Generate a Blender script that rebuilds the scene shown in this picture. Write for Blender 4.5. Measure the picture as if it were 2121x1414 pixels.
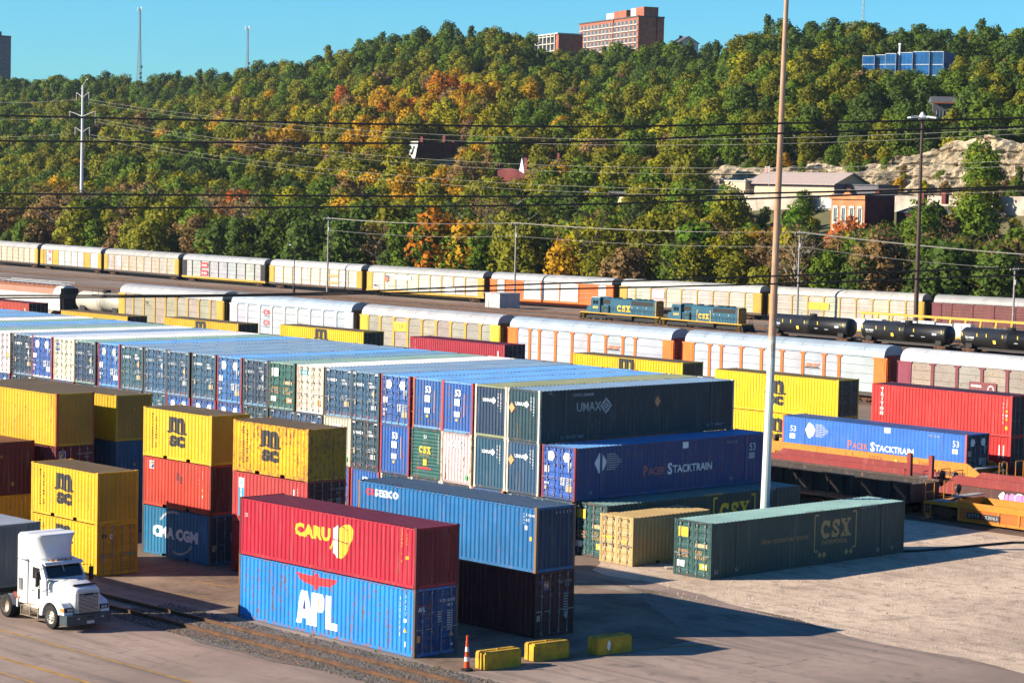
import bpy, bmesh, math, random
import numpy as np
from mathutils import Vector, Matrix
R = math.radians
rnd = random.Random(7)
sc = bpy.context.scene
for o in list(bpy.data.objects): bpy.data.objects.remove(o)

# ------------------------------------------------------------------ camera
# world: x runs along the tracks, y across them towards the hill, camera over the origin on a viaduct
F_PX, PITCH, ROLL, CAM_H, YAW = 4943.97, 0.0635367, -0.0228382, 19.7068, 0.8091367
cam = bpy.data.cameras.new('camera'); camo = bpy.data.objects.new('camera', cam); sc.collection.objects.link(camo)
cam.sensor_width = 36.0; cam.lens = 36.0 * F_PX / 2121.0; cam.clip_start = 1.0; cam.clip_end = 9000.0
def fit2yard(v):
    c, s = math.cos(YAW), math.sin(YAW)
    return Vector((v[0]*c - v[1]*s, v[0]*s + v[1]*c, v[2]))
_c, _s = math.cos(PITCH), math.sin(PITCH); _cr, _sr = math.cos(ROLL), math.sin(ROLL)
fwd = Vector((0, _c, -_s)); up0 = Vector((0, _s, _c)); rt0 = Vector((1, 0, 0))
rgt = fit2yard(rt0*_cr - up0*_sr); upv = fit2yard(rt0*_sr + up0*_cr); fwd = fit2yard(fwd)
camo.matrix_world = Matrix(((rgt.x, upv.x, -fwd.x, 0), (rgt.y, upv.y, -fwd.y, 0), (rgt.z, upv.z, -fwd.z, CAM_H), (0, 0, 0, 1)))
sc.camera = camo
def project(x, y, z):                       # photograph pixel of a world point; only used to choose which trees are worth building
    d = Vector((x, y, z - CAM_H)); w = d.dot(fwd)
    if w < 1: return (-9999, -9999, 1)
    return (1060.5 + F_PX*d.dot(rgt)/w, 707 - F_PX*d.dot(upv)/w, w)

# ------------------------------------------------------------------ light
SUN_EL, SUN_DIR = R(24.5), Vector((0.552, 0.834, 0))      # horizontal direction the sunlight travels
w = bpy.data.worlds.new('World'); sc.world = w; w.use_nodes = True
nt = w.node_tree; bg = nt.nodes['Background']
sky = nt.nodes.new('ShaderNodeTexSky'); sky.sky_type = 'NISHITA'; sky.sun_disc = False
sky.sun_elevation = SUN_EL; sky.sun_rotation = math.atan2(-SUN_DIR.x, -SUN_DIR.y)
sky.altitude = 0; sky.air_density = 1.0; sky.dust_density = 0.15; sky.ozone_density = 2.2
hsv = nt.nodes.new('ShaderNodeHueSaturation'); hsv.inputs['Saturation'].default_value = 1.15
tint = nt.nodes.new('ShaderNodeMix'); tint.data_type = 'RGBA'; tint.blend_type = 'MULTIPLY'; tint.inputs[0].default_value = 1.0; tint.inputs[7].default_value = (0.40, 0.95, 1.36, 1)
nt.links.new(sky.outputs[0], hsv.inputs['Color']); nt.links.new(hsv.outputs[0], tint.inputs[6]); nt.links.new(tint.outputs[2], bg.inputs['Color'])
bg.inputs['Strength'].default_value = 0.050
sun = bpy.data.lights.new('sun', 'SUN'); sun.energy = 5.0; sun.angle = R(0.5); sun.color = (1.0, 0.90, 0.74)
suno = bpy.data.objects.new('sun', sun); sc.collection.objects.link(suno)
ld = Vector((SUN_DIR.x*math.cos(SUN_EL), SUN_DIR.y*math.cos(SUN_EL), -math.sin(SUN_EL)))
suno.rotation_euler = ld.to_track_quat('-Z', 'Y').to_euler(); suno.location = (0, 0, 80)
vs = sc.view_settings; vs.view_transform = 'Standard'; vs.look = 'None'; vs.exposure = 1.36; vs.gamma = 1.0; vs.use_curve_mapping = False
sc.cycles.max_bounces = 5; sc.cycles.diffuse_bounces = 2; sc.cycles.glossy_bounces = 2; sc.cycles.transmission_bounces = 2
sc.cycles.use_adaptive_sampling = True; sc.cycles.adaptive_threshold = 0.02

# ------------------------------------------------------------------ materials
def hx(h):
    v = [int(h[i:i+2], 16)/255 for i in (0, 2, 4)]
    return tuple(((c+0.055)/1.055)**2.4 if c > 0.04045 else c/12.92 for c in v)
_mats = {}
class NT:
    def __init__(s, name):
        s.m = bpy.data.materials.new(name); s.m.use_nodes = True; s.t = s.m.node_tree
        s.b = s.t.nodes['Principled BSDF']
    def n(s, ty, **kw):
        nd = s.t.nodes.new('ShaderNode'+ty)
        for k, v in kw.items():
            if k.startswith('i_'):
                key = k[2:]; nd.inputs[int(key) if key.isdigit() else key.replace('_', ' ')].default_value = v
            else: setattr(nd, k, v)
        return nd
    def l(s, a, b): s.t.links.new(a, b)
    def math(s, op, a, b=None, clamp=False):
        nd = s.n('Math', operation=op, use_clamp=clamp)
        for i, v in enumerate((a, b)):
            if v is None: continue
            if isinstance(v, (int, float)): nd.inputs[i].default_value = v
            else: s.l(v, nd.inputs[i])
        return nd.outputs[0]
    def mix(s, fac, a, b, blend='MIX'):
        nd = s.n('Mix', data_type='RGBA', blend_type=blend)
        for i, v in ((0, fac), (6, a), (7, b)):
            if isinstance(v, (int, float)): nd.inputs[i].default_value = v
            elif isinstance(v, tuple): nd.inputs[i].default_value = (*v[:3], 1)
            else: s.l(v, nd.inputs[i])
        return nd.outputs[2]
    def ramp(s, v, a, b):
        nd = s.n('MapRange', i_1=a, i_2=b); s.l(v, nd.inputs[0]); return nd.outputs[0]
    def noise(s, vec, scale, detail=3, rough=0.55):
        nd = s.n('TexNoise', i_Scale=scale, i_Detail=detail, i_Roughness=rough); s.l(vec, nd.inputs['Vector']); return nd.outputs['Fac']
    def vec(s, kind='Object', scale=None, jitter=True):
        tc = s.n('TexCoord'); v = tc.outputs[kind]
        if jitter:
            oi = s.n('ObjectInfo'); a = s.n('VectorMath', operation='MULTIPLY_ADD'); s.l(oi.outputs['Random'], a.inputs[0])
            a.inputs[1].default_value = (37.0, 71.0, 53.0); s.l(v, a.inputs[2]); v = a.outputs[0]
        if scale:
            mu = s.n('VectorMath', operation='MULTIPLY'); s.l(v, mu.inputs[0]); mu.inputs[1].default_value = scale; v = mu.outputs[0]
        return v
    def bump(s, h, strength, dist=0.02):
        nd = s.n('Bump', i_Strength=strength, i_Distance=dist); s.l(h, nd.inputs['Height']); s.l(nd.outputs[0], s.b.inputs['Normal'])
def make_paint():
    t = NT('container_paint')
    oi_ = t.n('ObjectInfo'); oic = t.mix(1.0, oi_.outputs['Color'], (0.74, 0.74, 0.74), 'MULTIPLY'); at = t.n('Attribute', attribute_type='OBJECT', attribute_name='rust'); rust = at.outputs['Fac']
    v = t.vec()
    n1 = t.noise(v, 0.55, 4); n2 = t.noise(v, 5.0, 3)
    vs_ = t.vec(scale=(5.0, 5.0, 0.35)); n3 = t.noise(vs_, 1.0, 4, 0.65)
    col = t.mix(t.ramp(n1, 0.35, 0.7), t.mix(1.0, oic, (0.76, 0.76, 0.78), 'MULTIPLY'), oic)
    # sun faded chalky streaks
    col = t.mix(t.math('MULTIPLY', t.ramp(n3, 0.55, 0.78), 0.17), col, (0.40, 0.37, 0.35))
    # dirt
    col = t.mix(t.math('MULTIPLY', t.ramp(n2, 0.5, 0.85), 0.25), col, (0.05, 0.035, 0.025))
    # rust: streaks and patches, more of it where the object says so
    r = t.math('ADD', t.math('MULTIPLY', n3, 0.6), t.math('MULTIPLY', n2, 0.45))
    lo = t.math('SUBTRACT', 0.735, t.math('MULTIPLY', rust, 0.36))
    rf = t.math('DIVIDE', t.math('SUBTRACT', r, lo), 0.07, True)
    col = t.mix(t.math('MULTIPLY', rf, 0.85), col, t.mix(n2, (0.10, 0.032, 0.012), (0.24, 0.085, 0.03)))
    t.l(col, t.b.inputs['Base Color']); t.b.inputs['Roughness'].default_value = 0.5
    t.bump(t.math('ADD', n1, t.math('MULTIPLY', n2, .25)), 0.5, 0.06)
    t.b.inputs['Specular IOR Level'].default_value = 0.35
    return t.m
PAINT = make_paint()
def M(name, col, rough=0.6, metal=0.0, var=0.25, scale=2.0, dark=None, spec=0.3):
    """plain surface with uneven tone"""
    k = name
    if k in _mats: return _mats[k]
    t = NT(name); v = t.vec()
    n1 = t.noise(v, scale, 4); n2 = t.noise(v, scale*7, 3)
    f = t.math('ADD', t.math('MULTIPLY', n1, 0.7), t.math('MULTIPLY', n2, 0.3))
    col = tuple(c*.76 for c in col); dark = tuple(c*.76 for c in dark) if dark else None
    d = dark or tuple(c*(1-var*1.6) for c in col)
    c = t.mix(t.ramp(f, 0.36, 0.64), d, tuple(min(1, x*(1+var*0.3)) for x in col))
    t.l(c, t.b.inputs['Base Color']); t.b.inputs['Roughness'].default_value = rough; t.b.inputs['Metallic'].default_value = metal
    t.b.inputs['Specular IOR Level'].default_value = spec
    _mats[k] = t.m; return t.m
def flat_print(name, col, wear=0.0):
    if name in _mats: return _mats[name]
    col = tuple(c*.82 for c in col); t = NT(name); v = t.vec(); n = t.noise(v, 9, 4)
    c = t.mix(t.ramp(n, 0.66-wear*0.3, 0.76-wear*0.3), col, tuple(x*0.35+0.03 for x in col))
    t.l(c, t.b.inputs['Base Color']); t.b.inputs['Roughness'].default_value = 0.6
    _mats[name] = t.m; return t.m
WHITE = flat_print('white_print', (0.80, 0.80, 0.78)); BLACKP = flat_print('black_print', (0.012, 0.011, 0.01)); YELP = flat_print('yellow_print', (0.80, 0.50, 0.02))
ORGP = flat_print('orange_print', (0.62, 0.28, 0.10)); REDP = flat_print('red_print', (0.60, 0.02, 0.03)); TANP = flat_print('tan_print', (0.45, 0.33, 0.18), 0.3)
GREYP = flat_print('grey_print', (0.45, 0.47, 0.5)); CYANP = flat_print('cyan_print', (0.05, 0.42, 0.62)); BLUEP = flat_print('blue_print', (0.02, 0.07, 0.30))
ORANGEP = flat_print('bright_orange_print', (0.78, 0.16, 0.02)); PINKP = flat_print('pink_print', (0.7, 0.2, 0.42)); GREENP = flat_print('green_print', (0.05, 0.40, 0.14))
OLDGOLD = flat_print('faded_gold_print', (0.40, 0.27, 0.10), 0.25); OLDWHITE = flat_print('faded_white_print', (0.38, 0.40, 0.42), 0.3)
GHOST = flat_print('ghost_print', (0.60, 0.66, 0.72), 0.1); MAROONP = flat_print('maroon_print', (0.16, 0.02, 0.025)); FADERED = flat_print('faded_red_print', (0.42, 0.12, 0.08), .2)
STEEL = M('rod_steel', (0.30, 0.30, 0.31), 0.5, 0.3); DARK = M('dark_iron', (0.025, 0.022, 0.02), 0.7); RUST = M('rusty_iron', (0.13, 0.055, 0.028), 0.85, dark=(0.05, 0.022, 0.014))
RAILM = M('rail_rust', (0.15, 0.068, 0.030), 0.6, 0.1, dark=(0.06, 0.03, 0.018)); RUBBER = M('tyre_rubber', (0.018, 0.017, 0.017), 0.85); GLASS = M('dark_glass', (0.012, 0.016, 0.02), 0.08, spec=0.6)
CHROME = M('bright_metal', (0.62, 0.61, 0.58), 0.28, 0.8, 0.15); WOOD = M('weathered_wood', (0.16, 0.115, 0.085), 0.9)
BLACKCAR = M('black_tank_paint', (0.014, 0.014, 0.016), 0.42, spec=0.4)

# ------------------------------------------------------------------ mesh helpers
class MB:
    def __init__(s): s.v = []; s.f = []; s.mi = []
    def add(s, vs, fs, mi=0):
        b = len(s.v); s.v += [tuple(p) for p in vs]; s.f += [tuple(i+b for i in f) for f in fs]; s.mi += [mi]*len(fs); return s
    def box(s, x0, x1, y0, y1, z0, z1, mi=0):
        return s.add([(x0,y0,z0),(x1,y0,z0),(x1,y1,z0),(x0,y1,z0),(x0,y0,z1),(x1,y0,z1),(x1,y1,z1),(x0,y1,z1)],
                     [(0,3,2,1),(4,5,6,7),(0,1,5,4),(1,2,6,5),(2,3,7,6),(3,0,4,7)], mi)
    def prism(s, poly, axis, a, b, mi=0):
        """extrude a 2D polygon along axis 'x','y','z' from a to b"""
        def P(p, t): return {'x': (t, p[0], p[1]), 'y': (p[0], t, p[1]), 'z': (p[0], p[1], t)}[axis]
        n = len(poly)
        fs = [(i, (i+1) % n, n+(i+1) % n, n+i) for i in range(n)]
        ends = [tuple(range(n))[::-1], tuple(range(n, 2*n))]
        return s.add([P(p, a) for p in poly]+[P(p, b) for p in poly], fs+ends, mi)
    def tube(s, p0, p1, r0, r1=None, n=8, mi=0, caps=True):
        r1 = r0 if r1 is None else r1
        p0 = Vector(p0); p1 = Vector(p1); d = (p1-p0).normalized()
        a = d.orthogonal().normalized(); b = d.cross(a)
        vs = [p0+(a*math.cos(t)+b*math.sin(t))*r0 for t in [2*math.pi*i/n for i in range(n)]]
        vs += [p1+(a*math.cos(t)+b*math.sin(t))*r1 for t in [2*math.pi*i/n for i in range(n)]]
        fs = [(i, (i+1) % n, n+(i+1) % n, n+i) for i in range(n)]
        if caps: fs += [tuple(range(n))[::-1], tuple(range(n, 2*n))]
        return s.add(vs, fs, mi)
    def path(s, pts, rad, n=6, mi=0):
        """tube through points; rad scalar or list"""
        pts = [Vector(p) for p in pts]; k = len(pts)
        rad = [rad]*k if isinstance(rad, (int, float)) else rad
        vs = []
        a = None
        for i, p in enumerate(pts):
            d = (pts[min(i+1, k-1)]-pts[max(i-1, 0)]).normalized()
            if a is None: a = d.orthogonal().normalized()
            else: a = (a - d*a.dot(d)).normalized()
            b = d.cross(a)
            vs += [p+(a*math.cos(2*math.pi*j/n)+b*math.sin(2*math.pi*j/n))*rad[i] for j in range(n)]
        fs = [(i*n+j, i*n+(j+1) % n, (i+1)*n+(j+1) % n, (i+1)*n+j) for i in range(k-1) for j in range(n)]
        fs += [tuple(range(n))[::-1], tuple(range((k-1)*n, k*n))]
        return s.add(vs, fs, mi)
    def lathe(s, prof, axis='z', n=16, mi=0, c=(0,0,0), cap=True):
        """profile list of (radius, along)"""
        vs = []
        for r, a in prof:
            for j in range(n):
                t = 2*math.pi*j/n; u, q = r*math.cos(t), r*math.sin(t)
                vs.append({'z': (c[0]+u, c[1]+q, c[2]+a), 'x': (c[0]+a, c[1]+u, c[2]+q), 'y': (c[0]+q, c[1]+a, c[2]+u)}[axis])
        k = len(prof)
        fs = [(i*n+j, i*n+(j+1) % n, (i+1)*n+(j+1) % n, (i+1)*n+j) for i in range(k-1) for j in range(n)]
        if cap and prof[0][0] > 1e-4: fs.append(tuple(range(n))[::-1])
        if cap and prof[-1][0] > 1e-4: fs.append(tuple(range((k-1)*n, k*n)))
        return s.add(vs, fs, mi)
    def strip(s, prof, axis, a, b, mi=0):
        """open profile (2D points) extruded along axis"""
        def P(p, t): return {'x': (t, p[0], p[1]), 'y': (p[0], t, p[1]), 'z': (p[0], p[1], t)}[axis]
        n = len(prof)
        return s.add([P(p, a) for p in prof]+[P(p, b) for p in prof], [(i, i+1, n+i+1, n+i) for i in range(n-1)], mi)
    def mesh(s, name, mats, smooth=False):
        me = bpy.data.meshes.new(name); me.from_pydata(s.v, [], s.f); me.update()
        for m in (mats if isinstance(mats, (list, tuple)) else [mats]): me.materials.append(m)
        if len(me.materials) > 1: me.polygons.foreach_set('material_index', s.mi)
        if smooth: me.polygons.foreach_set('use_smooth', [True]*len(me.polygons))
        return me
    def build(s, name, mats, parent=None, smooth=False, **kw): return link(name, s.mesh(name, mats, smooth), parent, **kw)
COL = sc.collection
ORD = ['first','second','third','fourth','fifth','sixth','seventh','eighth','ninth','tenth','eleventh','twelfth','thirteenth','fourteenth','fifteenth','sixteenth','seventeenth','eighteenth','nineteenth','twentieth','twenty-first','twenty-second','twenty-third','twenty-fourth','twenty-fifth','twenty-sixth','twenty-seventh','twenty-eighth','twenty-ninth','thirtieth','thirty-first','thirty-second']
def link(name, data, parent=None, loc=(0,0,0), rot=0.0, color=None, rust=None, scale=None):
    o = bpy.data.objects.new(name, data); COL.objects.link(o); o.location = loc
    if rot: o.rotation_euler = (0, 0, rot)
    if parent: o.parent = parent
    if color: o.color = (*color, 1)
    if rust is not None: o['rust'] = float(rust)
    if scale: o.scale = scale
    return o
def thing(name, label, cat, loc=(0,0,0), rot=0.0, group=None, scale=None):
    o = link(name, None, None, loc, rot, scale=scale); o.empty_display_size = 0.5
    return tag(o, label, cat, group)
def tag(o, label, cat, group=None):
    o['label'] = label; o['category'] = cat
    if group: o['group'] = group
    return o
def struct(o): o['kind'] = 'structure'; return o
_mc = {}
def cached(key, fn):
    if key not in _mc: _mc[key] = fn()
    return _mc[key]

# ------------------------------------------------------------------ lettering: flat meshes in the XZ plane, read from -Y, origin at lower left
def txt(s, h=1.0, w=None, bold=0.0, shear=0.0, mat=None, line=1.0, gap=1.0):
    mat = mat or WHITE
    def mk():
        cu = bpy.data.curves.new('lettering', 'FONT'); cu.body = s; cu.offset = bold; cu.shear = shear; cu.space_line = line; cu.space_character = gap
        cu.resolution_u = 2; cu.align_x = 'CENTER' if '\n' in s else 'LEFT'
        ob = bpy.data.objects.new('lettering', cu); COL.objects.link(ob)
        dg = bpy.context.evaluated_depsgraph_get()
        me = bpy.data.meshes.new_from_object(ob.evaluated_get(dg)); bpy.data.objects.remove(ob); bpy.data.curves.remove(cu)
        co = np.empty(len(me.vertices)*3); me.vertices.foreach_get('co', co); co = co.reshape(-1, 3)
        lo = co.min(0); hi = co.max(0); sz = hi-lo; k = h/sz[1]; kx = (w/sz[0]) if w else k
        new = np.zeros_like(co); new[:, 0] = (co[:, 0]-lo[0])*kx; new[:, 2] = (co[:, 1]-lo[1])*k
        me.vertices.foreach_set('co', new.ravel()); me.update()
        me.materials.clear(); me.materials.append(mat); me.name = 'lettering'
        return me
    return cached(('t', s, h, w, bold, shear, mat.name, line, gap), mk)
class Flat:
    """collects flat polygons (x,z) into one print mesh; each piece a hair in front of the last"""
    def __init__(s): s.b = MB(); s.mats = []; s.k = 0
    def m(s, mat):
        if mat not in s.mats: s.mats.append(mat)
        return s.mats.index(mat)
    def poly(s, pts, mat, lift=None):
        s.k += 1; y = -0.0006*s.k if lift is None else -lift
        s.b.add([(p[0], y, p[1]) for p in pts], [tuple(range(len(pts)))], s.m(mat)); return s
    def rect(s, x, z, w, h, mat): return s.poly([(x,z),(x+w,z),(x+w,z+h),(x,z+h)], mat)
    def diamond(s, cx, cz, rx, rz, mat): return s.poly([(cx-rx,cz),(cx,cz-rz),(cx+rx,cz),(cx,cz+rz)], mat)
    def ring(s, outer, inner, mat):
        n = len(outer); s.k += 1; y = -0.0006*s.k
        s.b.add([(p[0],y,p[1]) for p in outer]+[(p[0],y,p[1]) for p in inner], [(i,(i+1)%n,n+(i+1)%n,n+i) for i in range(n)], s.m(mat)); return s
    def stroke(s, pts, wd, mat):
        """thick polyline"""
        pts = [Vector(p) for p in pts]; k = len(pts); L = []; Rr = []
        for i, p in enumerate(pts):
            d = (pts[min(i+1,k-1)]-pts[max(i-1,0)]).normalized(); nrm = Vector((-d.y, d.x))*wd/2
            L.append(p+nrm); Rr.append(p-nrm)
        s.k += 1; y = -0.0006*s.k
        s.b.add([(p.x,y,p.y) for p in L]+[(p.x,y,p.y) for p in Rr], [(i,k+i,k+i+1,i+1) for i in range(k-1)], s.m(mat)); return s
    def arc(s, cx, cz, rx, rz, a0, a1, wd, mat, n=14):
        return s.stroke([(cx+rx*math.cos(R(a0+(a1-a0)*i/n)), cz+rz*math.sin(R(a0+(a1-a0)*i/n))) for i in range(n+1)], wd, mat)
    def text(s, body, x, z, h, mat, **kw):
        me = txt(body, h, mat=mat, **kw); s.k += 1; y = -0.0006*s.k
        s.b.add([(v.co.x+x, y, v.co.z+z) for v in me.vertices], [tuple(p.vertices) for p in me.polygons], s.m(mat)); return s
    def mesh(s, name='lettering'): return s.b.mesh(name, s.mats)
def slab_csx(f, x, z, h, mat, w=None):
    """slab-serif C S X"""
    w = w or h*2.6; cw = w/3.0; t = h*0.24; q = h*0.13
    # C
    f.arc(x+cw*0.47, z+h/2, cw*0.36, h*0.39, 42, 318, t, mat, 18)
    f.rect(x+cw*0.70, z+h*0.62, t*0.6, h*0.36, mat); f.rect(x+cw*0.70, z+h*0.05, t*0.5, h*0.2, mat)
    # S
    sx = x+cw
    f.stroke([(sx+cw*0.80, z+h*0.70), (sx+cw*0.66, z+h*0.86), (sx+cw*0.45, z+h*0.90), (sx+cw*0.25, z+h*0.80), (sx+cw*0.26, z+h*0.64), (sx+cw*0.48, z+h*0.52),
              (sx+cw*0.72, z+h*0.38), (sx+cw*0.76, z+h*0.22), (sx+cw*0.55, z+h*0.10), (sx+cw*0.32, z+h*0.13), (sx+cw*0.18, z+h*0.30)], t*0.9, mat)
    f.rect(sx+cw*0.72, z+h*0.62, t*0.5, h*0.36, mat); f.rect(sx+cw*0.08, z+h*0.02, t*0.5, h*0.36, mat)
    # X
    xx = x+2*cw
    f.poly([(xx+cw*0.10,z+h-q),(xx+cw*0.44,z+h-q),(xx+cw*0.94,z+q),(xx+cw*0.58,z+q)], mat)
    f.poly([(xx+cw*0.12,z+q),(xx+cw*0.30,z+q),(xx+cw*0.90,z+h-q),(xx+cw*0.70,z+h-q)], mat)
    for a, b, zz in ((0.0,0.52,h-q),(0.62,1.0,h-q),(0.0,0.42,0),(0.5,1.04,0)): f.rect(xx+cw*a, z+zz, cw*(b-a), q, mat)
    return f
# ------------------------------------------------------------------ ground
def ss(a, b, v):
    t = min(1.0, max(0.0, (v-a)/(b-a))); return t*t*(3-2*t)
def hill(x, y):
    """height of the hillside; the ridge runs parallel to the tracks"""
    if y < 296: return 0.0
    r = x/y
    k = [(296,0),(330,1.0),(400,9),(480,24),(600,50),(700,72),(745,77),(900,74),(1400,70)]
    ys = [a for a, _ in k]; z = float(np.interp(y, ys, [b for _, b in k]))
    # ridge height varies along its length
    rr = [(-1.75,.85),(-1.63,.85),(-1.5,.82),(-1.37,.84),(-1.27,.92),(-1.20,.99),(-1.13,1.07),(-1.06,1.01),(-1.0,.93),(-.93,.90),(-.88,.91),(-.85,.99),(-.78,.96),(-.70,.91),(-.5,.88)]
    g = float(np.interp(r, [a for a, _ in rr], [b for _, b in rr]))
    z *= 1+(g-1)*ss(430, 640, y)
    z += 2.2*math.sin(x*0.021+1.3)*math.sin(y*0.017)*ss(380, 480, y)
    # bench with a road and buildings, and the quarried face above it, on the side away from the city
    q = ss(-0.95, -0.855, r)
    if q > 0:
        kb = [(296,0),(330,2.5),(360,8.0),(388,14.0),(393,16.5),(396,18.6),(446,19.2),(462,22),(478,30),(500,37),(600,54),(700,69),(745,73),(900,72),(1400,68)]
        zb = float(np.interp(y, [a for a, _ in kb], [b for _, b in kb])); z = z*(1-q)+zb*q*(1+(g-0.94)*ss(520, 660, y))
    return z
GRD = NT('yard_dirt'); _t = GRD; _v = _t.vec('Object', jitter=False)
_n1 = _t.noise(_v, 0.05, 5); _n2 = _t.noise(_v, 0.7, 4); _n3 = _t.noise(_v, 6.0, 3)
_c = _t.mix(_t.ramp(_n1, .38, .62), (0.085,0.054,0.038), (0.18,0.118,0.086)); _c = _t.mix(_t.math('MULTIPLY', _t.ramp(_n2, .45, .75), .5), _c, (0.07,0.048,0.037)); _c = _t.mix(_t.math('MULTIPLY', _t.ramp(_n3, .5, .75), .4), _c, (0.28,0.21,0.17))
_t.l(_c, _t.b.inputs['Base Color']); _t.b.inputs['Roughness'].default_value = 0.95; _t.bump(_n3, .4, .05)
_t = NT('asphalt'); ASPH = _t.m; _v = _t.vec('Object', jitter=False)
_n1 = _t.noise(_v, 0.10, 5, .6); _n2 = _t.noise(_v, 1.6, 4, .65); _n3 = _t.noise(_v, 22.0, 2)
_vs = _t.vec('Object', scale=(0.08, 0.8, 1), jitter=False); _n4 = _t.noise(_vs, 1.0, 4, .6)
_c = _t.mix(_t.ramp(_n1, .35, .65), (0.158,0.106,0.081), (0.270,0.188,0.147)); _c = _t.mix(_t.math('MULTIPLY', _t.ramp(_n2, .45, .75), .45), _c, (0.085,0.068,0.060)); _c = _t.mix(_t.math('MULTIPLY', _t.ramp(_n3, .5, .7), .35), _c, (0.26,0.21,0.185))
_c = _t.mix(_t.math('MULTIPLY', _t.ramp(_n4, .52, .70), .55), _c, (0.062,0.048,0.041))
_mp = _t.n('Mapping'); _mp.inputs['Rotation'].default_value = (0, 0, .35); _mp.inputs['Scale'].default_value = (.05, 1.5, 1); _t.l(_v, _mp.inputs[0]); _nt = _t.noise(_mp.outputs[0], 1.0, 3, .5); _c = _t.mix(_t.math('MULTIPLY', _t.ramp(_nt, .57, .66), .35), _c, (0.055,0.044,0.038))
_os = _t.noise(_v, .55, 2); _c = _t.mix(_t.math('MULTIPLY', _t.ramp(_os, .64, .72), .55), _c, (0.04,0.032,0.028)); _pt = _t.noise(_v, .22, 2); _c = _t.mix(_t.math('MULTIPLY', _t.ramp(_pt, .60, .63), .25), _c, (0.27,0.205,0.165))
_vo = _t.n('TexVoronoi', feature='DISTANCE_TO_EDGE', i_Scale=0.16)
_wv = _t.n('VectorMath', operation='ADD'); _nz = _t.n('TexNoise', i_Scale=0.9, i_Detail=4); _t.l(_v, _nz.inputs['Vector']); _t.l(_v, _wv.inputs[0]); _t.l(_nz.outputs['Color'], _wv.inputs[1]); _t.l(_wv.outputs[0], _vo.inputs['Vector'])
_cr2 = _t.math('MULTIPLY', _t.math('SUBTRACT', 1.0, _t.ramp(_vo.outputs['Distance'], 0.002, 0.010), True), _t.ramp(_n1, .42, .55)); _c = _t.mix(_t.math('MULTIPLY', _t.math('MULTIPLY', _cr2, _t.ramp(_n2, .46, .56)), .55), _c, (0.03,0.025,0.022))
_t.l(_c, _t.b.inputs['Base Color']); _t.b.inputs['Roughness'].default_value = 0.9; _t.bump(_n3, .35, .02)
_t = NT('gravel_lot'); GRAV = _t.m; _v = _t.vec('Object', jitter=False)
_n1 = _t.noise(_v, 0.09, 6, .65); _n2 = _t.noise(_v, 1.2, 5, .7); _n3 = _t.noise(_v, 9.0, 3, .7)
_vs = _t.vec('Object', scale=(0.3, 0.9, 1), jitter=False); _n4 = _t.noise(_vs, 1.0, 6, .75)
_c = _t.mix(_t.ramp(_n1, .35, .65), (0.37,0.265,0.190), (0.585,0.435,0.315)); _c = _t.mix(_t.math('MULTIPLY', _t.ramp(_n4, .5, .72), .55), _c, (0.58,0.455,0.345)); _c = _t.mix(_t.math('MULTIPLY', _t.ramp(_n2, .50, .68), .65), _c, (0.135,0.098,0.070)); _c = _t.mix(_t.math('MULTIPLY', _t.ramp(_n3, .55, .7), .5), _c, (0.14,0.11,0.09))
for _ro, _st in ((.5, .40), (1.15, .30)):
    _mp = _t.n('Mapping'); _mp.inputs['Rotation'].default_value = (0, 0, _ro); _mp.inputs['Scale'].default_value = (.045, 1.3, 1); _t.l(_v, _mp.inputs[0]); _nt = _t.noise(_mp.outputs[0], 1.0, 3, .6); _c = _t.mix(_t.math('MULTIPLY', _t.ramp(_nt, .55, .66), _st), _c, (0.21,0.155,0.112))
_os = _t.noise(_v, .35, 3); _c = _t.mix(_t.math('MULTIPLY', _t.ramp(_os, .58, .68), .40), _c, (0.17,0.125,0.09))
_t.l(_c, _t.b.inputs['Base Color']); _t.b.inputs['Roughness'].default_value = 0.95; _t.bump(_t.math('ADD', _n3, _n2), .9, .08)
CONC = M('old_concrete', (0.33,0.26,0.20), .9, var=.3, scale=.5, dark=(0.135,0.098,0.070)); PAVE = M('stained_paving', (0.27,0.185,0.13), .9, var=.4, scale=.35, dark=(0.11,0.07,0.05))
def sheet(name, pts, z, mat, kind='structure', wav=0.0, seed=1):
    r = random.Random(seed); out = []
    for i, p in enumerate(pts):
        q = pts[(i+1) % len(pts)]; n = max(1, int(math.dist(p, q)/2.0)) if wav else 1
        for j in range(n):
            t = j/n; out.append((p[0]+(q[0]-p[0])*t+r.uniform(-wav, wav), p[1]+(q[1]-p[1])*t+r.uniform(-wav, wav)))
    me = bpy.data.meshes.new(name); me.from_pydata([(p[0], p[1], z) for p in out], [], [tuple(range(len(out)))]); me.materials.append(mat)
    o = link(name, me); o['kind'] = kind; return o
sheet('ground', [(-900,-60),(260,-60),(260,300),(-900,300)], -0.016, GRD.m)
sheet('asphalt_road', [(-220,20),(0,20),(0,84.5),(-56,84.2),(-66.5,84.9),(-80,88.0),(-220,88.0)], -0.012, ASPH, wav=0.25, seed=4)
sheet('gravel_lot', [(-86.8,88.3),(-80,88.0),(-66.5,84.9),(-56,84.2),(0,84.5),(0,118.6),(-86.5,118.6),(-100,119),(-100,110)], -0.008, GRAV, wav=0.35, seed=2)
sheet('paved_yard', [(-130,65.8),(-86.9,65.8),(-74,65.7),(-71.4,64.9),(-69.6,75),(-70.0,78.5),(-82.8,87.0),(-130,88.0)], -0.004, PAVE, wav=0.12, seed=3)
sheet('concrete_strip', [(-86,85.0),(-79.5,86.6),(-71.5,84.2),(-71.8,83.4),(-79.5,85.4),(-86,83.6)], 0.0, CONC, wav=0.1, seed=6)
YL = M('worn_yellow_line', (0.46,0.25,0.035), .8, var=.5, scale=1.5, dark=(0.22,0.14,0.06))
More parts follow.
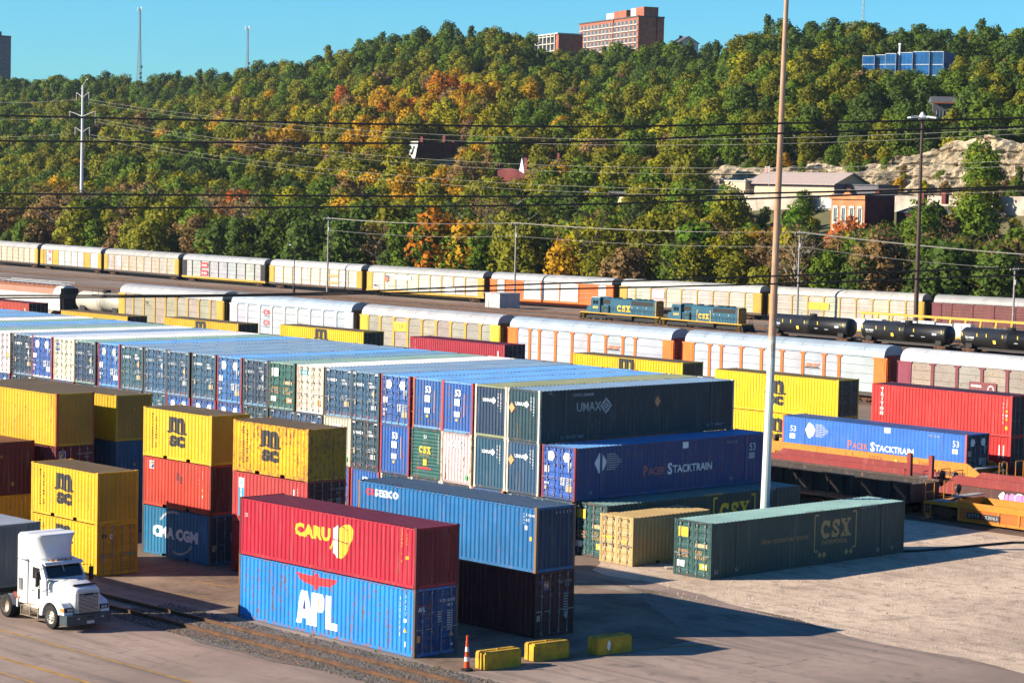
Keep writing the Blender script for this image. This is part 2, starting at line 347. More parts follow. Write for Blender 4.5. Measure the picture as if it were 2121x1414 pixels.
for nm, y, wd, x0, x1 in (('road_marking', 55.15, .14, -120, -72.5), ('road_marking', 51.9, .22, -110, -70), ('road_marking', 50.3, .12, -110, -70)):
    o = sheet(nm, [(x0,y),(x1,y+.25),(x1,y+.25+wd),(x0,y+wd)], -0.002, YL, wav=.02)
o = sheet('road_marking', [(-71.6,70.4),(-68.9,78.3),(-68.75,78.25),(-71.45,70.3)], 0.004, YL); sheet('road_marking', [(-95.6,69.6),(-87.4,71.5),(-87.4,71.62),(-95.6,69.75)], 0.003, YL); sheet('road_marking', [(-95.6,66.4),(-87.4,67.8),(-87.4,67.9),(-95.6,66.5)], 0.003, YL)
BAL = NT('ballast_stone'); _t = BAL; _v = _t.vec('Object', jitter=False); _n3 = _t.noise(_v, 9.0, 4, .8); _n1 = _t.noise(_v, .4, 3)
_c = _t.mix(_t.ramp(_n3, .42, .6), (0.045,0.037,0.031), (0.22,0.185,0.155)); _c = _t.mix(_t.math('MULTIPLY', _t.ramp(_n1, .5, .7), .5), _c, (0.16,0.09,0.055)); _t.l(_c, _t.b.inputs['Base Color']); _t.b.inputs['Roughness'].default_value = .95; _t.bump(_n3, 1.0, .08)
FARBED = M('brown_ballast', (0.155,0.098,0.068), .95, var=.5, scale=.8, dark=(0.055,0.036,0.028))
def rail_mesh(L):
    def mk():
        b = MB(); b.box(-L/2, L/2, -.075, .075, 0, .018); b.box(-L/2, L/2, -.012, .012, .018, .13); b.box(-L/2, L/2, -.036, .036, .13, .17); return b.mesh('rail', RAILM)
    return cached(('rail', L), mk)
def track(x0, x1, yc, label, bed=True, z=0.0, rot=0.0, sleepers=True, mat=None, off=0.06):
    L = x1-x0
    t = thing('railway_track', label, 'railway track', ((x0+x1)/2, yc, z), rot)
    for s in (-1, 1): link('rail', rail_mesh(L), t, (0, s*.76, off))
    if bed:
        b = MB(); n = int(L/3); r = random.Random(int(yc)); vs = []; 
        for i in range(n+1):
            x = -L/2+i*L/n; w_ = 1.9+r.uniform(-.25, .25); vs += [(x, -w_-.5, -0.01), (x, -w_+.4, 0.07), (x, w_-.4, 0.07), (x, w_+.5, -0.01)]
        b.add(vs, [(i*4+j, i*4+j+1, i*4+j+5, i*4+j+4) for i in range(n) for j in range(3)]); o = b.build('ballast_bed', mat or FARBED, t)
    if sleepers:
        b = MB(); n = int(L/.6)
        for i in range(n): x = -L/2+i*.6; b.box(x, x+.23, -1.28, 1.28, -.02, off+.004)
        o = b.build('sleepers', WOOD, t); o['kind'] = 'stuff'
    return t
t = track(-150, -56, 62.85, 'rusty single track in dark ballast, running in front of the crimson container', bed=False, sleepers=False, off=0.0)
o = sheet('ballast', [(-91.5,61.4),(-87,61.0),(-80,60.7),(-73,60.9),(-68,60.9),(-64,61.2),(-64,64.7),(-69.5,65.3),(-74,65.0),(-86,65.0),(-90.5,64.2)], 0.012, BAL.m, kind='stuff', wav=0.3)
# loose stones
def stones(name, n, fn, seed, smin, smax, mat):
    rs = np.random.RandomState(seed); V = []; Fc = []
    base = np.array([(1,0,-.3),(-.5,.87,-.3),(-.5,-.87,-.3),(0,0,.8),(.4,.5,.3)]); fs = [(0,1,2),(0,2,3),(2,1,3),(0,4,1),(0,3,4),(1,4,3)]
    k = 0
    while k < n:
        p = fn(rs)
        if p is None: continue
        s = rs.uniform(smin, smax); a = rs.uniform(0, 6.28); c, s_ = math.cos(a), math.sin(a)
        q = base*s*rs.uniform(.6, 1.3, (5, 3)); q = np.c_[q[:,0]*c-q[:,1]*s_, q[:,0]*s_+q[:,1]*c, q[:,2]]+p
        V.append(q); Fc += [tuple(j+5*k for j in f) for f in fs]; k += 1
    me = bpy.data.meshes.new(name); me.from_pydata(np.concatenate(V).tolist(), [], Fc); me.materials.append(mat); o = link(name, me); o['kind'] = 'stuff'; return o
def _bal(rs):
    x, y = rs.uniform(-91, -64), rs.uniform(60.9, 65.1)
    if abs(y-63.61) < .09 or abs(y-62.09) < .09 or (x < -75 and x < -90+ (y-60)*0 and y < 60.6): return None
    if -74.2 > x and y > 65.1: return None
    return (x, y, .02)
stones('ballast', 9000, _bal, 1, .02, .05, BAL.m)
stones('weeds', 90, lambda rs: (rs.uniform(-90,-66), rs.choice([60.9,61.3,64.9,65.1])+rs.normal(0,.25), 0.0), 5, .04, .12, M('weed_green', (0.10,0.13,0.03), .9))
stones('gravel', 5000, lambda rs: (rs.uniform(-82,-50), rs.uniform(85.5,117), 0.0), 2, .02, .055, GRAV)
stones('litter', 26, lambda rs: (rs.uniform(-84,-55), rs.uniform(86,117), 0.02), 3, .03, .08, M('pale_rubble', (0.55,0.50,0.45), .9))
for yc, lab, x0, x1 in ((120.9, 'track nearest the gravel under the yellow orange well car', -150, -40), (126.1, 'track under the maroon well cars', -160, -40), (134.4, 'track under the orange well car with the blue container', -170, -40), (140.3, 'track under the stack train', -270, -40), (183.6, 'track under the nearer long train of covered rail cars', -420, -60)):
    track(x0, x1, yc, lab, mat=FARBED if yc > 130 else None, sleepers=yc < 130)
for k, yc in enumerate((206, 214, 222, 230, 238, 246)): track(-520, -90, yc, f'bare brown track, {ORD[k]} one beyond the nearer long train', sleepers=False)
track(-520, -120, 269.5, 'track under the yellow beam car', sleepers=False)
track(-330, -120, 259.0, 'track under the blue locomotives and black tank cars', rot=-0.035, sleepers=False)

# ------------------------------------------------------------------ hillside
HM = NT('forest_floor'); _t = HM; _v = _t.vec('Object', jitter=False); _n1 = _t.noise(_v, .03, 4); _n2 = _t.noise(_v, .4, 4)
_c = _t.mix(_t.ramp(_n1, .4, .6), (0.045,0.050,0.014), (0.10,0.085,0.030)); _c = _t.mix(_t.math('MULTIPLY', _t.ramp(_n2, .5, .7), .5), _c, (0.03,0.028,0.012)); _t.l(_c, _t.b.inputs['Base Color']); _t.b.inputs['Roughness'].default_value = 1.0
xs = np.arange(-1700, 120, 14.0); ysg = np.r_[np.arange(296, 520, 5.0), np.arange(520, 780, 10.0), np.arange(780, 1500, 60.0)]
V = [(x, y, hill(x, y)-0.02) for y in ysg for x in xs]; nx = len(xs)
me = bpy.data.meshes.new('hillside'); me.from_pydata(V, [], [(j*nx+i, j*nx+i+1, (j+1)*nx+i+1, (j+1)*nx+i) for j in range(len(ysg)-1) for i in range(nx-1)]); me.materials.append(HM.m)
me.polygons.foreach_set('use_smooth', [True]*len(me.polygons)); o = link('hillside', me); o['kind'] = 'structure'
# the bare quarried rock face
from mathutils import noise as mnoise
RK = NT('pale_rock'); _t = RK; _v = _t.vec('Object', jitter=False); _n1 = _t.noise(_v, .09, 5, .7); _n2 = _t.noise(_v, .6, 5, .7)
_vs = _t.vec('Object', scale=(.55, .55, .9), jitter=False); _n4 = _t.noise(_vs, 1.0, 4)
_c = _t.mix(_t.ramp(_n1, .38, .62), (0.24,0.175,0.108), (0.48,0.375,0.255)); _c = _t.mix(_t.math('MULTIPLY', _t.ramp(_n4, .46, .62), .7), _c, (0.13,0.125,0.075)); _c = _t.mix(_t.math('MULTIPLY', _t.ramp(_n2, .48, .64), .7), _c, (0.10,0.075,0.040)); _t.l(_c, _t.b.inputs['Base Color']); _t.b.inputs['Roughness'].default_value = .95; _t.bump(_n2, .8, .5)
V = []; nu, nv = 420, 34
for i in range(nu+1):
    u = i/nu; x = -420+u*270
    top_ = 25.0+4.3*ss(-396, -378, x)+3.6*ss(-362, -320, x)+1.2*math.sin(x*.09); 
    for j in range(nv+1):
        v = j/nv; yb = 458+0.0*x; y = yb-6+v*10; z = 20+(top_-20)*(v**0.8)
        n = mnoise.fractal(Vector((x*.06, y*.06, z*.10)), 1.0, 2.0, 5)*4.5+mnoise.fractal(Vector((x*.3, y*.3, z*.4)), 1.0, 2.0, 4)*1.3
        g = abs(math.sin(x*.11+n*.3))*1.6
        n += mnoise.fractal(Vector((x*.14, y*.1, z*.05)), 1.0, 2.0, 4)*2.6+mnoise.fractal(Vector((x*.8, y*.8, z*1.1)), 1.0, 2.0, 3)*.9; V.append((x, y-n*0.75-3+g+((z/3.1+n*.12) % 1)*.7, z+n*0.30))
me = bpy.data.meshes.new('rock_cliff'); me.from_pydata(V, [], [(i*(nv+1)+j, (i+1)*(nv+1)+j, (i+1)*(nv+1)+j+1, i*(nv+1)+j+1) for i in range(nu) for j in range(nv)]); me.materials.append(RK.m); o = link('rock_cliff', me); o['kind'] = 'structure'
o = sheet('hill_road', [(-420,397),(-200,397),(-200,446),(-400,446)], 19.3, CONC)

# ------------------------------------------------------------------ trees
LF = NT('autumn_leaves'); _t = LF
_a = _t.n('Attribute', attribute_type='INSTANCER', attribute_name='tint'); _oi = _t.n('ObjectInfo'); _tc = _t.n('TexCoord')
_n = _t.noise(_tc.outputs['Object'], .55, 3); _n2 = _t.noise(_tc.outputs['Object'], 3.0, 2)
_c = _t.mix(_t.ramp(_n, .35, .65), _t.mix(1.0, _a.outputs['Color'], (0.62,0.70,0.7), 'MULTIPLY'), _t.mix(1.0, _a.outputs['Color'], (1.25,1.15,1.0), 'MULTIPLY')); _c = _t.mix(_t.math('MULTIPLY', _t.ramp(_n2, .5, .75), .35), _c, _t.mix(1.0, _a.outputs['Color'], (1.7,1.25,.8), 'MULTIPLY'))
_t.l(_c, _t.b.inputs['Base Color']); _t.b.inputs['Roughness'].default_value = .75; _t.b.inputs['Specular IOR Level'].default_value = .12
_tr = _t.n('BsdfTranslucent'); _t.l(_c, _tr.inputs['Color']); _ms = _t.n('MixShader', i_0=.34); _t.l(_t.b.outputs[0], _ms.inputs[1]); _t.l(_tr.outputs[0], _ms.inputs[2]); _t.l(_ms.outputs[0], _t.t.nodes['Material Output'].inputs['Surface'])
BARK = M('bark', (0.12,0.09,0.065), .95, var=.4, dark=(0.045,0.033,0.025)); PALEBARK = M('pale_bark', (0.36,0.31,0.25), .9, var=.4, dark=(0.15,0.12,0.09))
def crown_mesh(seed, h, rad, base, nl, per, leaf, shape='round', gap=.0):
    """unit: metres. leaf clumps on the shells of many lobes spread through the crown's volume"""
    rs = np.random.RandomState(seed); Q = []; NRM = []
    for i in range(nl):
        t = (i+.5)/nl; z = base+(h-base)*(t**.9)
        if shape == 'round': rr = rad*math.sqrt(max(.05, 1-((t-.42)/.62)**2))
        elif shape == 'tall': rr = rad*(1-.75*t)
        else: rr = rad*math.sqrt(max(.05, 1-((t-.62)/.66)**2))
        a = i*2.39996+rs.uniform(-.5, .5); d = rr*rs.uniform(.15, .78)
        c = np.array([math.cos(a)*d, math.sin(a)*d, z]); lr = rad*rs.uniform(.26, .46)*(1 if shape != 'tall' else .8)
        n = int(per*rs.uniform(.7, 1.3))
        v = rs.normal(size=(n, 3)); v /= np.linalg.norm(v, axis=1)[:, None]; v = v[v[:, 2] > -.75]; n = len(v)
        vv_ = v; pos = c+v*(lr*rs.uniform(.62, 1.08, (n, 1)))*np.array([1, 1, .82])
        nr = v+rs.normal(scale=.55, size=(n, 3)); nr /= np.linalg.norm(nr, axis=1)[:, None]
        ref = rs.normal(size=(n, 3)); ta = np.cross(nr, ref); ta /= np.linalg.norm(ta, axis=1)[:, None]; tb = np.cross(nr, ta)
        s = leaf*rs.uniform(.6, 1.35, (n, 1)); s2 = s*rs.uniform(.55, .95, (n, 1))
        cn = v*.75+(pos-np.array([0,0,base+(h-base)*.35]))/rad*.45+rs.normal(scale=.22, size=(n,3)); cn /= np.linalg.norm(cn, axis=1)[:, None]; NRM.append(np.repeat(cn, 4, 0))
        Q.append(np.stack([pos-ta*s-tb*s2*.6, pos+ta*s*.7-tb*s2, pos+ta*s+tb*s2*.6, pos-ta*s*.6+tb*s2], 1))
    Q = np.concatenate(Q); N = len(Q); me = bpy.data.meshes.new('crown')
    me.vertices.add(N*4); me.vertices.foreach_set('co', Q.reshape(-1)); me.loops.add(N*4); me.loops.foreach_set('vertex_index', np.arange(N*4)); me.polygons.add(N); me.polygons.foreach_set('loop_start', np.arange(N)*4); me.polygons.foreach_set('loop_total', np.full(N, 4)); me.polygons.foreach_set('use_smooth', [True]*N); me.update(); me.normals_split_custom_set_from_vertices(np.concatenate(NRM).tolist()); me.materials.append(LF.m)
    return me
def trunk_mesh(seed, h, rad, mat, spread=.8, bare=False):
    r = random.Random(seed); b = MB(); th = h*.72
    b.path([(0,0,-1.0),(0.05,0,h*.15),(r.uniform(-.2,.2),r.uniform(-.2,.2),h*.4),(r.uniform(-.3,.3),r.uniform(-.3,.3),th)], [h*.028, h*.022, h*.016, h*.006], 6)
    for i in range(9 if not bare else 22):
        z = h*r.uniform(.22, .66 if not bare else .78); a = r.uniform(0, 6.28); l = rad*r.uniform(.45, spread); e = Vector((math.cos(a)*l, math.sin(a)*l, z+l*r.uniform(.5, 1.0))); m_ = Vector((math.cos(a)*l*.45, math.sin(a)*l*.45, z+l*.28))
        b.path([(0,0,z), m_, e], [h*.011, h*.007, h*.003], 5)
        if bare:
            for k in range(3):
                a2 = a+r.uniform(-.9, .9); l2 = l*r.uniform(.35, .6); b.path([m_.lerp(e, r.uniform(.2,.8)), e+Vector((math.cos(a2)*l2, math.sin(a2)*l2, l2*.7))], [h*.004, h*.0015], 4)
    return b.mesh('trunk', mat)
PROTO = []   # (crown, trunk, height, radius)
for s, (h, rad, base, nl, per, leaf, shp, tm) in enumerate([
    (11, 5.0, 2.0, 26, 75, .33, 'round', BARK), (12.5, 5.4, 2.5, 30, 75, .33, 'round', BARK), (10, 5.4, 1.8, 24, 80, .35, 'round', BARK), (13.5, 5.0, 2.5, 30, 75, .32, 'vase', BARK),
    (12, 4.2, 1.6, 24, 80, .31, 'round', BARK), (14, 3.6, 1.2, 28, 65, .30, 'tall', BARK), (9, 4.6, 1.0, 20, 80, .34, 'round', BARK), (13, 5.6, 3.0, 30, 26, .30, 'vase', BARK), (14, 5.2, 4.0, 26, 18, .30, 'vase', PALEBARK)]):
    PROTO.append((crown_mesh(100+s, h, rad, base, nl, per, leaf, shp), trunk_mesh(200+s, h, rad, tm, .95 if s > 6 else .7, s > 6), h, rad))
PAL = {'dark green': (0.056,0.095,0.016), 'green': (0.088,0.142,0.012), 'olive green': (0.155,0.158,0.013), 'yellow green': (0.240,0.225,0.010), 'golden': (0.38,0.215,0.010), 'orange': (0.36,0.13,0.010), 'brown': (0.19,0.120,0.050), 'russet': (0.33,0.085,0.018), 'bright green': (0.085,0.165,0.012)}
FEET = []
def near(x, y, cx, cy, r): return (x-cx)**2+(y-cy)**2 < r*r
CLEAR = [(-351, 420, 22), (-341, 431, 16), (-282, 360, 12), (-276, 366, 10), (-551, 490, 13), (-561,500,9), (-478, 460, 13), (-481,469,11), (-385,400,12), (-742, 752, 26), (-722, 762, 24), (-756, 745, 16), (-468, 612, 17), (-450, 625, 17), (-1217, 750, 26), (-1041, 716, 8), (-1028, 706, 9), (-709, 776, 9), (-378,505,14), (-330,520,14)]
CLEARPX = [(1208, 14, 1376, 88), (1124, 60, 1206, 104), (1380, 66, 1440, 84), (1787, 100, 1955, 143), (1960, 104, 2121, 116), (1535, 358, 1812, 404), (1815, 400, 2090, 418), (1732, 402, 1800, 462), (1800, 408, 1915, 428), (848, 290, 940, 334), (1008, 335, 1100, 368), (0, 70, 38, 160), (272, 166, 302, 172), (1660, 178, 1735, 188), (1890, 182, 1975, 192), (1600, 408, 1735, 425)]
def tree_colour(x, y, z, r):
    px, py, _ = project(x, y, z+6)
    n = mnoise.noise(Vector((x*.012, y*.02, 0)))*.9+mnoise.noise(Vector((x*.05, y*.06, 3.3)))*.7
    ratio = x/y; q = r.random()
    gold = math.exp(-((y-555)/60)**2)*math.exp(-((ratio+1.12)/.085)**2)*.78+math.exp(-((y-470)/60)**2)*math.exp(-((ratio+1.25)/.16)**2)*.42+math.exp(-((y-380)/50)**2)*math.exp(-((ratio+1.13)/.07)**2)*.55
    green = math.exp(-((y-680)/55)**2)*.5+math.exp(-((ratio+1.33)/.07)**2)*math.exp(-((y-430)/40)**2)*.5+(.22 if ratio > -.95 and y > 470 else 0)
    v = gold-green*.7+n*.55+r.uniform(-.28, .28)
    if y < 345:
        if q < .14 and ratio > -1.0: return 'brown'
        if q < .22 and ratio < -1.38: return 'brown'
        v -= .12
    if ratio < -1.45 and y > 500: v = min(v, .12)
    if v > 1.15: return 'orange'
    if v > .62: return 'golden' if q < .9 else 'orange'
    if v > .36: return 'yellow green' if q < .55 else ('golden' if q < .85 else 'brown')
    if v > .08: return 'olive green' if q < .7 else ('yellow green' if q < .9 else 'russet' if q < .908 else 'brown')
    if v > -.25: return 'green' if q < .55 else 'olive green'
    return 'dark green' if q < .8 else 'green'
TREES = []
_r = random.Random(21)
yy = 303.0
while yy < 722:
    stp = 5.7+(yy-300)*.007
    xx = -1.72*yy
    while xx < -.60*yy:
        x, y = xx+_r.uniform(-2.6, 2.6), yy+_r.uniform(-2.6, 2.6); xx += stp*1.18
        z = hill(x, y); rt = x/y
        px, py, dist = project(x, y, z+5)
        if px < -70 or px > 2190: continue
        if any(near(x, y, *c) for c in CLEAR): continue
        bench = rt > -.90
        if bench and 386 < y < 452: continue
        if x > -386 and rt > -.855 and 450 <= y < 466 and _r.random() < .75: continue
        k = _r.choice([0,1,2,3,4,0,1,2,6]) if y > 345 else _r.choice([0,1,2,3,4,0,1,2,7,8])
        if y > 620 and _r.random() < .12: k = 5
        h0, r0 = PROTO[k][2], PROTO[k][3]
        s = _r.uniform(.55, 1.12)
        if bench and y <= 386:
            if rt > -.86: s = min(s, max(.3, (13.0-(y-303)*.006-z)/h0*_r.uniform(.8,1.05)))
            else: s *= .85
        if y < 330: s *= 1.08
        if bench and 452 <= y < 466: s *= .5
        top_ = project(x, y, z+h0*s)
        bad = False; a_hit = False
        for (a, b_, c_, d_) in CLEARPX:
            if a-20 < px < c_+20 and top_[1] < d_ and project(x, y, z)[1] > b_:
                depth = {1208:1040,1124:1040,1380:1040,1787:790,1960:760,1535:535,1815:470,1732:445,1800:450,848:728,1008:664,0:1380,272:1220,1660:630,1890:600,1600:500}[a]
                if dist < depth: bad = True; a_hit = a_hit or a in (1787,)
        if bad:
            s2 = s*.5; tp = project(x, y, z+h0*s2)
            ok = not any(a-20 < px < c_+20 and tp[1] < d_ and project(x, y, z)[1] > b_ for (a, b_, c_, d_) in CLEARPX)
            if not ok or a_hit: continue
            s = s2
        col = tree_colour(x, y, z, _r)
        if k == 8: col = 'brown'
        TREES.append((x, y, z, s, k, col, px, project(x, y, z+h0*s*.7)[1], dist))
    yy += stp*.86
# extra accents the photograph shows
def accent(x, y, s, k, col, on_rock=False):
    z = hill(x, y)
    if on_rock: z = max(z, 19.5+(25.0+4.3*ss(-396, -378, x)+3.6*ss(-362, -320, x)-20)*(min(1, max(0, (y-450)/11))**.8))
    p = project(x, y, z+8*s); TREES.append((x, y, z, s, k, col, p[0], p[1], p[2]))
for a in [(-339,303.5,1.25,0,'orange'),(-333,306,1.2,2,'golden'),(-440,333,1.25,1,'russet'),(-452,340,1.2,1,'brown'),(-541,471,.55,6,'russet'),(-534,472,.6,6,'orange'),(-262,330,1.1,0,'russet'),(-425,318,1.2,7,'brown'),(-410,312,1.1,8,'brown'),(-281,313,1.25,2,'bright green'),(-322,391,.5,2,'bright green'),(-300,362,.8,0,'bright green'),(-248,322,1.1,2,'bright green'),(-266,347,.8,0,'green'),(-262,352,.8,1,'green'),(-285,402,.85,1,'olive green'),(-280,396,.9,0,'green'),(-290,408,.9,3,'green'),(-276,390,.8,2,'olive green'),(-302,440,.55,5,'dark green'),(-307,446,.5,2,'green'),(-318,449,.45,6,'olive green'),(-335,450,.4,6,'yellow green'),(-296,449,.5,6,'olive green'),(-352,452,.4,6,'green'),(-368,452,.5,6,'yellow green'),(-327,447,.45,6,'brown'),(-311,448,.5,6,'brown'),(-343,451,.45,6,'golden'),(-266,358,1.0,0,'green'),(-262,366,.9,3,'olive green'),(-258,362,.9,1,'green'),(-289,345,.45,6,'yellow green')]+[(-392+i*4.9+(i*37%5), 451+(i*53%11), .14+.045*(i*29%6), 6, ['olive green','yellow green','brown','golden','green'][i*3%5], True) for i in range(34)]: accent(*a)
# the three hundred that show largest are things of their own; the far rest of the wood is one mass
def shown(t):
    h0 = PROTO[t[4]][2]*t[3]; return h0/t[8]
order = sorted(range(len(TREES)), key=lambda i: -shown(TREES[i]) if 0 < TREES[i][6] < 2121 else 0)
big = set(order[:288])
MARK = [(5,'the end car'),(90,'the pale panelled car'),(172,'the white pole'),(300,'the beige car'),(455,'the black posted car'),(560,'the yard light'),(680,'the first pole'),(765,'the train gap'),(880,'the shield car'),(1018,'the banded car'),(1069,'the shed pole'),(1160,'the white car'),(1290,'the leading locomotive'),(1400,'the locomotive gap'),(1470,'the second locomotive'),(1600,'the rusty mast'),(1657,'the third pole'),(1750,'the plate car'),(1850,'the middle tank'),(1905,'the brown mast'),(2000,'the brown car'),(2098,'the last pole')]
BANDS = [(316,'foot row'),(330,'second row'),(345,'third row'),(362,'fourth row'),(382,'low slope'),(405,'lower slope'),(440,'mid slope'),(490,'upper middle slope'),(9999,'upper slope')]
FORM = {5: 'narrow ', 7: 'sparse ', 8: 'bare ', 6: 'low ', 3: 'spreading ', 4: 'upright '}
labs = {}
for i in big:
    x, y, z, s, k, col, px, py, dist = TREES[i]
    m = min(MARK, key=lambda q: abs(q[0]-px))[1]; bd = next(b for a, b in BANDS if y < a)
    size = 'small ' if s*PROTO[k][2] < 8.5 else ('big ' if s*PROTO[k][2] > 13.5 else '')
    labs.setdefault(f'{size}{FORM.get(k, "")}{col} tree, {bd}, behind {m}', []).append(i)
for lab, ids in labs.items():
    ids.sort(key=lambda i: TREES[i][6])
    for n, i in enumerate(ids):
        x, y, z, s, k, col, px, py, dist = TREES[i]
        L = lab if len(ids) == 1 else lab+f', {ORD[n]} of {["","one","two","three","four","five","six","seven","eight","nine","ten","eleven","twelve"][min(len(ids),12)]} from left'
        t = thing('tree', L, 'tree', (x, y, z), _r.uniform(0, 6.28), 'trees on the hillside', (s*_r.uniform(.92,1.08), s*_r.uniform(.92,1.08), s))
        c_ = link('crown', PROTO[k][0], t); link('trunk', PROTO[k][1], t)
        v = _r.uniform(.82, 1.2); c_['tint'] = [q*v for q in PAL[col]]+[1.0]
# the rest: points that carry instanced crowns
rest = [TREES[i] for i in range(len(TREES)) if i not in big]
pc = bpy.data.collections.new('far_crowns')
for k, p in enumerate(PROTO):
    o = bpy.data.objects.new('crown', p[0]); o.name = f'crown.{900+k}'; pc.objects.link(o)
me = bpy.data.meshes.new('forest'); me.from_pydata([(t[0], t[1], t[2]) for t in rest], [], [])
names = sorted(o.name for o in pc.objects)
a1 = me.attributes.new('pick', 'INT', 'POINT'); a1.data.foreach_set('value', [t[4] for t in rest])
a2 = me.attributes.new('size', 'FLOAT', 'POINT'); a2.data.foreach_set('value', [t[3] for t in rest])
a3 = me.attributes.new('turn', 'FLOAT', 'POINT'); a3.data.foreach_set('value', [_r.uniform(0, 6.28) for t in rest])
a4 = me.attributes.new('tint', 'FLOAT_COLOR', 'POINT')
cols = []
for t in rest: v = _r.uniform(.82, 1.2); cols += [q*v for q in PAL[t[5]]]+[1.0]
a4.data.foreach_set('color', cols)
fo = link('forest', me); fo['kind'] = 'stuff'; fo['label'] = 'mixed autumn woodland covering the upper hillside'
ng = bpy.data.node_groups.new('scatter_crowns', 'GeometryNodeTree'); ng.interface.new_socket('Geometry', in_out='INPUT', socket_type='NodeSocketGeometry'); ng.interface.new_socket('Geometry', in_out='OUTPUT', socket_type='NodeSocketGeometry')
gi = ng.nodes.new('NodeGroupInput'); go = ng.nodes.new('NodeGroupOutput'); ip = ng.nodes.new('GeometryNodeInstanceOnPoints'); ci = ng.nodes.new('GeometryNodeCollectionInfo')
ci.inputs['Collection'].default_value = pc; ci.inputs['Separate Children'].default_value = True; ci.inputs['Reset Children'].default_value = True
def named(nm, ty): n = ng.nodes.new('GeometryNodeInputNamedAttribute'); n.data_type = ty; n.inputs['Name'].default_value = nm; return n.outputs['Attribute']
cx = ng.nodes.new('ShaderNodeCombineXYZ'); ng.links.new(named('turn', 'FLOAT'), cx.inputs['Z'])
ng.links.new(gi.outputs[0], ip.inputs['Points']); ng.links.new(ci.outputs[0], ip.inputs['Instance']); ip.inputs['Pick Instance'].default_value = True
ng.links.new(named('pick', 'INT'), ip.inputs['Instance Index']); ng.links.new(cx.outputs[0], ip.inputs['Rotation']); ng.links.new(named('size', 'FLOAT'), ip.inputs['Scale']); ng.links.new(ip.outputs[0], go.inputs[0])
md = fo.modifiers.new('scatter', 'NODES'); md.node_group = ng
print('TREES', len(TREES), 'labels', len(labs))
# ------------------------------------------------------------------ shipping containers
DIM = {'20': (6.058, 2.438, 2.591), '40': (12.192, 2.438, 2.591), '40h': (12.192, 2.438, 2.896), '53': (16.15, 2.59, 2.908)}
def corr(a, b, pitch, depth, out):
    n = max(1, round((b-a)/pitch)); p = (b-a)/n; pts = []
    for i in range(n):
        x = a+i*p
        pts += [(x, out), (x+p*0.28, out), (x+p*0.5, out+depth), (x+p*0.78, out+depth)]
    pts.append((b, out)); return pts
def m_side(k):
    L, W, H = DIM[k]
    def mk():
        b = MB(); p = corr(-L/2+0.13, L/2-0.13, 0.285 if k != '53' else 0.31, 0.040 if k != '53' else 0.020, -W/2+0.012)
        return b.strip(p, 'z', 0.15, H-0.10).mesh('side_panel', PAINT)
    return cached(('side', k), mk)
def m_end(k, horiz=False):
    L, W, H = DIM[k]
    def mk():
        b = MB()
        if horiz:
            p = [(-L/2+0.012+(q[1]), q[0]) for q in corr(0.15, H-0.12, 0.20, 0.035, 0.0)]
            b.strip([(q[0], q[1]) for q in p], 'y', -W/2+0.13, W/2-0.13)
            # prism along y keeps (x, y, z) order
        else:
            p = [(-L/2+0.012+q[1], q[0]) for q in corr(-W/2+0.13, W/2-0.13, 0.26, 0.040, 0.0)]
            b.strip(p, 'z', 0.15, H-0.10)
        return b.mesh('end_panel', PAINT)
    return cached(('end', k, horiz), mk)
def m_roof(k):
    L, W, H = DIM[k]
    def mk():
        p = [(q[0], H-0.018+q[1]*0.0+(0.0 if i % 4 in (0, 1) else -0.026)) for i, q in enumerate(corr(-L/2+0.12, L/2-0.12, 0.30, 0.02, 0))]
        return MB().strip(p, 'y', -W/2+0.055, W/2-0.055).mesh('roof', PAINT)
    return cached(('roof', k), mk)
def m_frame(k):
    L, W, H = DIM[k]
    def mk():
        b = MB(); e = 0.004
        for s in (-1, 1):
            y0, y1 = sorted((s*(W/2-e), s*(W/2-0.06)))
            b.box(-L/2+0.15, L/2-0.15, y0, y1, H-0.10, H-0.045)
            if k == '20':
                for a, c in ((-L/2+0.15, -1.2), (-0.85, 0.85), (1.2, L/2-0.15)): b.box(a, c, y0, y1, 0.014, 0.15)
            else: b.box(-L/2+0.15, L/2-0.15, y0, y1, 0.014, 0.15)
            if k == '53':
                for t in (-1, 1): b.box(t*6.05-0.09, t*6.05+0.09, *sorted((s*(W/2-0.002), s*(W/2-0.05))), 0.15, H-0.10)
            x0, x1 = sorted((s*(L/2-e), s*(L/2-0.07)))
            b.box(x0, x1, -W/2+0.15, W/2-0.15, H-0.11, H-0.012); b.box(x0, x1, -W/2+0.15, W/2-0.15, 0.014, 0.15)
        return b.mesh('frame', PAINT)
    return cached(('frame', k), mk)
def m_post(k, wide=0.13):
    H = DIM[k][2]
    def mk():
        b = MB(); b.box(0, wide, 0, 0.13, 0.118, H-0.118); b.box(-0.004, 0.165, -0.004, 0.165, 0, 0.118); b.box(-0.004, 0.165, -0.004, 0.165, H-0.118, H)
        for z in (0.06, H-0.06):
            pass
        return b.mesh('corner_post', PAINT)
    return cached(('post', k, wide), mk)
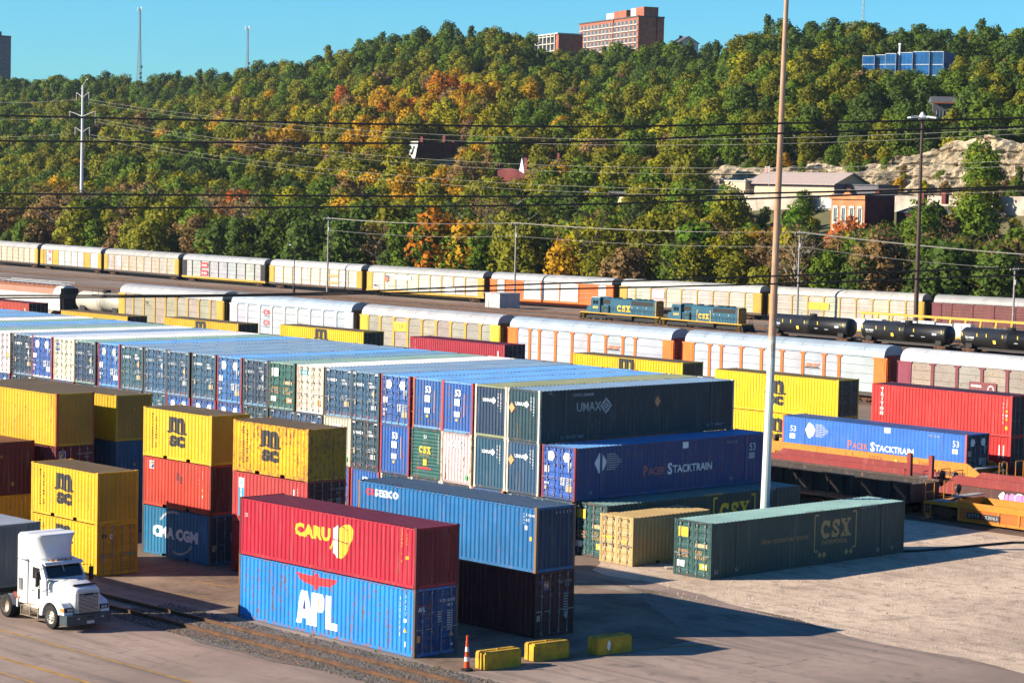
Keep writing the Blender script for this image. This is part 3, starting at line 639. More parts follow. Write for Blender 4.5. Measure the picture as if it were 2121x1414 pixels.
def m_door(k):
    """right-hand door leaf seen from outside; hinge at +Y... spans y 0.01..W/2-0.14 at the +X end"""
    L, W, H = DIM[k]
    def mk():
        b = MB(); y0, y1 = 0.012, W/2-0.135; z0, z1 = 0.155, H-0.115; x = L/2-0.02
        b.box(x-0.04, x, y0, y0+0.09, z0, z1); b.box(x-0.04, x, y1-0.09, y1, z0, z1)
        n = 6 if k == '53' else 5; p = []
        hgt = (z1-z0)/n
        for i in range(n):
            z = z0+i*hgt
            p += [(x-0.004, z), (x-0.004, z+hgt*0.32), (x-0.036, z+hgt*0.42), (x-0.036, z+hgt*0.88)]
        p.append((x-0.004, z1)); b.strip(p, 'y', y0+0.09, y1-0.09)
        for i in range(4):
            z = z0+0.2+i*(z1-z0-0.4)/3; b.box(x, x+0.02, y1-0.02, y1+0.06, z-0.05, z+0.05)
        return b.mesh('door', PAINT)
    return cached(('door', k), mk)
def m_rod(k):
    L, W, H = DIM[k]
    def mk():
        b = MB(); b.tube((L/2+0.012, 0, 0.06), (L/2+0.012, 0, H-0.05), 0.019, n=6)
        for z in (0.2, H*0.36, H*0.64, H-0.2): b.box(L/2-0.02, L/2+0.03, -0.05, 0.05, z-0.03, z+0.03)
        b.box(L/2+0.02, L/2+0.045, -0.02, 0.36, H*0.40-0.02, H*0.40+0.02)
        return b.mesh('lock_rod', STEEL)
    return cached(('rod', k), mk)
def blend(a, b, t): return tuple(a[i]*(1-t)+b[i]*t for i in range(3))
class Box: pass
def container(k, x, y, z, orient, doors, col, label, roof=None, post=None, endc=None, frame=None, rust=0.25, sides=True, group=None, hend=False, back=True, openings=True, rot_extra=0, dcol=None, sidec=None):
    """orient 'B': long side along x, its -y side and +x end are in view; 'A': long side along y, its -y end and +x side are in view.
    (x, y) is the lowest x and y of the footprint; doors: whether the doors are at the end in view."""
    L, W, H = DIM[k]
    cx, cy = (x+L/2, y+W/2) if orient == 'B' else (x+W/2, y+L/2)
    rot = {('B', True): 0, ('B', False): math.pi, ('A', True): -math.pi/2, ('A', False): math.pi/2}[(orient, doors)]
    t = thing('shipping_container', label, 'shipping container', (cx, cy, z), rot+rot_extra, group)
    frame = frame or blend(col, (0.02, 0.02, 0.02), 0.15); post = post or frame
    link('roof', m_roof(k), t, color=roof or blend(col, (0.10, 0.09, 0.08), 0.35), rust=rust*0.8)
    link('frame', m_frame(k), t, color=frame, rust=rust+0.1)
    for i, (sx, sy) in enumerate(((-1,-1),(1,-1),(1,1),(-1,1))):
        link('corner_post', m_post(k), t, (sx*(L/2), sy*(W/2), 0), [0, math.pi/2, math.pi, -math.pi/2][i], post, rust+0.08)
    if sides:
        link('side_panel', m_side(k), t, color=sidec or col, rust=rust); link('side_panel', m_side(k), t, rot=math.pi, color=sidec or col, rust=rust)
    if back or not doors: link('end_panel', m_end(k, hend), t, color=endc or col, rust=rust)
    if back or doors:
        dc = dcol or endc or col
        for s in (1, -1):
            d = link('door', m_door(k), t, color=dc, rust=rust)
            if s < 0: d.scale = (1, -1, 1)
            for yy in (0.28, 0.80): link('lock_rod', m_rod(k), d, (0, yy*W/2.438, 0))
    c = Box(); c.t, c.L, c.W, c.H, c.k = t, L, W, H, k
    vis_minus = (orient == 'B') == doors       # the visible long side is local -Y
    c.side_rot = 0 if vis_minus else math.pi
    c.end_rot = math.pi/2 if doors else -math.pi/2
    return c
def drape(me, prof, x0, side_y):
    """cut a flat print at every fold of the corrugated sheet and lay it into the folds"""
    bm = bmesh.new(); bm.from_mesh(me)
    xs_ = [w_.co.x for w_ in bm.verts]; lo, hi = min(xs_), max(xs_)
    for px_, _ in prof:
        q = px_-x0
        if lo+1e-4 < q < hi-1e-4: bmesh.ops.bisect_plane(bm, geom=bm.verts[:]+bm.edges[:]+bm.faces[:], plane_co=(q, 0, 0), plane_no=(1, 0, 0), dist=1e-6)
    pxs = [p[0] for p in prof]; pys = [p[1] for p in prof]
    for w_ in bm.verts: w_.co.y += float(np.interp(w_.co.x+x0, pxs, pys))-side_y-0.005
    out = bpy.data.meshes.new(me.name); bm.to_mesh(out); bm.free()
    for m_ in me.materials: out.materials.append(m_)
    return out
def on_side(c, me, u, v, lift=0.012, name='lettering'):
    k_ = c.k
    prof = corr(-c.L/2+0.13, c.L/2-0.13, 0.285 if k_ != '53' else 0.31, 0.040 if k_ != '53' else 0.020, -c.W/2+0.012)
    me = cached(('dr', me.name, k_, round(u, 3)), lambda: drape(me, prof, -c.L/2+u, -(c.W/2+0.004)))
    o = link(name, me, c.t, rot=c.side_rot); s = 1 if c.side_rot == 0 else -1
    o.location = (s*(-c.L/2+u), -s*(c.W/2+lift-0.012+0.004), v); return o
def on_end(c, me, u, v, lift=0.012, name='lettering', doors=False):
    o = link(name, me, c.t, rot=c.end_rot); s = 1 if c.end_rot > 0 else -1
    d = c.L/2+(0.002 if not doors else -0.012)
    o.location = (s*d, s*(-c.W/2+u), v); return o

# ---- prints used again and again
def p_msc(sc_=1.0):
    def mk():
        f = Flat(); k = sc_
        f.text('m', 0.02*k, 0.60*k, 0.60*k, BLACKP, w=1.10*k, bold=0.06)
        f.stroke([(-0.08*k,0.60*k),(0.1*k,0.56*k),(0.3*k,0.64*k),(0.55*k,0.58*k),(0.85*k,0.55*k),(1.26*k,0.58*k)], 0.08*k, BLACKP)
        f.text('sc', 0.04*k, 0.0, 0.47*k, BLACKP, w=1.08*k, bold=0.07); return f.mesh('logo')
    return cached(('msc', sc_), mk)
def vtext(s, h, mat, w=None, line=0.9): return txt('\n'.join(s), h, mat=mat, line=line, bold=0.012, w=w)
def diamond_logo(f, cx, cz, r, mat):
    f.ring([(cx-r,cz),(cx,cz-r),(cx+r,cz),(cx,cz+r)], [(cx-r*0.62,cz),(cx,cz-r*0.62),(cx+r*0.62,cz),(cx,cz+r*0.62)], mat)
    f.ring([(cx-r*0.45,cz),(cx,cz-r*0.45),(cx+r*0.45,cz),(cx,cz+r*0.45)], [(cx-r*0.18,cz),(cx,cz-r*0.18),(cx+r*0.18,cz),(cx,cz+r*0.18)], mat)
def hexa(f, cx, cz, r, mat): f.poly([(cx-r*1.2,cz),(cx-r*0.6,cz-r),(cx+r*0.6,cz-r),(cx+r*1.2,cz),(cx+r*0.6,cz+r),(cx-r*0.6,cz+r)], mat)
def p_umax_door(num, dia=True):
    def mk():
        f = Flat(); r = random.Random(num); a = r.uniform(-.12, .10); W_ = WHITE if r.random() < .7 else OLDWHITE; T_ = r.choice([TANP, ORGP, OLDWHITE])
        f.text('UMAX', 0.22, 2.02+a, 0.18, W_, bold=0.02); diamond_logo(f, 0.96, 2.11+a, 0.16, W_)
        b_ = r.uniform(-.06, .12)
        f.text('UMXU', 1.5, 2.16+b_, 0.13, W_, w=0.40, bold=0.015); f.text(num, 1.5, 1.95+b_, 0.15, W_, w=0.68, bold=0.015)
        if dia: f.diamond(2.02, 1.62+b_, 0.18, 0.24, T_)
        for i in range(4):
            if r.random() < .8: f.rect(1.55, 1.24-0.08*i, 0.30*r.uniform(.5, 1), 0.035, GREYP)
            if r.random() < .8: f.rect(1.92, 1.24-0.08*i, 0.34*r.uniform(.5, 1), 0.035, GREYP)
        if r.random() < .8: f.rect(0.28+r.uniform(-.05,.05), 0.84, 0.15, 0.34, r.choice([TANP, GREYP, TANP]))
        if r.random() < .85: f.rect(1.84, 0.62+r.uniform(-.06,.06), 0.42, 0.32*r.uniform(.7, 1), r.choice([OLDWHITE, TANP, OLDWHITE]))
        f.rect(0.15, 2.68, 0.24, 0.06, W_); f.rect(2.15, 2.68, 0.24, 0.06, W_)
        q_ = r.choice([FADERED, REDP, TANP, OLDWHITE])
        for q in (0.25, 0.8, 1.5, 2.1): f.rect(q, 0.17, 0.2, 0.05, q_)
        return f.mesh()
    return cached(('umxd', num, dia), mk)
def p_pacer_door(seed):
    def mk():
        f = Flat(); r = random.Random(seed)
        h_ = WHITE if r.random() < .75 else OLDWHITE; hexa(f, 0.68, 2.28, 0.25, h_); hexa(f, 1.92, 2.28, 0.25, h_)
        f.rect(0.2, 1.28+r.uniform(-.1,.1), 0.38, 0.40*r.uniform(.7,1), r.choice([WHITE, OLDWHITE, OLDWHITE])); f.rect(2.0, 1.72, 0.28, 0.3, OLDWHITE); f.rect(2.04, 1.5, 0.14, 0.2, OLDWHITE)
        for i in range(5): f.rect(1.48, 1.12-0.09*i, 0.30, 0.05, WHITE); f.rect(1.9, 1.12-0.09*i, 0.4, 0.045, GREYP)
        f.rect(0.22, 0.72, 0.36, 0.12, GREYP); f.rect(0.24, 0.42, 0.14, 0.2, TANP); f.rect(1.88, 0.42, 0.46, 0.32, TANP if r.random() < 0.5 else WHITE)
        return f.mesh()
    return cached(('pacd', seed), mk)
def p_53(): 
    def mk():
        f = Flat(); f.text('53', 1.02, 2.02, 0.40, WHITE, bold=0.03); f.rect(0.98, 1.5, 0.46, 0.38, WHITE); f.rect(0.98, 0.86, 0.46, 0.3, WHITE)
        f.poly([(1.2+0.09*math.cos(a*0.7), 0.68+0.09*math.sin(a*0.7)) for a in range(9)], YELP); f.rect(1.78, 0.9, 0.05, 1.3, ORGP); return f.mesh()
    return cached('p53', mk)
def p_umax_end(dia):
    def mk():
        f = Flat(); f.text('UMAX', 0.62, 1.93, 0.20, WHITE, bold=0.025); diamond_logo(f, 1.5, 2.03, 0.2, WHITE)
        if dia: f.diamond(0.33, 1.78, 0.24, 0.30, ORGP)
        f.text('\n'.join('UMXU'), 1.82, 1.72, 0.75, WHITE, w=0.10); f.text('\n'.join('2370491'), 2.02, 1.42, 1.05, WHITE, w=0.11)
        return f.mesh()
    return cached(('umxe', dia), mk)
def p_csx_end():
    def mk():
        f = Flat(); f.text('53', 1.05, 2.28, 0.2, WHITE); slab_csx(f, 0.68, 1.42, 0.40, YELP, 1.0); f.text('INTERMODAL', 0.75, 1.24, 0.11, OLDGOLD, w=0.86)
        f.rect(1.05, 0.72, 0.3, 0.36, YELP); f.rect(0.55, 0.5, 1.2, 0.08, REDP); f.rect(0.95, 0.58, 0.5, 0.06, REDP)
        f.text('\n'.join('CSXU933206'), 2.3, 0.9, 1.7, WHITE, w=0.09); return f.mesh()
    return cached('csxe', mk)
def p_csx_door(num, big=True):
    def mk():
        f = Flat()
        f.rect(0.26, 1.98, 0.72, 0.5, YELP if big else WHITE)
        f.text('WARNING', 0.24, 1.16, 0.16, ORGP, w=0.8); f.text('HI CUBE', 0.24, 0.92, 0.16, ORGP, w=0.8)
        f.rect(1.45, 1.52, 0.82, 0.2, TANP); f.text('CSXU', 1.42, 1.16, 0.2, OLDGOLD, w=0.5, bold=.02); f.text(num, 1.42, 0.9, 0.2, OLDGOLD, w=0.8, bold=.02)
        f.rect(0.22, 0.42, 0.5, 0.32, WHITE); f.rect(1.78, 0.4, 0.5, 0.3, YELP if big else ORGP); f.diamond(2.1, 0.55, 0.15, 0.13, WHITE)
        return f.mesh()
    return cached(('csxd', num, big), mk)
def p_iso_door(code, num, logo=None, lm=None):
    def mk():
        f = Flat()
        if logo: f.text(logo, 0.16, 1.72, 0.20, lm or WHITE, w=0.42, bold=0.03)
        f.text(code, 1.35, 1.98, 0.12, OLDWHITE, w=0.36); f.text(num, 1.78, 1.98, 0.12, OLDWHITE, w=0.5); f.text('4501', 1.78, 1.78, 0.12, OLDWHITE, w=0.3)
        for i in range(5): f.rect(1.28, 1.5-0.1*i, 0.26, 0.035, GREYP); f.rect(1.78, 1.55-0.1*i, 0.34, 0.035, GREYP)
        f.rect(0.10, 0.62, 0.2, 0.3, TANP); f.rect(1.9, 0.5, 0.14, 0.24, OLDWHITE); return f.mesh()
    return cached(('isod', code, num, logo), mk)
MSCY, MSCY2 = (0.98, 0.53, 0.010), (0.92, 0.45, 0.010); MSCTOP = (0.27, 0.175, 0.07)
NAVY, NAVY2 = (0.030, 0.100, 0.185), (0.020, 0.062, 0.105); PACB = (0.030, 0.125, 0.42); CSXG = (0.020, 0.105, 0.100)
STEELR, BRIGHTR, OLIVER, TEALR, WHITER, DARKR = (0.20, 0.31, 0.44), (0.14, 0.36, 0.70), (0.27, 0.29, 0.15), (0.23, 0.37, 0.32), (0.95, 0.90, 0.82), (0.15, 0.29, 0.43)
CREAM = (0.74, 0.66, 0.53)

# ---- the two foreground stacks beside the track
c = container('40h', -86.55, 65.65, 0, 'B', True, (0.014, 0.27, 0.76), 'long sky blue container with red eagle and white letters, under the crimson one', post=hx('5f5048'), rust=0.48, endc=hx('144a86'))
f = Flat(); k = 1.0
for s, (A, B_) in enumerate((((3.35, 2.42), (4.62, 2.36)), ((4.82, 2.36), (6.1, 2.36)))):
    pass
f.poly([(0.0,1.62),(1.28,1.58),(1.30,1.20),(1.12,1.18),(0.62,1.24),(0.36,1.34)], REDP); f.poly([(1.62,1.58),(2.95,1.62),(2.80,1.46),(2.45,1.25),(1.62,1.20)], REDP)
f.poly([(1.29,1.02),(1.40,0.95),(1.52,1.02),(1.61,1.20),(1.61,1.66),(1.56,1.72),(1.40,1.74),(1.29,1.62)], REDP)
a = 0.86/1.45
f.poly([(0.10,-0.62),(0.42,0.86),(0.92,0.86),(1.22,-0.62),(0.86,-0.62),(0.82,-0.36),(0.50,-0.36),(0.45,-0.62)], WHITE)
f.poly([(0.58,0.05),(0.76,0.05),(0.68,0.48)], BLUEP)
f.poly([(1.20,-0.62),(1.20,0.86),(1.88,0.86),(2.08,0.70),(2.08,0.22),(1.88,0.04),(1.56,0.04),(1.56,-0.62)], WHITE); f.rect(1.58, 0.26, 0.18, 0.34, TANP)
f.poly([(2.14,-0.62),(2.14,0.86),(2.52,0.86),(2.52,-0.30),(2.98,-0.30),(2.98,-0.62)], WHITE)
on_side(c, f.mesh('logo'), 4.1, 0.98, name='logo')
f = Flat(); f.poly([(0,0),(0.2,0),(0.1,0.2)], YELP); f.rect(0.02, 0.42, 0.16, 0.16, WHITE); f.text('\n'.join('APZU'), 0.1, 0.72, 0.9, WHITE, w=0.07); f.text('\n'.join('4205178'), -0.26, -0.2, 1.7, WHITE, w=0.07); f.rect(0.1,-0.62,0.06,0.24,WHITE)
on_side(c, f.mesh(), 11.45, 1.0)
f = Flat(); f.text('APL', 0.14, 1.72, 0.20, WHITE, w=0.4, bold=0.03); f.rect(0.14, 1.98, 0.38, 0.03, REDP); f.text('APZU', 1.34, 2.02, 0.13, WHITE, w=0.36); f.text('420517 8', 1.78, 2.02, 0.13, WHITE, w=0.56); f.text('4301', 1.78, 1.82, 0.13, WHITE, w=0.3)
for i in range(5): f.rect(1.24, 1.6-0.1*i, 0.24, 0.04, GREYP)
for i in range(9): f.rect(1.78, 1.6-0.1*i, 0.3, 0.05, GREYP)
f.rect(0.07, 0.42, 0.2, 0.3, ORGP); f.poly([(1.88,0.55),(2.12,0.55),(2.0,0.82)], ORGP); f.rect(0.3, 1.32, 0.14, 0.04, GREYP); f.rect(1.95, 0.14, 0.16, 0.08, WHITE)
on_end(c, f.mesh(), 0.05, 0.2, doors=True)
c = container('40', -86.55, 65.65, 2.896, 'B', False, (0.52, 0.006, 0.034), 'long crimson container with yellow letters and heart cube emblem, atop the sky blue one', roof=(0.25, 0.03, 0.045), rust=0.24, endc=hx('8a1024'), post=hx('6e1420'))
f = Flat(); f.text('CARU', 0, 0.34, 0.60, YELP, w=2.5, bold=0.06, gap=1.1)
f.poly([(2.5,0.0),(2.72,0.30),(2.72,-0.05),(2.98,-0.28),(3.3,-0.30),(3.62,-0.05),(3.72,0.22),(3.98,0.62),(4.02,1.0),(3.88,1.22),(3.66,1.24),(3.4,1.18),(2.9,0.9),(2.7,0.42),(2.45,0.1)], YELP)
f.poly([(2.72,-0.1),(3.04,-0.32),(3.04,1.14),(2.72,0.98)], WHITE)
f.stroke([(3.06,-0.34),(3.06,1.2)], 0.05, MAROONP); f.stroke([(2.72,0.48),(3.06,0.46),(3.7,0.40)], 0.05, MAROONP); f.stroke([(3.42,-0.28),(3.42,1.14)], 0.04, MAROONP); f.stroke([(3.06,1.18),(3.7,0.98),(3.7,0.2)], 0.04, MAROONP)
on_side(c, f.mesh('logo'), 4.0, 0.98, name='logo')
f = Flat(); f.text('\n'.join('CARU'), 0.2, 1.5, 0.5, YELP, w=0.06); f.text('\n'.join('223947 1 4'), -0.12, 0.75, 1.5, YELP, w=0.07); f.rect(0.18, 0.9, 0.14, 0.14, YELP)
on_side(c, f.mesh(), 11.35, 0.3); on_end(c, txt('\n'.join('CARU223947'), 1.5, w=0.07, mat=OLDGOLD), 1.8, 0.7)
on_side(c, txt('22', 0.16, mat=WHITE), 0.35, 1.75)
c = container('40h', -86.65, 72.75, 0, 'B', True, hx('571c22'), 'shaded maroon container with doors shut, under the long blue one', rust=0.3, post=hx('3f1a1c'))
f = Flat(); f.rect(0.44, 2.0, 0.34, 0.36, FADERED); f.rect(0.44, 1.96, 0.34, 0.06, BLUEP); f.text('TAL', 0.47, 2.12, 0.13, WHITE, w=0.28); f.text('TRLU', 1.3, 2.22, 0.12, OLDWHITE, w=0.36); f.text('727238 3', 1.75, 2.22, 0.12, OLDWHITE, w=0.5); f.text('45G1', 1.75, 2.05, 0.12, OLDWHITE, w=0.3)
for i in range(9): f.rect(1.7, 1.7-0.12*i, 0.28, 0.04, GREYP)
f.rect(0.02, 1.02, 0.2, 0.05, GREYP); f.rect(0.04, 0.62, 0.2, 0.26, TANP); f.rect(1.8, 0.62, 0.14, 0.24, OLDWHITE); f.poly([(0.12,2.42),(0.22,2.26),(0.3,2.42)], BLUEP)
on_end(c, f.mesh(), 0.1, 0.12, doors=True)
c = container('40h', -86.65, 72.75, 2.896, 'B', False, (0.010, 0.155, 0.40), 'long mid blue container with red and white lettering at its far top corner', roof=(0.11, 0.155, 0.21), rust=0.28, post=hx('8a6a52'), endc=hx('123a5c'))
f = Flat(); f.text('seaco', 0.62, 0, 0.36, WHITE, w=1.7, bold=0.018); f.arc(0.17, 0.18, 0.13, 0.13, 30, 330, 0.1, REDP); f.rect(0.32, 0.12, 0.25, 0.1, REDP); f.rect(0.36, 0.03, 0.2, 0.06, REDP); f.rect(0.36, 0.26, 0.2, 0.06, REDP)
on_side(c, f.mesh('logo'), 0.55, 2.22, name='logo')
f = Flat(); f.text('\n'.join('CRXU'), 0.0, 1.9, 0.5, WHITE, w=0.08); f.text('715048', 0.2, 2.25, 0.12, WHITE); f.text('45', 0.2, 2.02, 0.14, WHITE); f.rect(0.45, 1.2, 0.14, 0.18, YELP); f.rect(0.1, 1.65, 0.22, 0.2, GREYP)
on_side(c, f.mesh(), 11.3, 0.2)
for i in range(5): on_end(c, cached('vent', lambda: Flat().rect(0, 0, 0.05, 0.12, OLDWHITE).mesh('vent_cover')), 1.2+0.22*i, 2.55, name='vent_cover')

# ---- yellow columns
def msc20(x, y, z, doors, label, rust, col=MSCY):
    c = container('20', x, y, z, 'B', doors, col, label, roof=MSCTOP, rust=rust, endc=blend(col, (0.26,0.13,0.02), 0.45), post=blend(col, (0.35,0.15,0.03), 0.35), group='yellow twenty foot containers')  # end colour browned to carry the shade of the sunless end
    on_side(c, p_msc(1.32), 2.25, 0.68, name='logo')
    f = Flat(); f.text('\n'.join('MEDITERRANEAN'), 0, 0, 1.85, BLACKP, w=0.11, bold=.04); f.text('\n'.join('SHIPPING CO'), 0.32, 0.05, 1.65, BLACKP, w=0.14, bold=.05)
    on_side(c, f.mesh(), 0.75, 0.46)
    f = Flat(); f.text('\n'.join('MSCU'), 0.02, 1.5, 0.55, BLACKP, w=0.06); f.text('\n'.join('2694183'), 0.0, 0.3, 1.05, BLACKP, w=0.05); f.text('\n'.join('22G1'), 0.24, 0.9, 0.6, OLDGOLD, w=0.05)
    on_side(c, f.mesh(), 5.2, 0.36)
    return c
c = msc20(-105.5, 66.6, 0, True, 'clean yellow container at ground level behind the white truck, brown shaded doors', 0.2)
f = Flat(); f.text('m', 0.26, 1.78, 0.2, BLACKP, w=0.26, bold=.05); f.arc(0.82, 1.85, 0.07, 0.1, 0, 360, 0.05, WHITE); f.rect(0.26, 0.6, 0.2, 0.3, TANP); f.rect(1.86, 0.82, 0.32, 0.14, GREENP)
on_end(c, f.mesh(), 0.05, 0.1, doors=True)
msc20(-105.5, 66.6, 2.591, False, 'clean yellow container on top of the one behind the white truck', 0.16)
c = container('20', -104.9, 73.1, 0, 'B', True, (0.010, 0.17, 0.34), 'teal blue container with large white letters, at the bottom of its stack of three', rust=0.25, endc=hx('0d2f48'), post=hx('4a4440'))
f = Flat(); f.text('CMA CGM', 0, 0, 0.62, WHITE, w=4.0, bold=0.06); f.arc(1.9, 0.4, 1.4, 1.05, 75, 150, 0.13, OLDWHITE); f.arc(2.3, 0.3, 1.3, 1.0, 250, 335, 0.13, OLDWHITE)
on_side(c, f.mesh('logo'), 0.95, 0.98, name='logo'); f = Flat(); f.text('\n'.join('CMAU'), 0, 1.3, .6, GREYP, w=.07); f.text('\n'.join('1234570'), .25, .8, 1.0, GREYP, w=.06); on_side(c, f.mesh(), 5.2, 0.3)
on_end(c, p_iso_door('CMAU', '153620'), 0.05, 0.1, doors=True)
c = container('20', -104.9, 73.1, 2.591, 'B', False, (0.62, 0.055, 0.03), 'faded red container with a small blue flag sign, middle of its stack of three', rust=0.36, endc=hx('6a2422'), post=hx('7a3428'))
f = Flat(); f.rect(0, 0, 0.44, 0.42, WHITE); f.rect(0.04, 0.04, 0.36, 0.34, BLUEP); f.poly([(0.1,0.06),(0.18,0.06),(0.36,0.32),(0.14,0.32)], YELP); f.stroke([(0.12,0.2),(0.3,0.24)], 0.04, WHITE)
on_side(c, f.mesh('logo'), 0.55, 1.95, name='logo'); f = Flat(); f.rect(0, 0, 0.28, 0.4, MAROONP); f.rect(0.24, -0.16, 0.26, 0.4, MAROONP); on_side(c, f.mesh(), 3.0, 1.55)
f = Flat(); f.text('\n'.join('FSCU'), 0.24, 1.5, .4, WHITE, w=.06); f.text('\n'.join('7413509'), 0.0, .2, 1.25, WHITE, w=.07); f.rect(.26, .82, .1, .14, YELP); f.rect(.26, .5, .1, .14, WHITE); on_side(c, f.mesh(), 5.0, .35)
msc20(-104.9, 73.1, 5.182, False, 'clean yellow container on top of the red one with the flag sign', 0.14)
c = container('20', -97.0, 73.1, 0, 'B', False, hx('a01420'), 'deep red container at the bottom of its stack, mostly behind the crimson one', rust=0.25)
c = container('20', -97.0, 73.1, 2.591, 'B', True, (0.56, 0.05, 0.05), 'weathered red container with a vertical white and blue name band, under rust streaked yellow', rust=0.36, endc=hx('5c1a22'))
f = Flat(); f.rect(0, 0, 0.40, 1.95, CYANP); f.rect(0, 1.45, 0.40, 0.5, WHITE); f.text('\n'.join('CRONOS'), 0.08, 0.06, 1.35, WHITE, w=0.22, bold=.04); f.diamond(0.2, 1.7, .12, .14, CYANP)
on_side(c, f.mesh('logo'), 0.5, 0.32, name='logo'); f = Flat(); f.rect(0, .6, .08, 1.1, WHITE); f.text('\n'.join('CRXU'), .3, 1.2, .6, WHITE, w=.07); on_side(c, f.mesh(), 4.9, .4); on_end(c, p_iso_door('CRXU', '325896'), 0.05, 0.1, doors=True)
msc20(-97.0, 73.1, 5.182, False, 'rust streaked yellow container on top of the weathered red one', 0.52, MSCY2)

# ---- stacks at the near edge of the yard, beyond the white truck
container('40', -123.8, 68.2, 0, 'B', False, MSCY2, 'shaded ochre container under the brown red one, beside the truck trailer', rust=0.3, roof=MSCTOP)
c = container('40h', -123.8, 68.2, 2.591, 'B', False, hx('6d2420'), 'dull brown red container with a bare roof, lower than the yellow ones behind it', roof=(0.22, 0.075, 0.045), rust=0.3)
f = Flat(); f.poly([(0,0),(.16,0),(.08,.16)], ORGP); f.rect(.7, -1.55, .16, .2, ORGP); on_end(c, f.mesh(), 0.3, 2.05); on_end(c, txt('\n'.join('TGHU5023'), 1.0, w=.06, mat=GREYP), 2.0, 1.4)
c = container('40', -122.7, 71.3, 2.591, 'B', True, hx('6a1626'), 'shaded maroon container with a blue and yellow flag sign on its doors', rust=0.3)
f = Flat(); f.rect(0, 0, .42, .42, WHITE); f.rect(.03, .03, .36, .36, BLUEP); f.poly([(.08,.1),(.16,.05),(.34,.3),(.12,.32)], YELP); on_end(c, f.mesh('logo'), .2, 1.9, doors=True); on_end(c, p_iso_door('FSCU', '412387'), 0.05, 0.1, doors=True)
container('40', -122.7, 71.3, 0, 'B', True, hx('7a1a22'), 'dark red container hidden at the bottom behind the yellow pair', rust=0.3)
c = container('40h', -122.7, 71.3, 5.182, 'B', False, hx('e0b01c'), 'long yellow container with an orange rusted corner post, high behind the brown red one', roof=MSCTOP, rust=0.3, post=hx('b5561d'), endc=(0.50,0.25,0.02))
on_side(c, txt('MSC', 0.5, mat=BLACKP, bold=.05), 5.2, 1.2); f = Flat(); f.text('\n'.join('MSCU'), .2, 1.9, .5, BLACKP, w=.06); f.text('\n'.join('4501893'), 0, .6, 1.2, OLDGOLD, w=.05); on_side(c, f.mesh(), 11.4, .3); on_end(c, txt('\n'.join('MSCU450189'), 1.3, w=.06, mat=BLACKP), 2.0, 1.2)
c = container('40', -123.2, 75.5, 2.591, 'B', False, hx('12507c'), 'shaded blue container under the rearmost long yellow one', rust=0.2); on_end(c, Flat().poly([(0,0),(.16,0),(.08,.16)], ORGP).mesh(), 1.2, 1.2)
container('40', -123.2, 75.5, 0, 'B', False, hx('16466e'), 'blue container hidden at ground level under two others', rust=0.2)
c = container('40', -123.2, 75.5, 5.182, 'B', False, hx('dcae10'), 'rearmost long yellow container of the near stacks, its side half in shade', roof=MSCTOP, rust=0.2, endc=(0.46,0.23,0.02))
on_side(c, txt('\n'.join('MSCU'), .5, w=.06, mat=BLACKP), 11.3, 1.9); on_end(c, Flat().poly([(0,0),(.14,0),(.07,.14)], ORGP).mesh(), 1.2, 1.7)

# ---- the long stack of fifty-three footers
SX, SP, SY, H53 = -93.3, 2.706, 91.25, 2.908
KIND = {  # colour, post, doors?, hend, print, look
 'um': (NAVY, (0.06,0.07,0.075), True, 'dark blue container with white wordmark doors'),
 'un': (NAVY2, (0.06,0.07,0.075), True, 'blackish teal container with white wordmark doors'),
 'ue': (NAVY, (0.72,0.66,0.55), False, 'dark blue container with white corner posts'),
 'uf': (NAVY2, (0.72,0.66,0.55), False, 'dark slate container with white corner posts'),
 'pd': (PACB, (0.30,0.03,0.05), True, 'bright blue container with hexagon marked doors'),
 'pe': (PACB, (0.42,0.04,0.07), False, 'bright blue container with red corner posts'),
 'po': (PACB, (0.60,0.13,0.03), False, 'bright blue container with orange corner posts'),
 'cw': (CREAM, (0.60,0.48,0.34), True, 'cream container with rust stained doors'),
 'cx': (CREAM, (0.66,0.56,0.42), False, 'cream container with plain faded end'),
 'ww': ((0.76,0.72,0.66), (0.7,0.6,0.5), True, 'white container with tall plain doors'),
 'cg': (CSXG, (0.03,0.07,0.07), True, 'green container with placarded doors'),
 'ce': (CSXG, (0.03,0.08,0.08), False, 'green container with yellow end logo'),
}
top = [('uf',STEELR),('uf',OLIVER),('pe',BRIGHTR),('po',BRIGHTR),('pd',BRIGHTR),('um',STEELR),('um',STEELR),('cw',WHITER),('cg',TEALR),('un',DARKR),('pd',BRIGHTR),('um',STEELR),('um',STEELR),('um',STEELR),('um',STEELR),
       ('pd',BRIGHTR),('un',TEALR),('cw',WHITER),('pd',(0.55,0.60,0.70)),('un',STEELR),('ww',WHITER),
       ('un',TEALR),('un',STEELR),('pd',BRIGHTR),('cg',TEALR),('ww',WHITER),('pd',STEELR),('pd',BRIGHTR),('un',STEELR),('pd',BRIGHTR),('pd',STEELR)]
mid = [(-1,'pd'),(0,'ue'),(1,'ue'),(2,'cx'),(3,'ce'),(4,'pe'),(5,'un'),(6,'cx'),(7,'um'),(8,'um'),(9,'un'),(10,'pd'),(11,'pd'),(12,'pd'),(13,'um'),(14,'un'),(15,'pd'),(16,'um'),(17,'pd'),(18,'um'),(19,'un'),(20,'pd')]
bot = [(-2,'cg'),(-1,'um'),(0,'um'),(1,'po'),(2,'uf'),(3,'ue'),(4,'uf'),(5,'pe'),(6,'pd'),(7,'pd')]
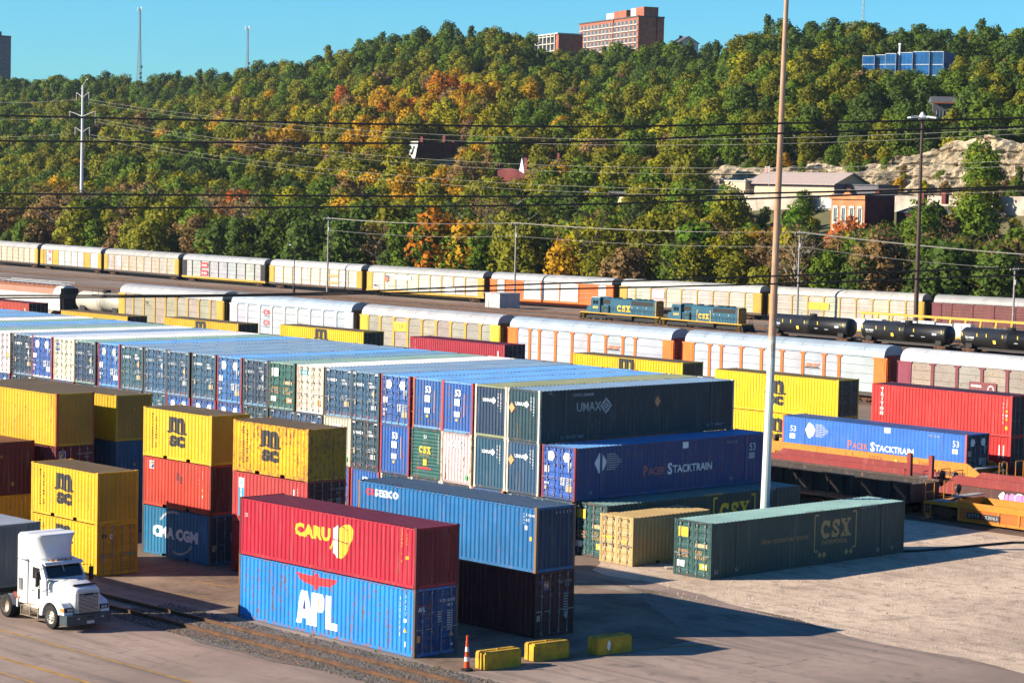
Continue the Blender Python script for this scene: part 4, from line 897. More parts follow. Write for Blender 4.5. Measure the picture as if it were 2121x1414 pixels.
def stackbox(i, kd, z, tier, roof=None, y=SY, dx=0.0):
    col, post, doors, look = KIND[kd]
    pos = {-2: 'single box', -1: 'next after the single box'}.get(i)
    place = f'{ORD[i]} column from the open corner' if i >= 0 else ('long side with gold letters' if i == -2 else 'one column outside the tier above')
    r = random.Random(i*31+int(z*10))
    x = SX-SP*i-2.59+dx+r.uniform(-.04,.04)*(i > 0); y += r.uniform(-.10,.10)
    col = tuple(min(0.9, q*r.uniform(0.88, 1.15)) for q in col)
    vis = (i == 0 and tier == 'top') or (i == -1 and tier == 'middle') or i == -2
    lab = f'{look}, {tier} tier, {place}'
    if i >= 21: lab = f'{["pale","white","blue","grey"][0] if False else "container"} roof of the long stack, {ORD[i]} column from its open corner'
    if roof and i >= 21:
        nm = {WHITER: 'white', BRIGHTR: 'bright blue', STEELR: 'steel blue', TEALR: 'grey green'}.get(roof, 'grey')
        lab = f'{nm} roofed container, hidden end of the long stack, {ORD[i]} column from the open corner'
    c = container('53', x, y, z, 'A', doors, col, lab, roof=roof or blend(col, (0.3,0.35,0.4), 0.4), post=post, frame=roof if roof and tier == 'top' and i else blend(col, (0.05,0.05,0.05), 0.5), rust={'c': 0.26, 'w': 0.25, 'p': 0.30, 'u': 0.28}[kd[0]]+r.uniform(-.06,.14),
                  sides=vis, group='containers of the long stack', hend=(kd == 'ce'), back=vis, sidec={'u': (0.010,0.034,0.052), 'p': (0.012,0.050,0.20), 'c': (0.012,0.060,0.056)}[kd[0]] if vis else None)  # sides in view darkened, their shade put into the paint colour
    num = str(r.randint(230100, 239999))
    if i >= 21: return c
    if kd in ('um', 'un'): on_end(c, p_umax_door(num if i < 8 else ['237049','234867','282098','230715'][i % 4], r.random() < 0.8), 0.02, 0.05, doors=True)
    elif kd in ('ue', 'uf'): on_end(c, p_umax_end(i % 2 == 0), 0.04, 0.05)
    elif kd == 'pd': on_end(c, p_pacer_door(i), 0.0, 0.05, doors=True)
    elif kd in ('pe', 'po'): on_end(c, p_53(), 0.05, 0.05)
    elif kd == 'ce': on_end(c, p_csx_end(), 0.03, 0.05)
    elif kd == 'cg': on_end(c, p_csx_door('232206' if i == -2 else '831008', i == -2), 0.03, 0.05, doors=True)
    elif kd == 'cx':
        f = Flat(); slab_csx(f, 0.7, 2.0, 0.42, GHOST, 1.0); f.rect(2.05, 0.25, 0.18, 0.26, GREENP); on_end(c, f.mesh(), 0.05, 0.05)
    elif kd == 'cw':
        f = Flat()
        if i == 7: slab_csx(f, 0.22, 2.25, 0.32, CYANP, 0.85); f.rect(1.9, 0.45, 0.35, 0.34, ORGP)
        else: f.rect(0.24, 2.35, 0.42, 0.16, BLUEP); f.rect(0.24, 1.98, 0.42, 0.16, BLUEP); f.text('APL', 0.27, 2.17, 0.16, GREYP, w=.36, bold=.03)
        on_end(c, f.mesh(), 0.05, 0.05, doors=True)
    elif kd == 'ww': on_end(c, Flat().rect(2.0, 1.1, .3, .3, YELP).mesh(), 0.02, 0.05, doors=True)
    return c
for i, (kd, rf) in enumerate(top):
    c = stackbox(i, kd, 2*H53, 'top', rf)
    if i == 0:
        f = Flat(); f.text('UMAX', 0, 0, 0.50, OLDWHITE, w=1.95, bold=0.01); diamond_logo(f, 2.35, 0.25, 0.48, OLDWHITE); f.text('UMXU 284848', -0.3, 0.85, 0.17, GREYP, w=1.6); f.diamond(6.6, 0.30, 0.26, 0.32, ORGP)
        f.text('53', -2.2, 1.05, 0.2, GREYP); f.text('53', 13.4, 0.85, 0.22, GREYP); f.text('DO NOT LIFT ONLY', -1.2, -1.45, 0.16, GREYP, w=1.8); f.text('LIFT ONLY', 10.9, -1.35, 0.14, GREYP, w=1.5)
        on_side(c, f.mesh('logo'), 2.9, 1.62, name='logo')
def pacer_side():
    f = Flat()
    f.text('P', 0, -0.06, 0.62, FADERED, w=0.36, bold=.02); f.text('ACER', 0.42, 0, 0.42, FADERED, w=1.35, bold=.02)
    f.text('S', 2.0, -0.06, 0.66, WHITE, w=0.40, bold=.03); f.text('TACKTRAIN', 2.45, 0, 0.44, WHITE, w=3.3, bold=.02)
    f.poly([(-3.9,0.95),(-3.55,0.35),(-3.15,0.55),(-2.95,1.0),(-3.2,1.35),(-3.55,1.5)], GHOST); f.diamond(-3.42, 0.9, 0.42, 0.56, WHITE)
    for i in range(8): f.rect(-2.95, 0.52+0.12*i, 1.25-abs(i-3.5)*0.16, 0.05, OLDWHITE)
    f.rect(3.2, 1.35, 0.5, 0.36, WHITE); f.text('53', 9.0, 0.9, 0.42, WHITE); f.rect(8.95, 0.42, 0.5, 0.36, OLDWHITE); f.text('PACU 531428', 7.0, 1.42, 0.15, OLDWHITE, w=0.9); f.text('53', -4.3, -0.75, 0.2, GREYP); f.text('53', 7.3, -0.75, 0.2, GREYP)
    return f.mesh('logo')
for i, kd in mid:
    c = stackbox(i, kd, H53, 'middle', BRIGHTR if i == -1 else None)
    if i == -1: on_side(c, pacer_side(), 5.4, 1.05, name='logo')
def csx_side(m1, m2, slogan=True):
    f = Flat(); slab_csx(f, 0.55, 0.32, 0.98, m1, 2.5); f.text('INTERMODAL', 0.62, -0.02, 0.24, m2, w=2.2)
    for s, xx in ((1, 0.0), (-1, 3.55)):
        f.stroke([(xx+s*0.30, 1.62), (xx, 1.62)], 0.10, m1); f.stroke([(xx, 1.62), (xx, -0.32)], 0.10, m1); f.stroke([(xx, -0.32), (xx+s*0.30, -0.32)], 0.10, m1)
    for xx in (0.45, 0.85, 2.75, 3.15): f.poly([(xx+0.14*math.cos(a*math.pi/5), -0.55+0.14*math.sin(a*math.pi/5)) for a in range(10)], m1)
    if slogan: f.text('How tomorrow moves', -4.4, 0.42, 0.30, m2, w=3.9, shear=0.25)
    f.text('PREMIUM 400 CUBE', -0.8, 1.78, 0.12, m2, w=1.5); f.text('CSXU 631338', 3.9, 1.72, 0.18, GREYP, w=1.4)
    for xx in (-8.0, -6.4, 5.4, 6.7): f.text('53', xx, -0.78, 0.2, GREYP)
    return f.mesh('logo')
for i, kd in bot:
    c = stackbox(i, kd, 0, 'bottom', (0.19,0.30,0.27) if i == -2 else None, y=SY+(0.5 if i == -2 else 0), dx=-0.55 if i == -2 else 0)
    if i == -2: on_side(c, csx_side(YELP, YELP, False), 8.6, 1.05, name='logo')
c = container('20', -88.33, 91.05, 0, 'A', True, hx('cfae74'), 'short plain tan container standing in front of the green ones', rust=0.14, roof=hx('bfa06a'))
f = Flat(); f.rect(0.1, 1.3, 0.8, 0.1, YELP); f.rect(1.5, 1.2, 0.5, 0.08, YELP); f.text('TCLU 389241', 1.3, 2.1, 0.11, OLDGOLD, w=0.8); on_end(c, f.mesh(), 0.05, 0.02, doors=True); on_side(c, Flat().rect(0,0,.24,.2,ORGP).mesh(), .75, 1.05)
c = container('53', -83.1, 91.2, 0, 'A', True, (0.020, 0.095, 0.090), 'dark green container with bracketed gold letters, alone on the gravel', roof=(0.26, 0.42, 0.38), rust=0.22, frame=(0.02, 0.06, 0.06), sidec=(0.012, 0.058, 0.055))  # sidec deepens the long side's green to paint in its shade
on_side(c, csx_side(OLDGOLD, OLDGOLD), 8.3, 1.05, name='logo'); on_end(c, p_csx_door('631338'), 0.03, 0.05, doors=True)
# ------------------------------------------------------------------ railway vehicles
def m_truck(wb=1.75):
    """side frame bogie, centre at origin, rails along x"""
    def mk():
        b = MB()
        for s in (-1, 1):
            y = s*0.98
            b.prism([(-1.25,0.62),(-1.05,0.78),(1.05,0.78),(1.25,0.62),(1.25,0.42),(1.0,0.42),(0.75,0.50),(0.42,0.24),(-0.42,0.24),(-0.75,0.50),(-1.0,0.42),(-1.25,0.42)], 'y', y-0.08, y+0.08)
            b.box(-0.2, 0.2, y-0.12, y+0.12, 0.24, 0.7)
            for t in (-1, 1): b.tube((t*wb/2, y-0.14*s, 0.46), (t*wb/2, y+0.14*s, 0.46), 0.15, n=8)
        b.box(-0.25, 0.25, -0.9, 0.9, 0.5, 0.85)
        return b.mesh('bogie', RUST)
    return cached('bogie', mk)
def m_wheelset():
    def mk():
        b = MB()
        for s in (-1, 1): b.lathe([(0.0,-0.07),(0.40,-0.07),(0.43,-0.02),(0.43,0.05),(0.16,0.06),(0.12,0.10),(0.0,0.10)], 'y', 14, c=(0, s*0.74, 0.43))
        b.tube((0,-0.74,0.43),(0,0.74,0.43),0.08)
        return b.mesh('wheelset', DARK)
    return cached('wheelset', mk)
def bogies(t, xs, z=0.0, wb=1.75):
    for x in xs:
        g = link('bogie', m_truck(), t, (x, 0, z))
        for s in (-1, 1): link('wheelset', m_wheelset(), g, (s*wb/2, 0, 0))
def m_louvre(w, h, pitch):
    w = round(w, 2); h = round(h, 2)
    def mk():
        n = max(2, round(h/pitch)); p = []
        for i in range(n):
            z = i*h/n; p += [(0.0, z), (0.0, z+h/n*0.62), (0.045, z+h/n*0.70), (0.045, z+h/n*0.92)]
        p.append((0.0, h))
        return MB().strip([(q[0], q[1]) for q in p], 'x', 0, w).mesh('side_panel', PAINT)
    return cached(('lou', w, h, pitch), mk)
def autorack(p0, p1, H, label, posts, panel, post, door, roofc, group, rust=0.3, doorw=1.55, pitch=0.2, endc=(0.05,0.035,0.02), filled=(), sill=None, beams=True, z0=0.0, base=1.15, postw=0.34, sillc=(0.06,0.045,0.035)):
    dx, dy = p1[0]-p0[0], p1[1]-p0[1]; L = math.hypot(dx, dy)-0.9
    t = thing('autorack_car', label, 'rail car', ((p0[0]+p1[0])/2, (p0[1]+p1[1])/2, z0), math.atan2(dy, dx), group)
    Wd = 1.52; Hs = H-1.15; sill = sill or sillc
    bw = Wd-0.07
    b = MB(); prof = [(-Wd,Hs-0.05),(-Wd,Hs+0.12),(-Wd*0.93,Hs+0.50),(-Wd*0.76,Hs+0.83),(-Wd*0.45,Hs+1.06),(0,H)]
    prof = prof+[(-q[0], q[1]) for q in prof[::-1][1:]]
    n = 10
    for i in range(n):
        a, c = -L/2+0.5+(L-1.0)*i/n, -L/2+0.5+(L-1.0)*(i+1)/n-0.03
        b.strip([(q[0], q[1]) for q in prof], 'x', a, c)
        b.strip([(q[0]*0.985, q[1]-0.025) for q in prof], 'x', c, c+0.03)
    for s in (-1, 1): b.add([(s*(L/2-0.5), q[0], q[1]) for q in prof], [tuple(range(len(prof)))])
    link('roof', b.mesh('roof', PAINT), t, color=roofc, rust=rust*0.55)
    b = MB(); b.box(-L/2+0.1, L/2-0.1, -Wd-0.02, Wd+0.02, 0.78, base); b.box(-L/2+2.6, L/2-2.6, -0.5, 0.5, 0.35, 0.78)
    link('sill', b.mesh('sill', PAINT), t, color=sill, rust=rust+0.15)
    # posts and bays
    xs = [-L/2+f*L for f in posts]
    edges = [-L/2+doorw+0.25]+xs+[L/2-doorw-0.25]
    def mkpost():
        q = MB(); q.box(-postw/2, postw/2, -Wd, -Wd+0.12, base, Hs-0.05); q.box(-postw*0.5-0.18, postw*0.5+0.18, -Wd-0.012, -Wd+0.1, Hs-0.22, Hs-0.06); return q.mesh('side_post', PAINT)
    pm = cached(('ap', round(Hs, 2), postw, base), mkpost)
    for x in xs:
        link('side_post', pm, t, (x, 0, 0), color=post, rust=rust*0.7); link('side_post', pm, t, (x, 0, 0), math.pi, color=post)
    for i in range(len(edges)-1):
        a, c = edges[i]+(postw/2+0.005 if i else 0), edges[i+1]-(postw/2+0.005 if i < len(edges)-2 else 0)
        wv = round(c-a, 1)
        col = filled[i] if i < len(filled) and filled[i] else panel
        o = link('side_panel', m_louvre(wv, Hs-base-0.06, pitch), t, (a, -bw, base+0.01), color=tuple(min(.95, q*rnd.uniform(0.9, 1.06)) for q in col), rust=rust)
        o.scale = ((c-a)/wv, 1, 1)
    b = MB(); b.box(edges[0], edges[-1], bw-0.02, bw, base, Hs-0.06); link('side_panel', b.mesh('side_panel', PAINT), t, color=panel, rust=rust)
    if beams:
        b = MB()
        for k in (1, 2, 3): b.box(edges[0], edges[-1], -bw-0.006, -bw+0.02, base+(Hs-base)*k/4-0.025, base+(Hs-base)*k/4+0.025)
        b.box(edges[0], edges[-1], -Wd+0.003, -bw+0.02, Hs-0.058, Hs-0.02)
        link('side_beam', b.mesh('side_beam', PAINT), t, color=blend(panel, (0.08,0.06,0.05), 0.6), rust=rust)
    for s in (-1, 1):
        x0, x1 = sorted((s*(L/2-0.25), s*(L/2-doorw-0.2)))
        b = MB(); b.box(x0, x1, -Wd+0.01, -Wd+0.20, base, Hs-0.06); b.box(x0+0.2, x1-0.2, -Wd-0.015, -Wd+0.02, base+0.25, Hs-0.3)
        b.box(x0-0.12, x1+0.12, -Wd-0.02, -Wd+0.10, Hs-0.20, Hs-0.05); link('end_door', MB().box(x0, x1, Wd-0.20, Wd-0.01, base, Hs-0.06).mesh('end_door', PAINT), t, color=door, rust=rust*.6)
        d = link('end_door', b.mesh('end_door', PAINT), t, color=door, rust=rust*0.6)
        xe = s*(L/2-0.38)
        b = MB()
        for k in range(8): b.box(xe-0.03, xe+0.03, -Wd+0.215+k*0.34, -Wd+0.215+k*0.34+0.30, base, Hs-0.06)
        b.box(xe-0.015, xe+0.015, -Wd+0.2, Wd-0.2, base, Hs+0.2)
        link('end_wall', b.mesh('end_wall', PAINT), t, color=endc, rust=rust)
        b = MB(); xl = s*(L/2-0.12)
        for yy in (-Wd+0.05, -Wd+0.40): b.tube((xl, yy, base-0.3), (xl, yy, Hs-0.2), 0.022, n=5)
        for k in range(9): b.tube((xl, -Wd+0.05, base-0.2+k*0.4), (xl, -Wd+0.40, base-0.2+k*0.4), 0.018, n=5)
        link('ladder', b.mesh('ladder', PAINT), t, color=door, rust=0.2)
        b = MB(); b.box(min(xe, s*(L/2+0.45)), max(xe, s*(L/2+0.45)), -0.15, 0.15, 0.62, 0.92); link('coupler', b.mesh('coupler', DARK), t)
    bogies(t, (-L/2+2.9, L/2-2.9))
    t['len'] = L; t['hs'] = Hs
    return t
def rack_print(t, me, frac, z, name='lettering'):
    return link(name, me, t, (-t['len']/2+frac*t['len'], -1.545, z))
SILV, SILV2, GREYS, CREAMS, WHITES = (0.52,0.57,0.61), (0.53,0.58,0.62), (0.42,0.40,0.36), (0.56,0.52,0.42), (0.76,0.74,0.70)
YEL = (0.60,0.36,0.04); YEL2 = (0.48,0.30,0.06); ORG = (0.95,0.165,0.010); BRN = (0.20,0.035,0.045); BLK = (0.015,0.013,0.012)
YN = 183.6
nj = [(-268.5, YN+0.3), (-243.4, YN), (-217.8, YN), (-192.3, YN), (-166.1, YN), (-138.6, YN), (-110.5, YN)]
even = lambda n, a=0.15, b=0.85: [a+(b-a)*i/(n-1) for i in range(n)]
G1 = 'covered rail cars of the nearer long train'; G2 = 'covered rail cars of the farther long train'
t = autorack(nj[0], nj[1], 5.95, 'weathered grey slatted rail car with pale yellow posts, first of the nearer train', even(8, 0.15, 0.87), (0.42,0.36,0.28), YEL2, YEL, (0.42,0.42,0.42), G1, rust=0.35)
f = Flat(); f.text('FGS', 0, 0.3, 0.3, BLACKP, bold=.03); f.text('RAIL SYSTEM', 0, 0.02, .14, BLACKP); f.text('RAIL', 0, -1.9, .14, BLACKP); rack_print(t, f.mesh(), 0.27, 3.3)
t = autorack(nj[1], nj[2], 5.85, 'pale silver rail car with white posts and two red logos', even(8, 0.15, 0.86), SILV2, (0.62,0.63,0.64), (0.62,0.62,0.62), (0.36,0.43,0.50), G1, rust=0.08, endc=(0.12,0.07,0.02))
for z in (3.55, 2.25):
    f = Flat(); f.arc(0.35, 0.28, 0.33, 0.26, 50, 310, 0.12, REDP); f.stroke([(0.72,0.0),(0.72,0.52),(0.86,0.52),(1.05,0.05),(1.2,0.05),(1.2,0.55)], 0.12, REDP); f.text('www.cn.ca', 0, -0.28, 0.14, BLACKP, w=1.2); rack_print(t, f.mesh('logo'), 0.29, z, 'logo')
t = autorack(nj[2], nj[3], 5.75, 'silver slatted rail car with bright yellow posts and a lettered yellow plate', even(8, 0.155, 0.86), (0.41,0.37,0.31), YEL, (0.72,0.50,0.03), (0.42,0.42,0.43), G1, rust=0.3, endc=(0.14,0.07,0.015))
f = Flat(); f.rect(0, 0, 2.15, 1.05, YELP); f.text('CSX', 0.35, 0.34, 0.5, BLACKP, w=1.4, bold=.02); f.rect(0.3, 0.18, 1.5, 0.05, BLACKP); rack_print(t, f.mesh('sign_plate'), 0.262, 2.95, 'sign_plate')
for q, lab in ((3, 'silver slatted rail car with orange posts, next to the yellow posted one'), (4, 'silver slatted rail car with orange posts, behind the tall rusty light pole')):
    t = autorack(nj[q], nj[q+1], 5.7, lab, [0.145,0.205,0.305,0.405,0.505,0.605,0.705,0.775], SILV, ORG, (1.0,0.18,0.010), (0.36,0.43,0.50), G1, rust=0.06, endc=(0.22,0.03,0.03))
    f = Flat(); f.text('BNSF', 0, 0.1, 0.36, ORANGEP, w=1.9, bold=.02, shear=0.5); f.rect(-0.1, 0, 1.95, 0.06, BLACKP); rack_print(t, f.mesh('logo'), 0.617, 3.0, 'logo')
t = autorack(nj[5], nj[6], 5.6, 'rusty silver rail car with brown red posts, behind the tall red container', even(8, 0.155, 0.87), (0.40,0.33,0.28), BRN, (0.26,0.035,0.07), (0.60,0.60,0.60), G1, rust=0.42, endc=(0.10,0.015,0.02))
f = Flat(); f.rect(0, 0, 3.0, 1.35, MAROONP); f.text('CONRAIL', 0.2, 0.85, 0.24, WHITE, w=1.2, bold=.03); f.rect(0.15, 0.45, 1.9, 0.16, OLDWHITE); f.rect(0.15, 0.2, 2.2, 0.16, OLDWHITE); f.arc(2.4, 0.75, 0.3, 0.3, -20, 200, 0.14, OLDWHITE); f.arc(2.4,0.6,0.32,0.35,200,300,0.14,OLDWHITE); rack_print(t, f.mesh('sign_plate'), 0.31, 1.7, 'sign_plate')
# the farther train
fx = [-480.5, -451.8, -422.6, -391.5, -361.5, -332.6, -301.5, -273.6, -244.8, -216.6, -188.0]
fy = [291.0, 288.2, 285.2, 282.8, 281.4, 281.2, 282.6, 285.8, 289.6, 294.0, 299.0]
fj = list(zip(fx, fy))
specs = [
 ('pale grey slatted rail car with yellow posts, at the far end of the farther train', even(8), CREAMS, YEL2, YEL, (0.62,0.60,0.57), {}),
 ('bright yellow rail car with pale blue panels and red initials', even(8, 0.10, 0.82), (0.50,0.58,0.62), YEL, YEL, (0.68,0.68,0.66), dict(filled=(YEL, None, YEL, None, None, None, None, YEL, None), rust=0.12)),
 ('dull beige rail car with pale yellow posts, behind the small yellow train gap', even(8, 0.14, 0.84), (0.50,0.45,0.37), YEL2, YEL, (0.58,0.56,0.53), {}),
 ('grey rail car with black posts and two red signs', even(8, 0.13, 0.87), (0.46,0.47,0.46), BLK, BLK, (0.62,0.62,0.62), dict(sill=YEL)),
 ('light grey rail car with yellow ends, between two utility poles', even(8, 0.16, 0.85), (0.62,0.60,0.55), YEL2, YEL, (0.76,0.75,0.72), {}),
 ('yellow ended rail car with a small shield emblem on its side', even(8, 0.16, 0.84), (0.60,0.58,0.52), YEL, YEL, (0.58,0.58,0.56), dict(sill=YEL)),
 ('white panelled rail car with broad orange bands', even(6, 0.13, 0.87), (0.80,0.78,0.76), ORG, ORG, (0.66,0.66,0.66), dict(filled=(None, ORG, None, None, None, ORG, None), sill=ORG, rust=0.1)),
 ('beige rail car with yellow posts behind the blue locomotives', even(8, 0.12, 0.88), (0.58,0.53,0.45), YEL, YEL, (0.78,0.76,0.70), {}),
 ('beige rail car with yellow posts and a yellow plate, behind the tall pole', even(8, 0.16, 0.88), (0.58,0.53,0.45), YEL, YEL, (0.78,0.74,0.66), {}),
 ('brown red panelled rail car behind the dark lamp mast', even(7, 0.12, 0.85), (0.20,0.055,0.055), BRN, BRN, (0.62,0.60,0.58), dict(rust=0.5)),
]
FR = []
for i, (lab, po, pa, pc, dc, rc, kw) in enumerate(specs):
    kw = dict(kw); ru = kw.pop('rust', 0.32)
    FR.append(autorack(fj[i], fj[i+1], 5.45, lab, po, pa, pc, dc, tuple(q*.62 for q in rc), G2, rust=ru, pitch=0.42, postw=0.2, **kw))
f = Flat(); f.text('CN', 0, 2.2, 0.6, REDP, w=1.0, bold=.03); f.text('CN', 0, 0.6, 0.6, REDP, w=1.0, bold=.03); rack_print(FR[1], f.mesh('logo'), 0.145, 1.4, 'logo')
rack_print(FR[2], Flat().rect(0,0,1.2,2.2,WHITE).rect(.2,1.5,.8,.3,BLUEP).mesh('sign_plate'), 0.2, 1.9, 'sign_plate')
for z in (2.9, 1.35): rack_print(FR[3], Flat().rect(0,0,2.6,1.05,REDP).text('CP RAIL', .4, .3, .4, WHITE, w=1.8, bold=.03).mesh('sign_plate'), 0.235, z, 'sign_plate')
for z in (2.9, 1.6): rack_print(FR[4], Flat().rect(0,0,2.6,0.4,ORGP).mesh('sign_plate'), 0.655, z, 'sign_plate')
f = Flat(); f.poly([(0,0.3),(0.5,-0.1),(1.0,0.3),(1.0,1.2),(0,1.2)], FADERED); f.rect(0.05,0.9,0.9,0.25,BLUEP); rack_print(FR[5], f.mesh('logo'), 0.165, 2.6, 'logo'); rack_print(FR[5], Flat().rect(0,0,4.2,.7,WHITE).text('BUILDING AMERICA',.3,.2,.3,BLUEP,w=3.6).mesh('sign_plate'), 0.25, 3.2, 'sign_plate'); rack_print(FR[5], Flat().rect(0,0,2.4,1.3,WHITE).mesh('paint_patch'), .68, 1.2, 'paint_patch')
rack_print(FR[7], Flat().rect(0,0,2.5,1.2,flat_print('pale_pink_print',(0.66,0.42,0.52))).mesh('paint_patch'), 0.24, 2.6, 'paint_patch')
rack_print(FR[8], Flat().rect(0,0,3.6,1.1,YELP).text('TTX', .9, .35, .4, BLACKP, w=1.4).mesh('sign_plate'), 0.27, 2.2, 'sign_plate')

# ---- old covered hopper and tank car left of the nearer train
t = thing('covered_hopper_car', 'rust topped white hopper rail car with a walkway on its roof', 'rail car', (-291.0, YN+0.6, 0))
b = MB(); prof = [(-1.5,1.5),(-1.55,3.7),(-1.2,4.5),(-0.7,4.85),(0,5.0),(0.7,4.85),(1.2,4.5),(1.55,3.7),(1.5,1.5)]
b.strip(prof, 'x', -8.6, 8.4); b.add([(8.4, q[0], q[1]) for q in prof], [tuple(range(9))]); b.add([(-8.6, q[0], q[1]) for q in prof], [tuple(range(9))])
link('body', b.mesh('body', PAINT), t, color=(0.74,0.70,0.64), rust=0.30)
b = MB(); b.strip([(q[0]*1.01, q[1]+0.012) for q in prof[1:-1]], 'x', -8.62, 6.6); link('roof', b.mesh('roof', PAINT), t, color=(0.36,0.13,0.06), rust=0.7)
b = MB()
for s in (-1, 1):
    b.box(-8.4, 8.4, s*0.55-0.25, s*0.55+0.25, 5.06, 5.1)
    for k in range(14): b.tube((-8.2+k*1.25, s*1.0, 4.6), (-8.2+k*1.25, s*1.0, 5.35), 0.03, n=5)
    b.tube((-8.2, s*1.0, 5.35), (8.2, s*1.0, 5.35), 0.03, n=5)
b.build('roof_walkway', M('galvanised', (0.55,0.56,0.57), 0.5, 0.2), t)
b = MB()
for k in range(3): b.prism([(-7+k*4.8,1.5),(-3.0+k*4.8,1.5),(-4.4+k*4.8,0.6),(-5.6+k*4.8,0.6)], 'y', -1.35, 1.35)
link('hopper_chute', b.mesh('hopper_chute', PAINT), t, color=(0.5,0.42,0.36), rust=.6)
b = MB(); b.box(8.41, 9.3, -1.45, 1.45, 0.9, 1.15); b.box(8.42, 8.5, -1.4, 1.4, 1.15, 4.6)
for s in (-1,1): b.tube((9.25, s*1.4, 1.1), (8.5, s*1.4, 4.4), 0.05, n=5)
for k in range(9): b.tube((9.2,-1.4,1.2+k*0.35),(9.2,-1.0,1.2+k*.35),.02,n=5)
b.tube((9.2,-1.4,.8),(9.2,-1.4,4.6),.03,n=5); b.build('end_platform', DARK, t)
bogies(t, (-6.8, 7.4))
def tankcar(x, y, rot, L, rad, zc, label, col, mat, group=None, marks=True, num='', scale=None):
    t = thing('tank_car', label, 'tank car', (x, y, 0), rot, group, scale)
    n = 20; e = rad*0.42
    prof = [(0.0,-L/2)]+[(rad*math.sin(a*math.pi/10), -L/2+e-e*math.cos(a*math.pi/10)) for a in range(1, 6)]
    prof += [(rad, -0.35), (rad*1.012, -0.34), (rad*1.012, -0.20), (rad, -0.19), (rad, 0.19), (rad*1.012, 0.20), (rad*1.012, 0.34), (rad, 0.35)]
    prof += [(r, -a) for r, a in prof[:6][::-1]]
    me = MB().lathe(prof, 'x', 28, c=(0,0,zc)).mesh('tank_shell', mat, smooth=True); link('tank_shell', me, t, color=col, rust=0.35 if mat is PAINT else 0)
    b = MB(); b.lathe([(0.55,0),(0.55,0.35),(0.48,0.42),(0.0,0.44)], 'z', 12, c=(0.3,0,zc+rad-0.05)); b.box(-0.45,-0.05,-0.3,0.3,zc+rad-0.05,zc+rad+0.3); b.build('valve_dome', DARK, t)
    b = MB(); zz = zc+rad
    for s in (-1, 1):
        b.box(-1.5, 1.5, s*0.95-0.3, s*0.95+0.3, zz-0.35, zz-0.30)
        for xx in (-1.5, 0, 1.5): b.tube((xx, s*1.2, zz-0.33), (xx, s*1.2, zz+0.62), 0.025, n=5)
        b.tube((-1.5, s*1.2, zz+0.62), (1.5, s*1.2, zz+0.62), 0.025, n=5); b.tube((-1.5, s*1.2, zz+0.15), (1.5, s*1.2, zz+0.15), 0.02, n=5)
        for k in range(8): b.tube((-0.2, s*(rad+0.06), 1.1+k*0.32), (0.2, s*(rad+0.06), 1.1+k*0.32), 0.018, n=4)
    b.build('dome_platform', DARK, t)
    b = MB(); b.box(-L/2+0.3, L/2-0.3, -0.35, 0.35, 0.75, 1.05)
    for s in (-1, 1):
        b.box(*sorted((s*(L/2-1.3), s*(L/2-2.5))), -1.2, 1.2, 1.0, zc-rad*0.45); b.box(*sorted((s*(L/2-0.4), s*(L/2+0.5))), -1.35, 1.35, 0.85, 1.05)
        b.box(*sorted((s*(L/2+0.5), s*(L/2+0.95))), -0.14, 0.14, 0.65, 0.92)
        b.tube((s*(L/2+0.45), -1.3, 1.05), (s*(L/2+0.45), -1.3, 2.0), 0.03, n=5); b.tube((s*(L/2+0.45), 1.3, 1.05), (s*(L/2+0.45), 1.3, 2.0), 0.03, n=5); b.tube((s*(L/2+0.45), -1.3, 2.0), (s*(L/2+0.45), 1.3, 2.0), 0.03, n=5)
    b.build('underframe', DARK, t)
    if marks:
        f = Flat()
        for fx_ in (-0.46, -0.30, -0.20, -0.03, 0.13, 0.44): f.rect(fx_*L, 0.32, 0.16, 0.55, YELP)
        f.text('TILX '+num, -0.42*L, -0.02, 0.30, WHITE, w=1.7, bold=.03); f.text('180600 26300', -0.41*L, -.3, .13, OLDWHITE, w=1.4)
        f.rect(0.34*L, 0.02, 0.9, 0.34, GREYP); f.rect(0.1*L, -0.35, 0.7, 0.1, GREYP); f.rect(.22*L,-.4,.8,.08,GREYP)
        f.poly([(-0.12*L,-0.62),(-0.12*L+0.55,-0.66),(-0.12*L+0.45,-0.12),(-0.12*L-0.1,-0.08)], YELP)
        link('lettering', f.mesh(), t, (0, -rad-0.03, zc-0.15))
    bogies(t, (-L/2+1.7, L/2-1.7)); return t
tankcar(-273.0, YN+0.2, 0, 11.6, 1.32, 3.15, 'old stained cream tank rail car next to the rust topped hopper', (0.56,0.52,0.42), PAINT, marks=False)
ks = 0.80
for i, (x, y, num, lab) in enumerate([(-208.7, 256.0, '728603', 'black tank rail car coupled behind the second blue locomotive'), (-192.2, 255.6, '728070', 'black tank rail car between two other black tank cars'), (-175.7, 255.2, '728885', 'black tank rail car farthest along from the blue locomotives')]):
    tankcar(x, y, -0.024, 18.3, 1.55, 2.62, lab, (0.02,0.02,0.02), BLACKCAR, 'black tank cars', num=num, scale=(ks, ks, ks))

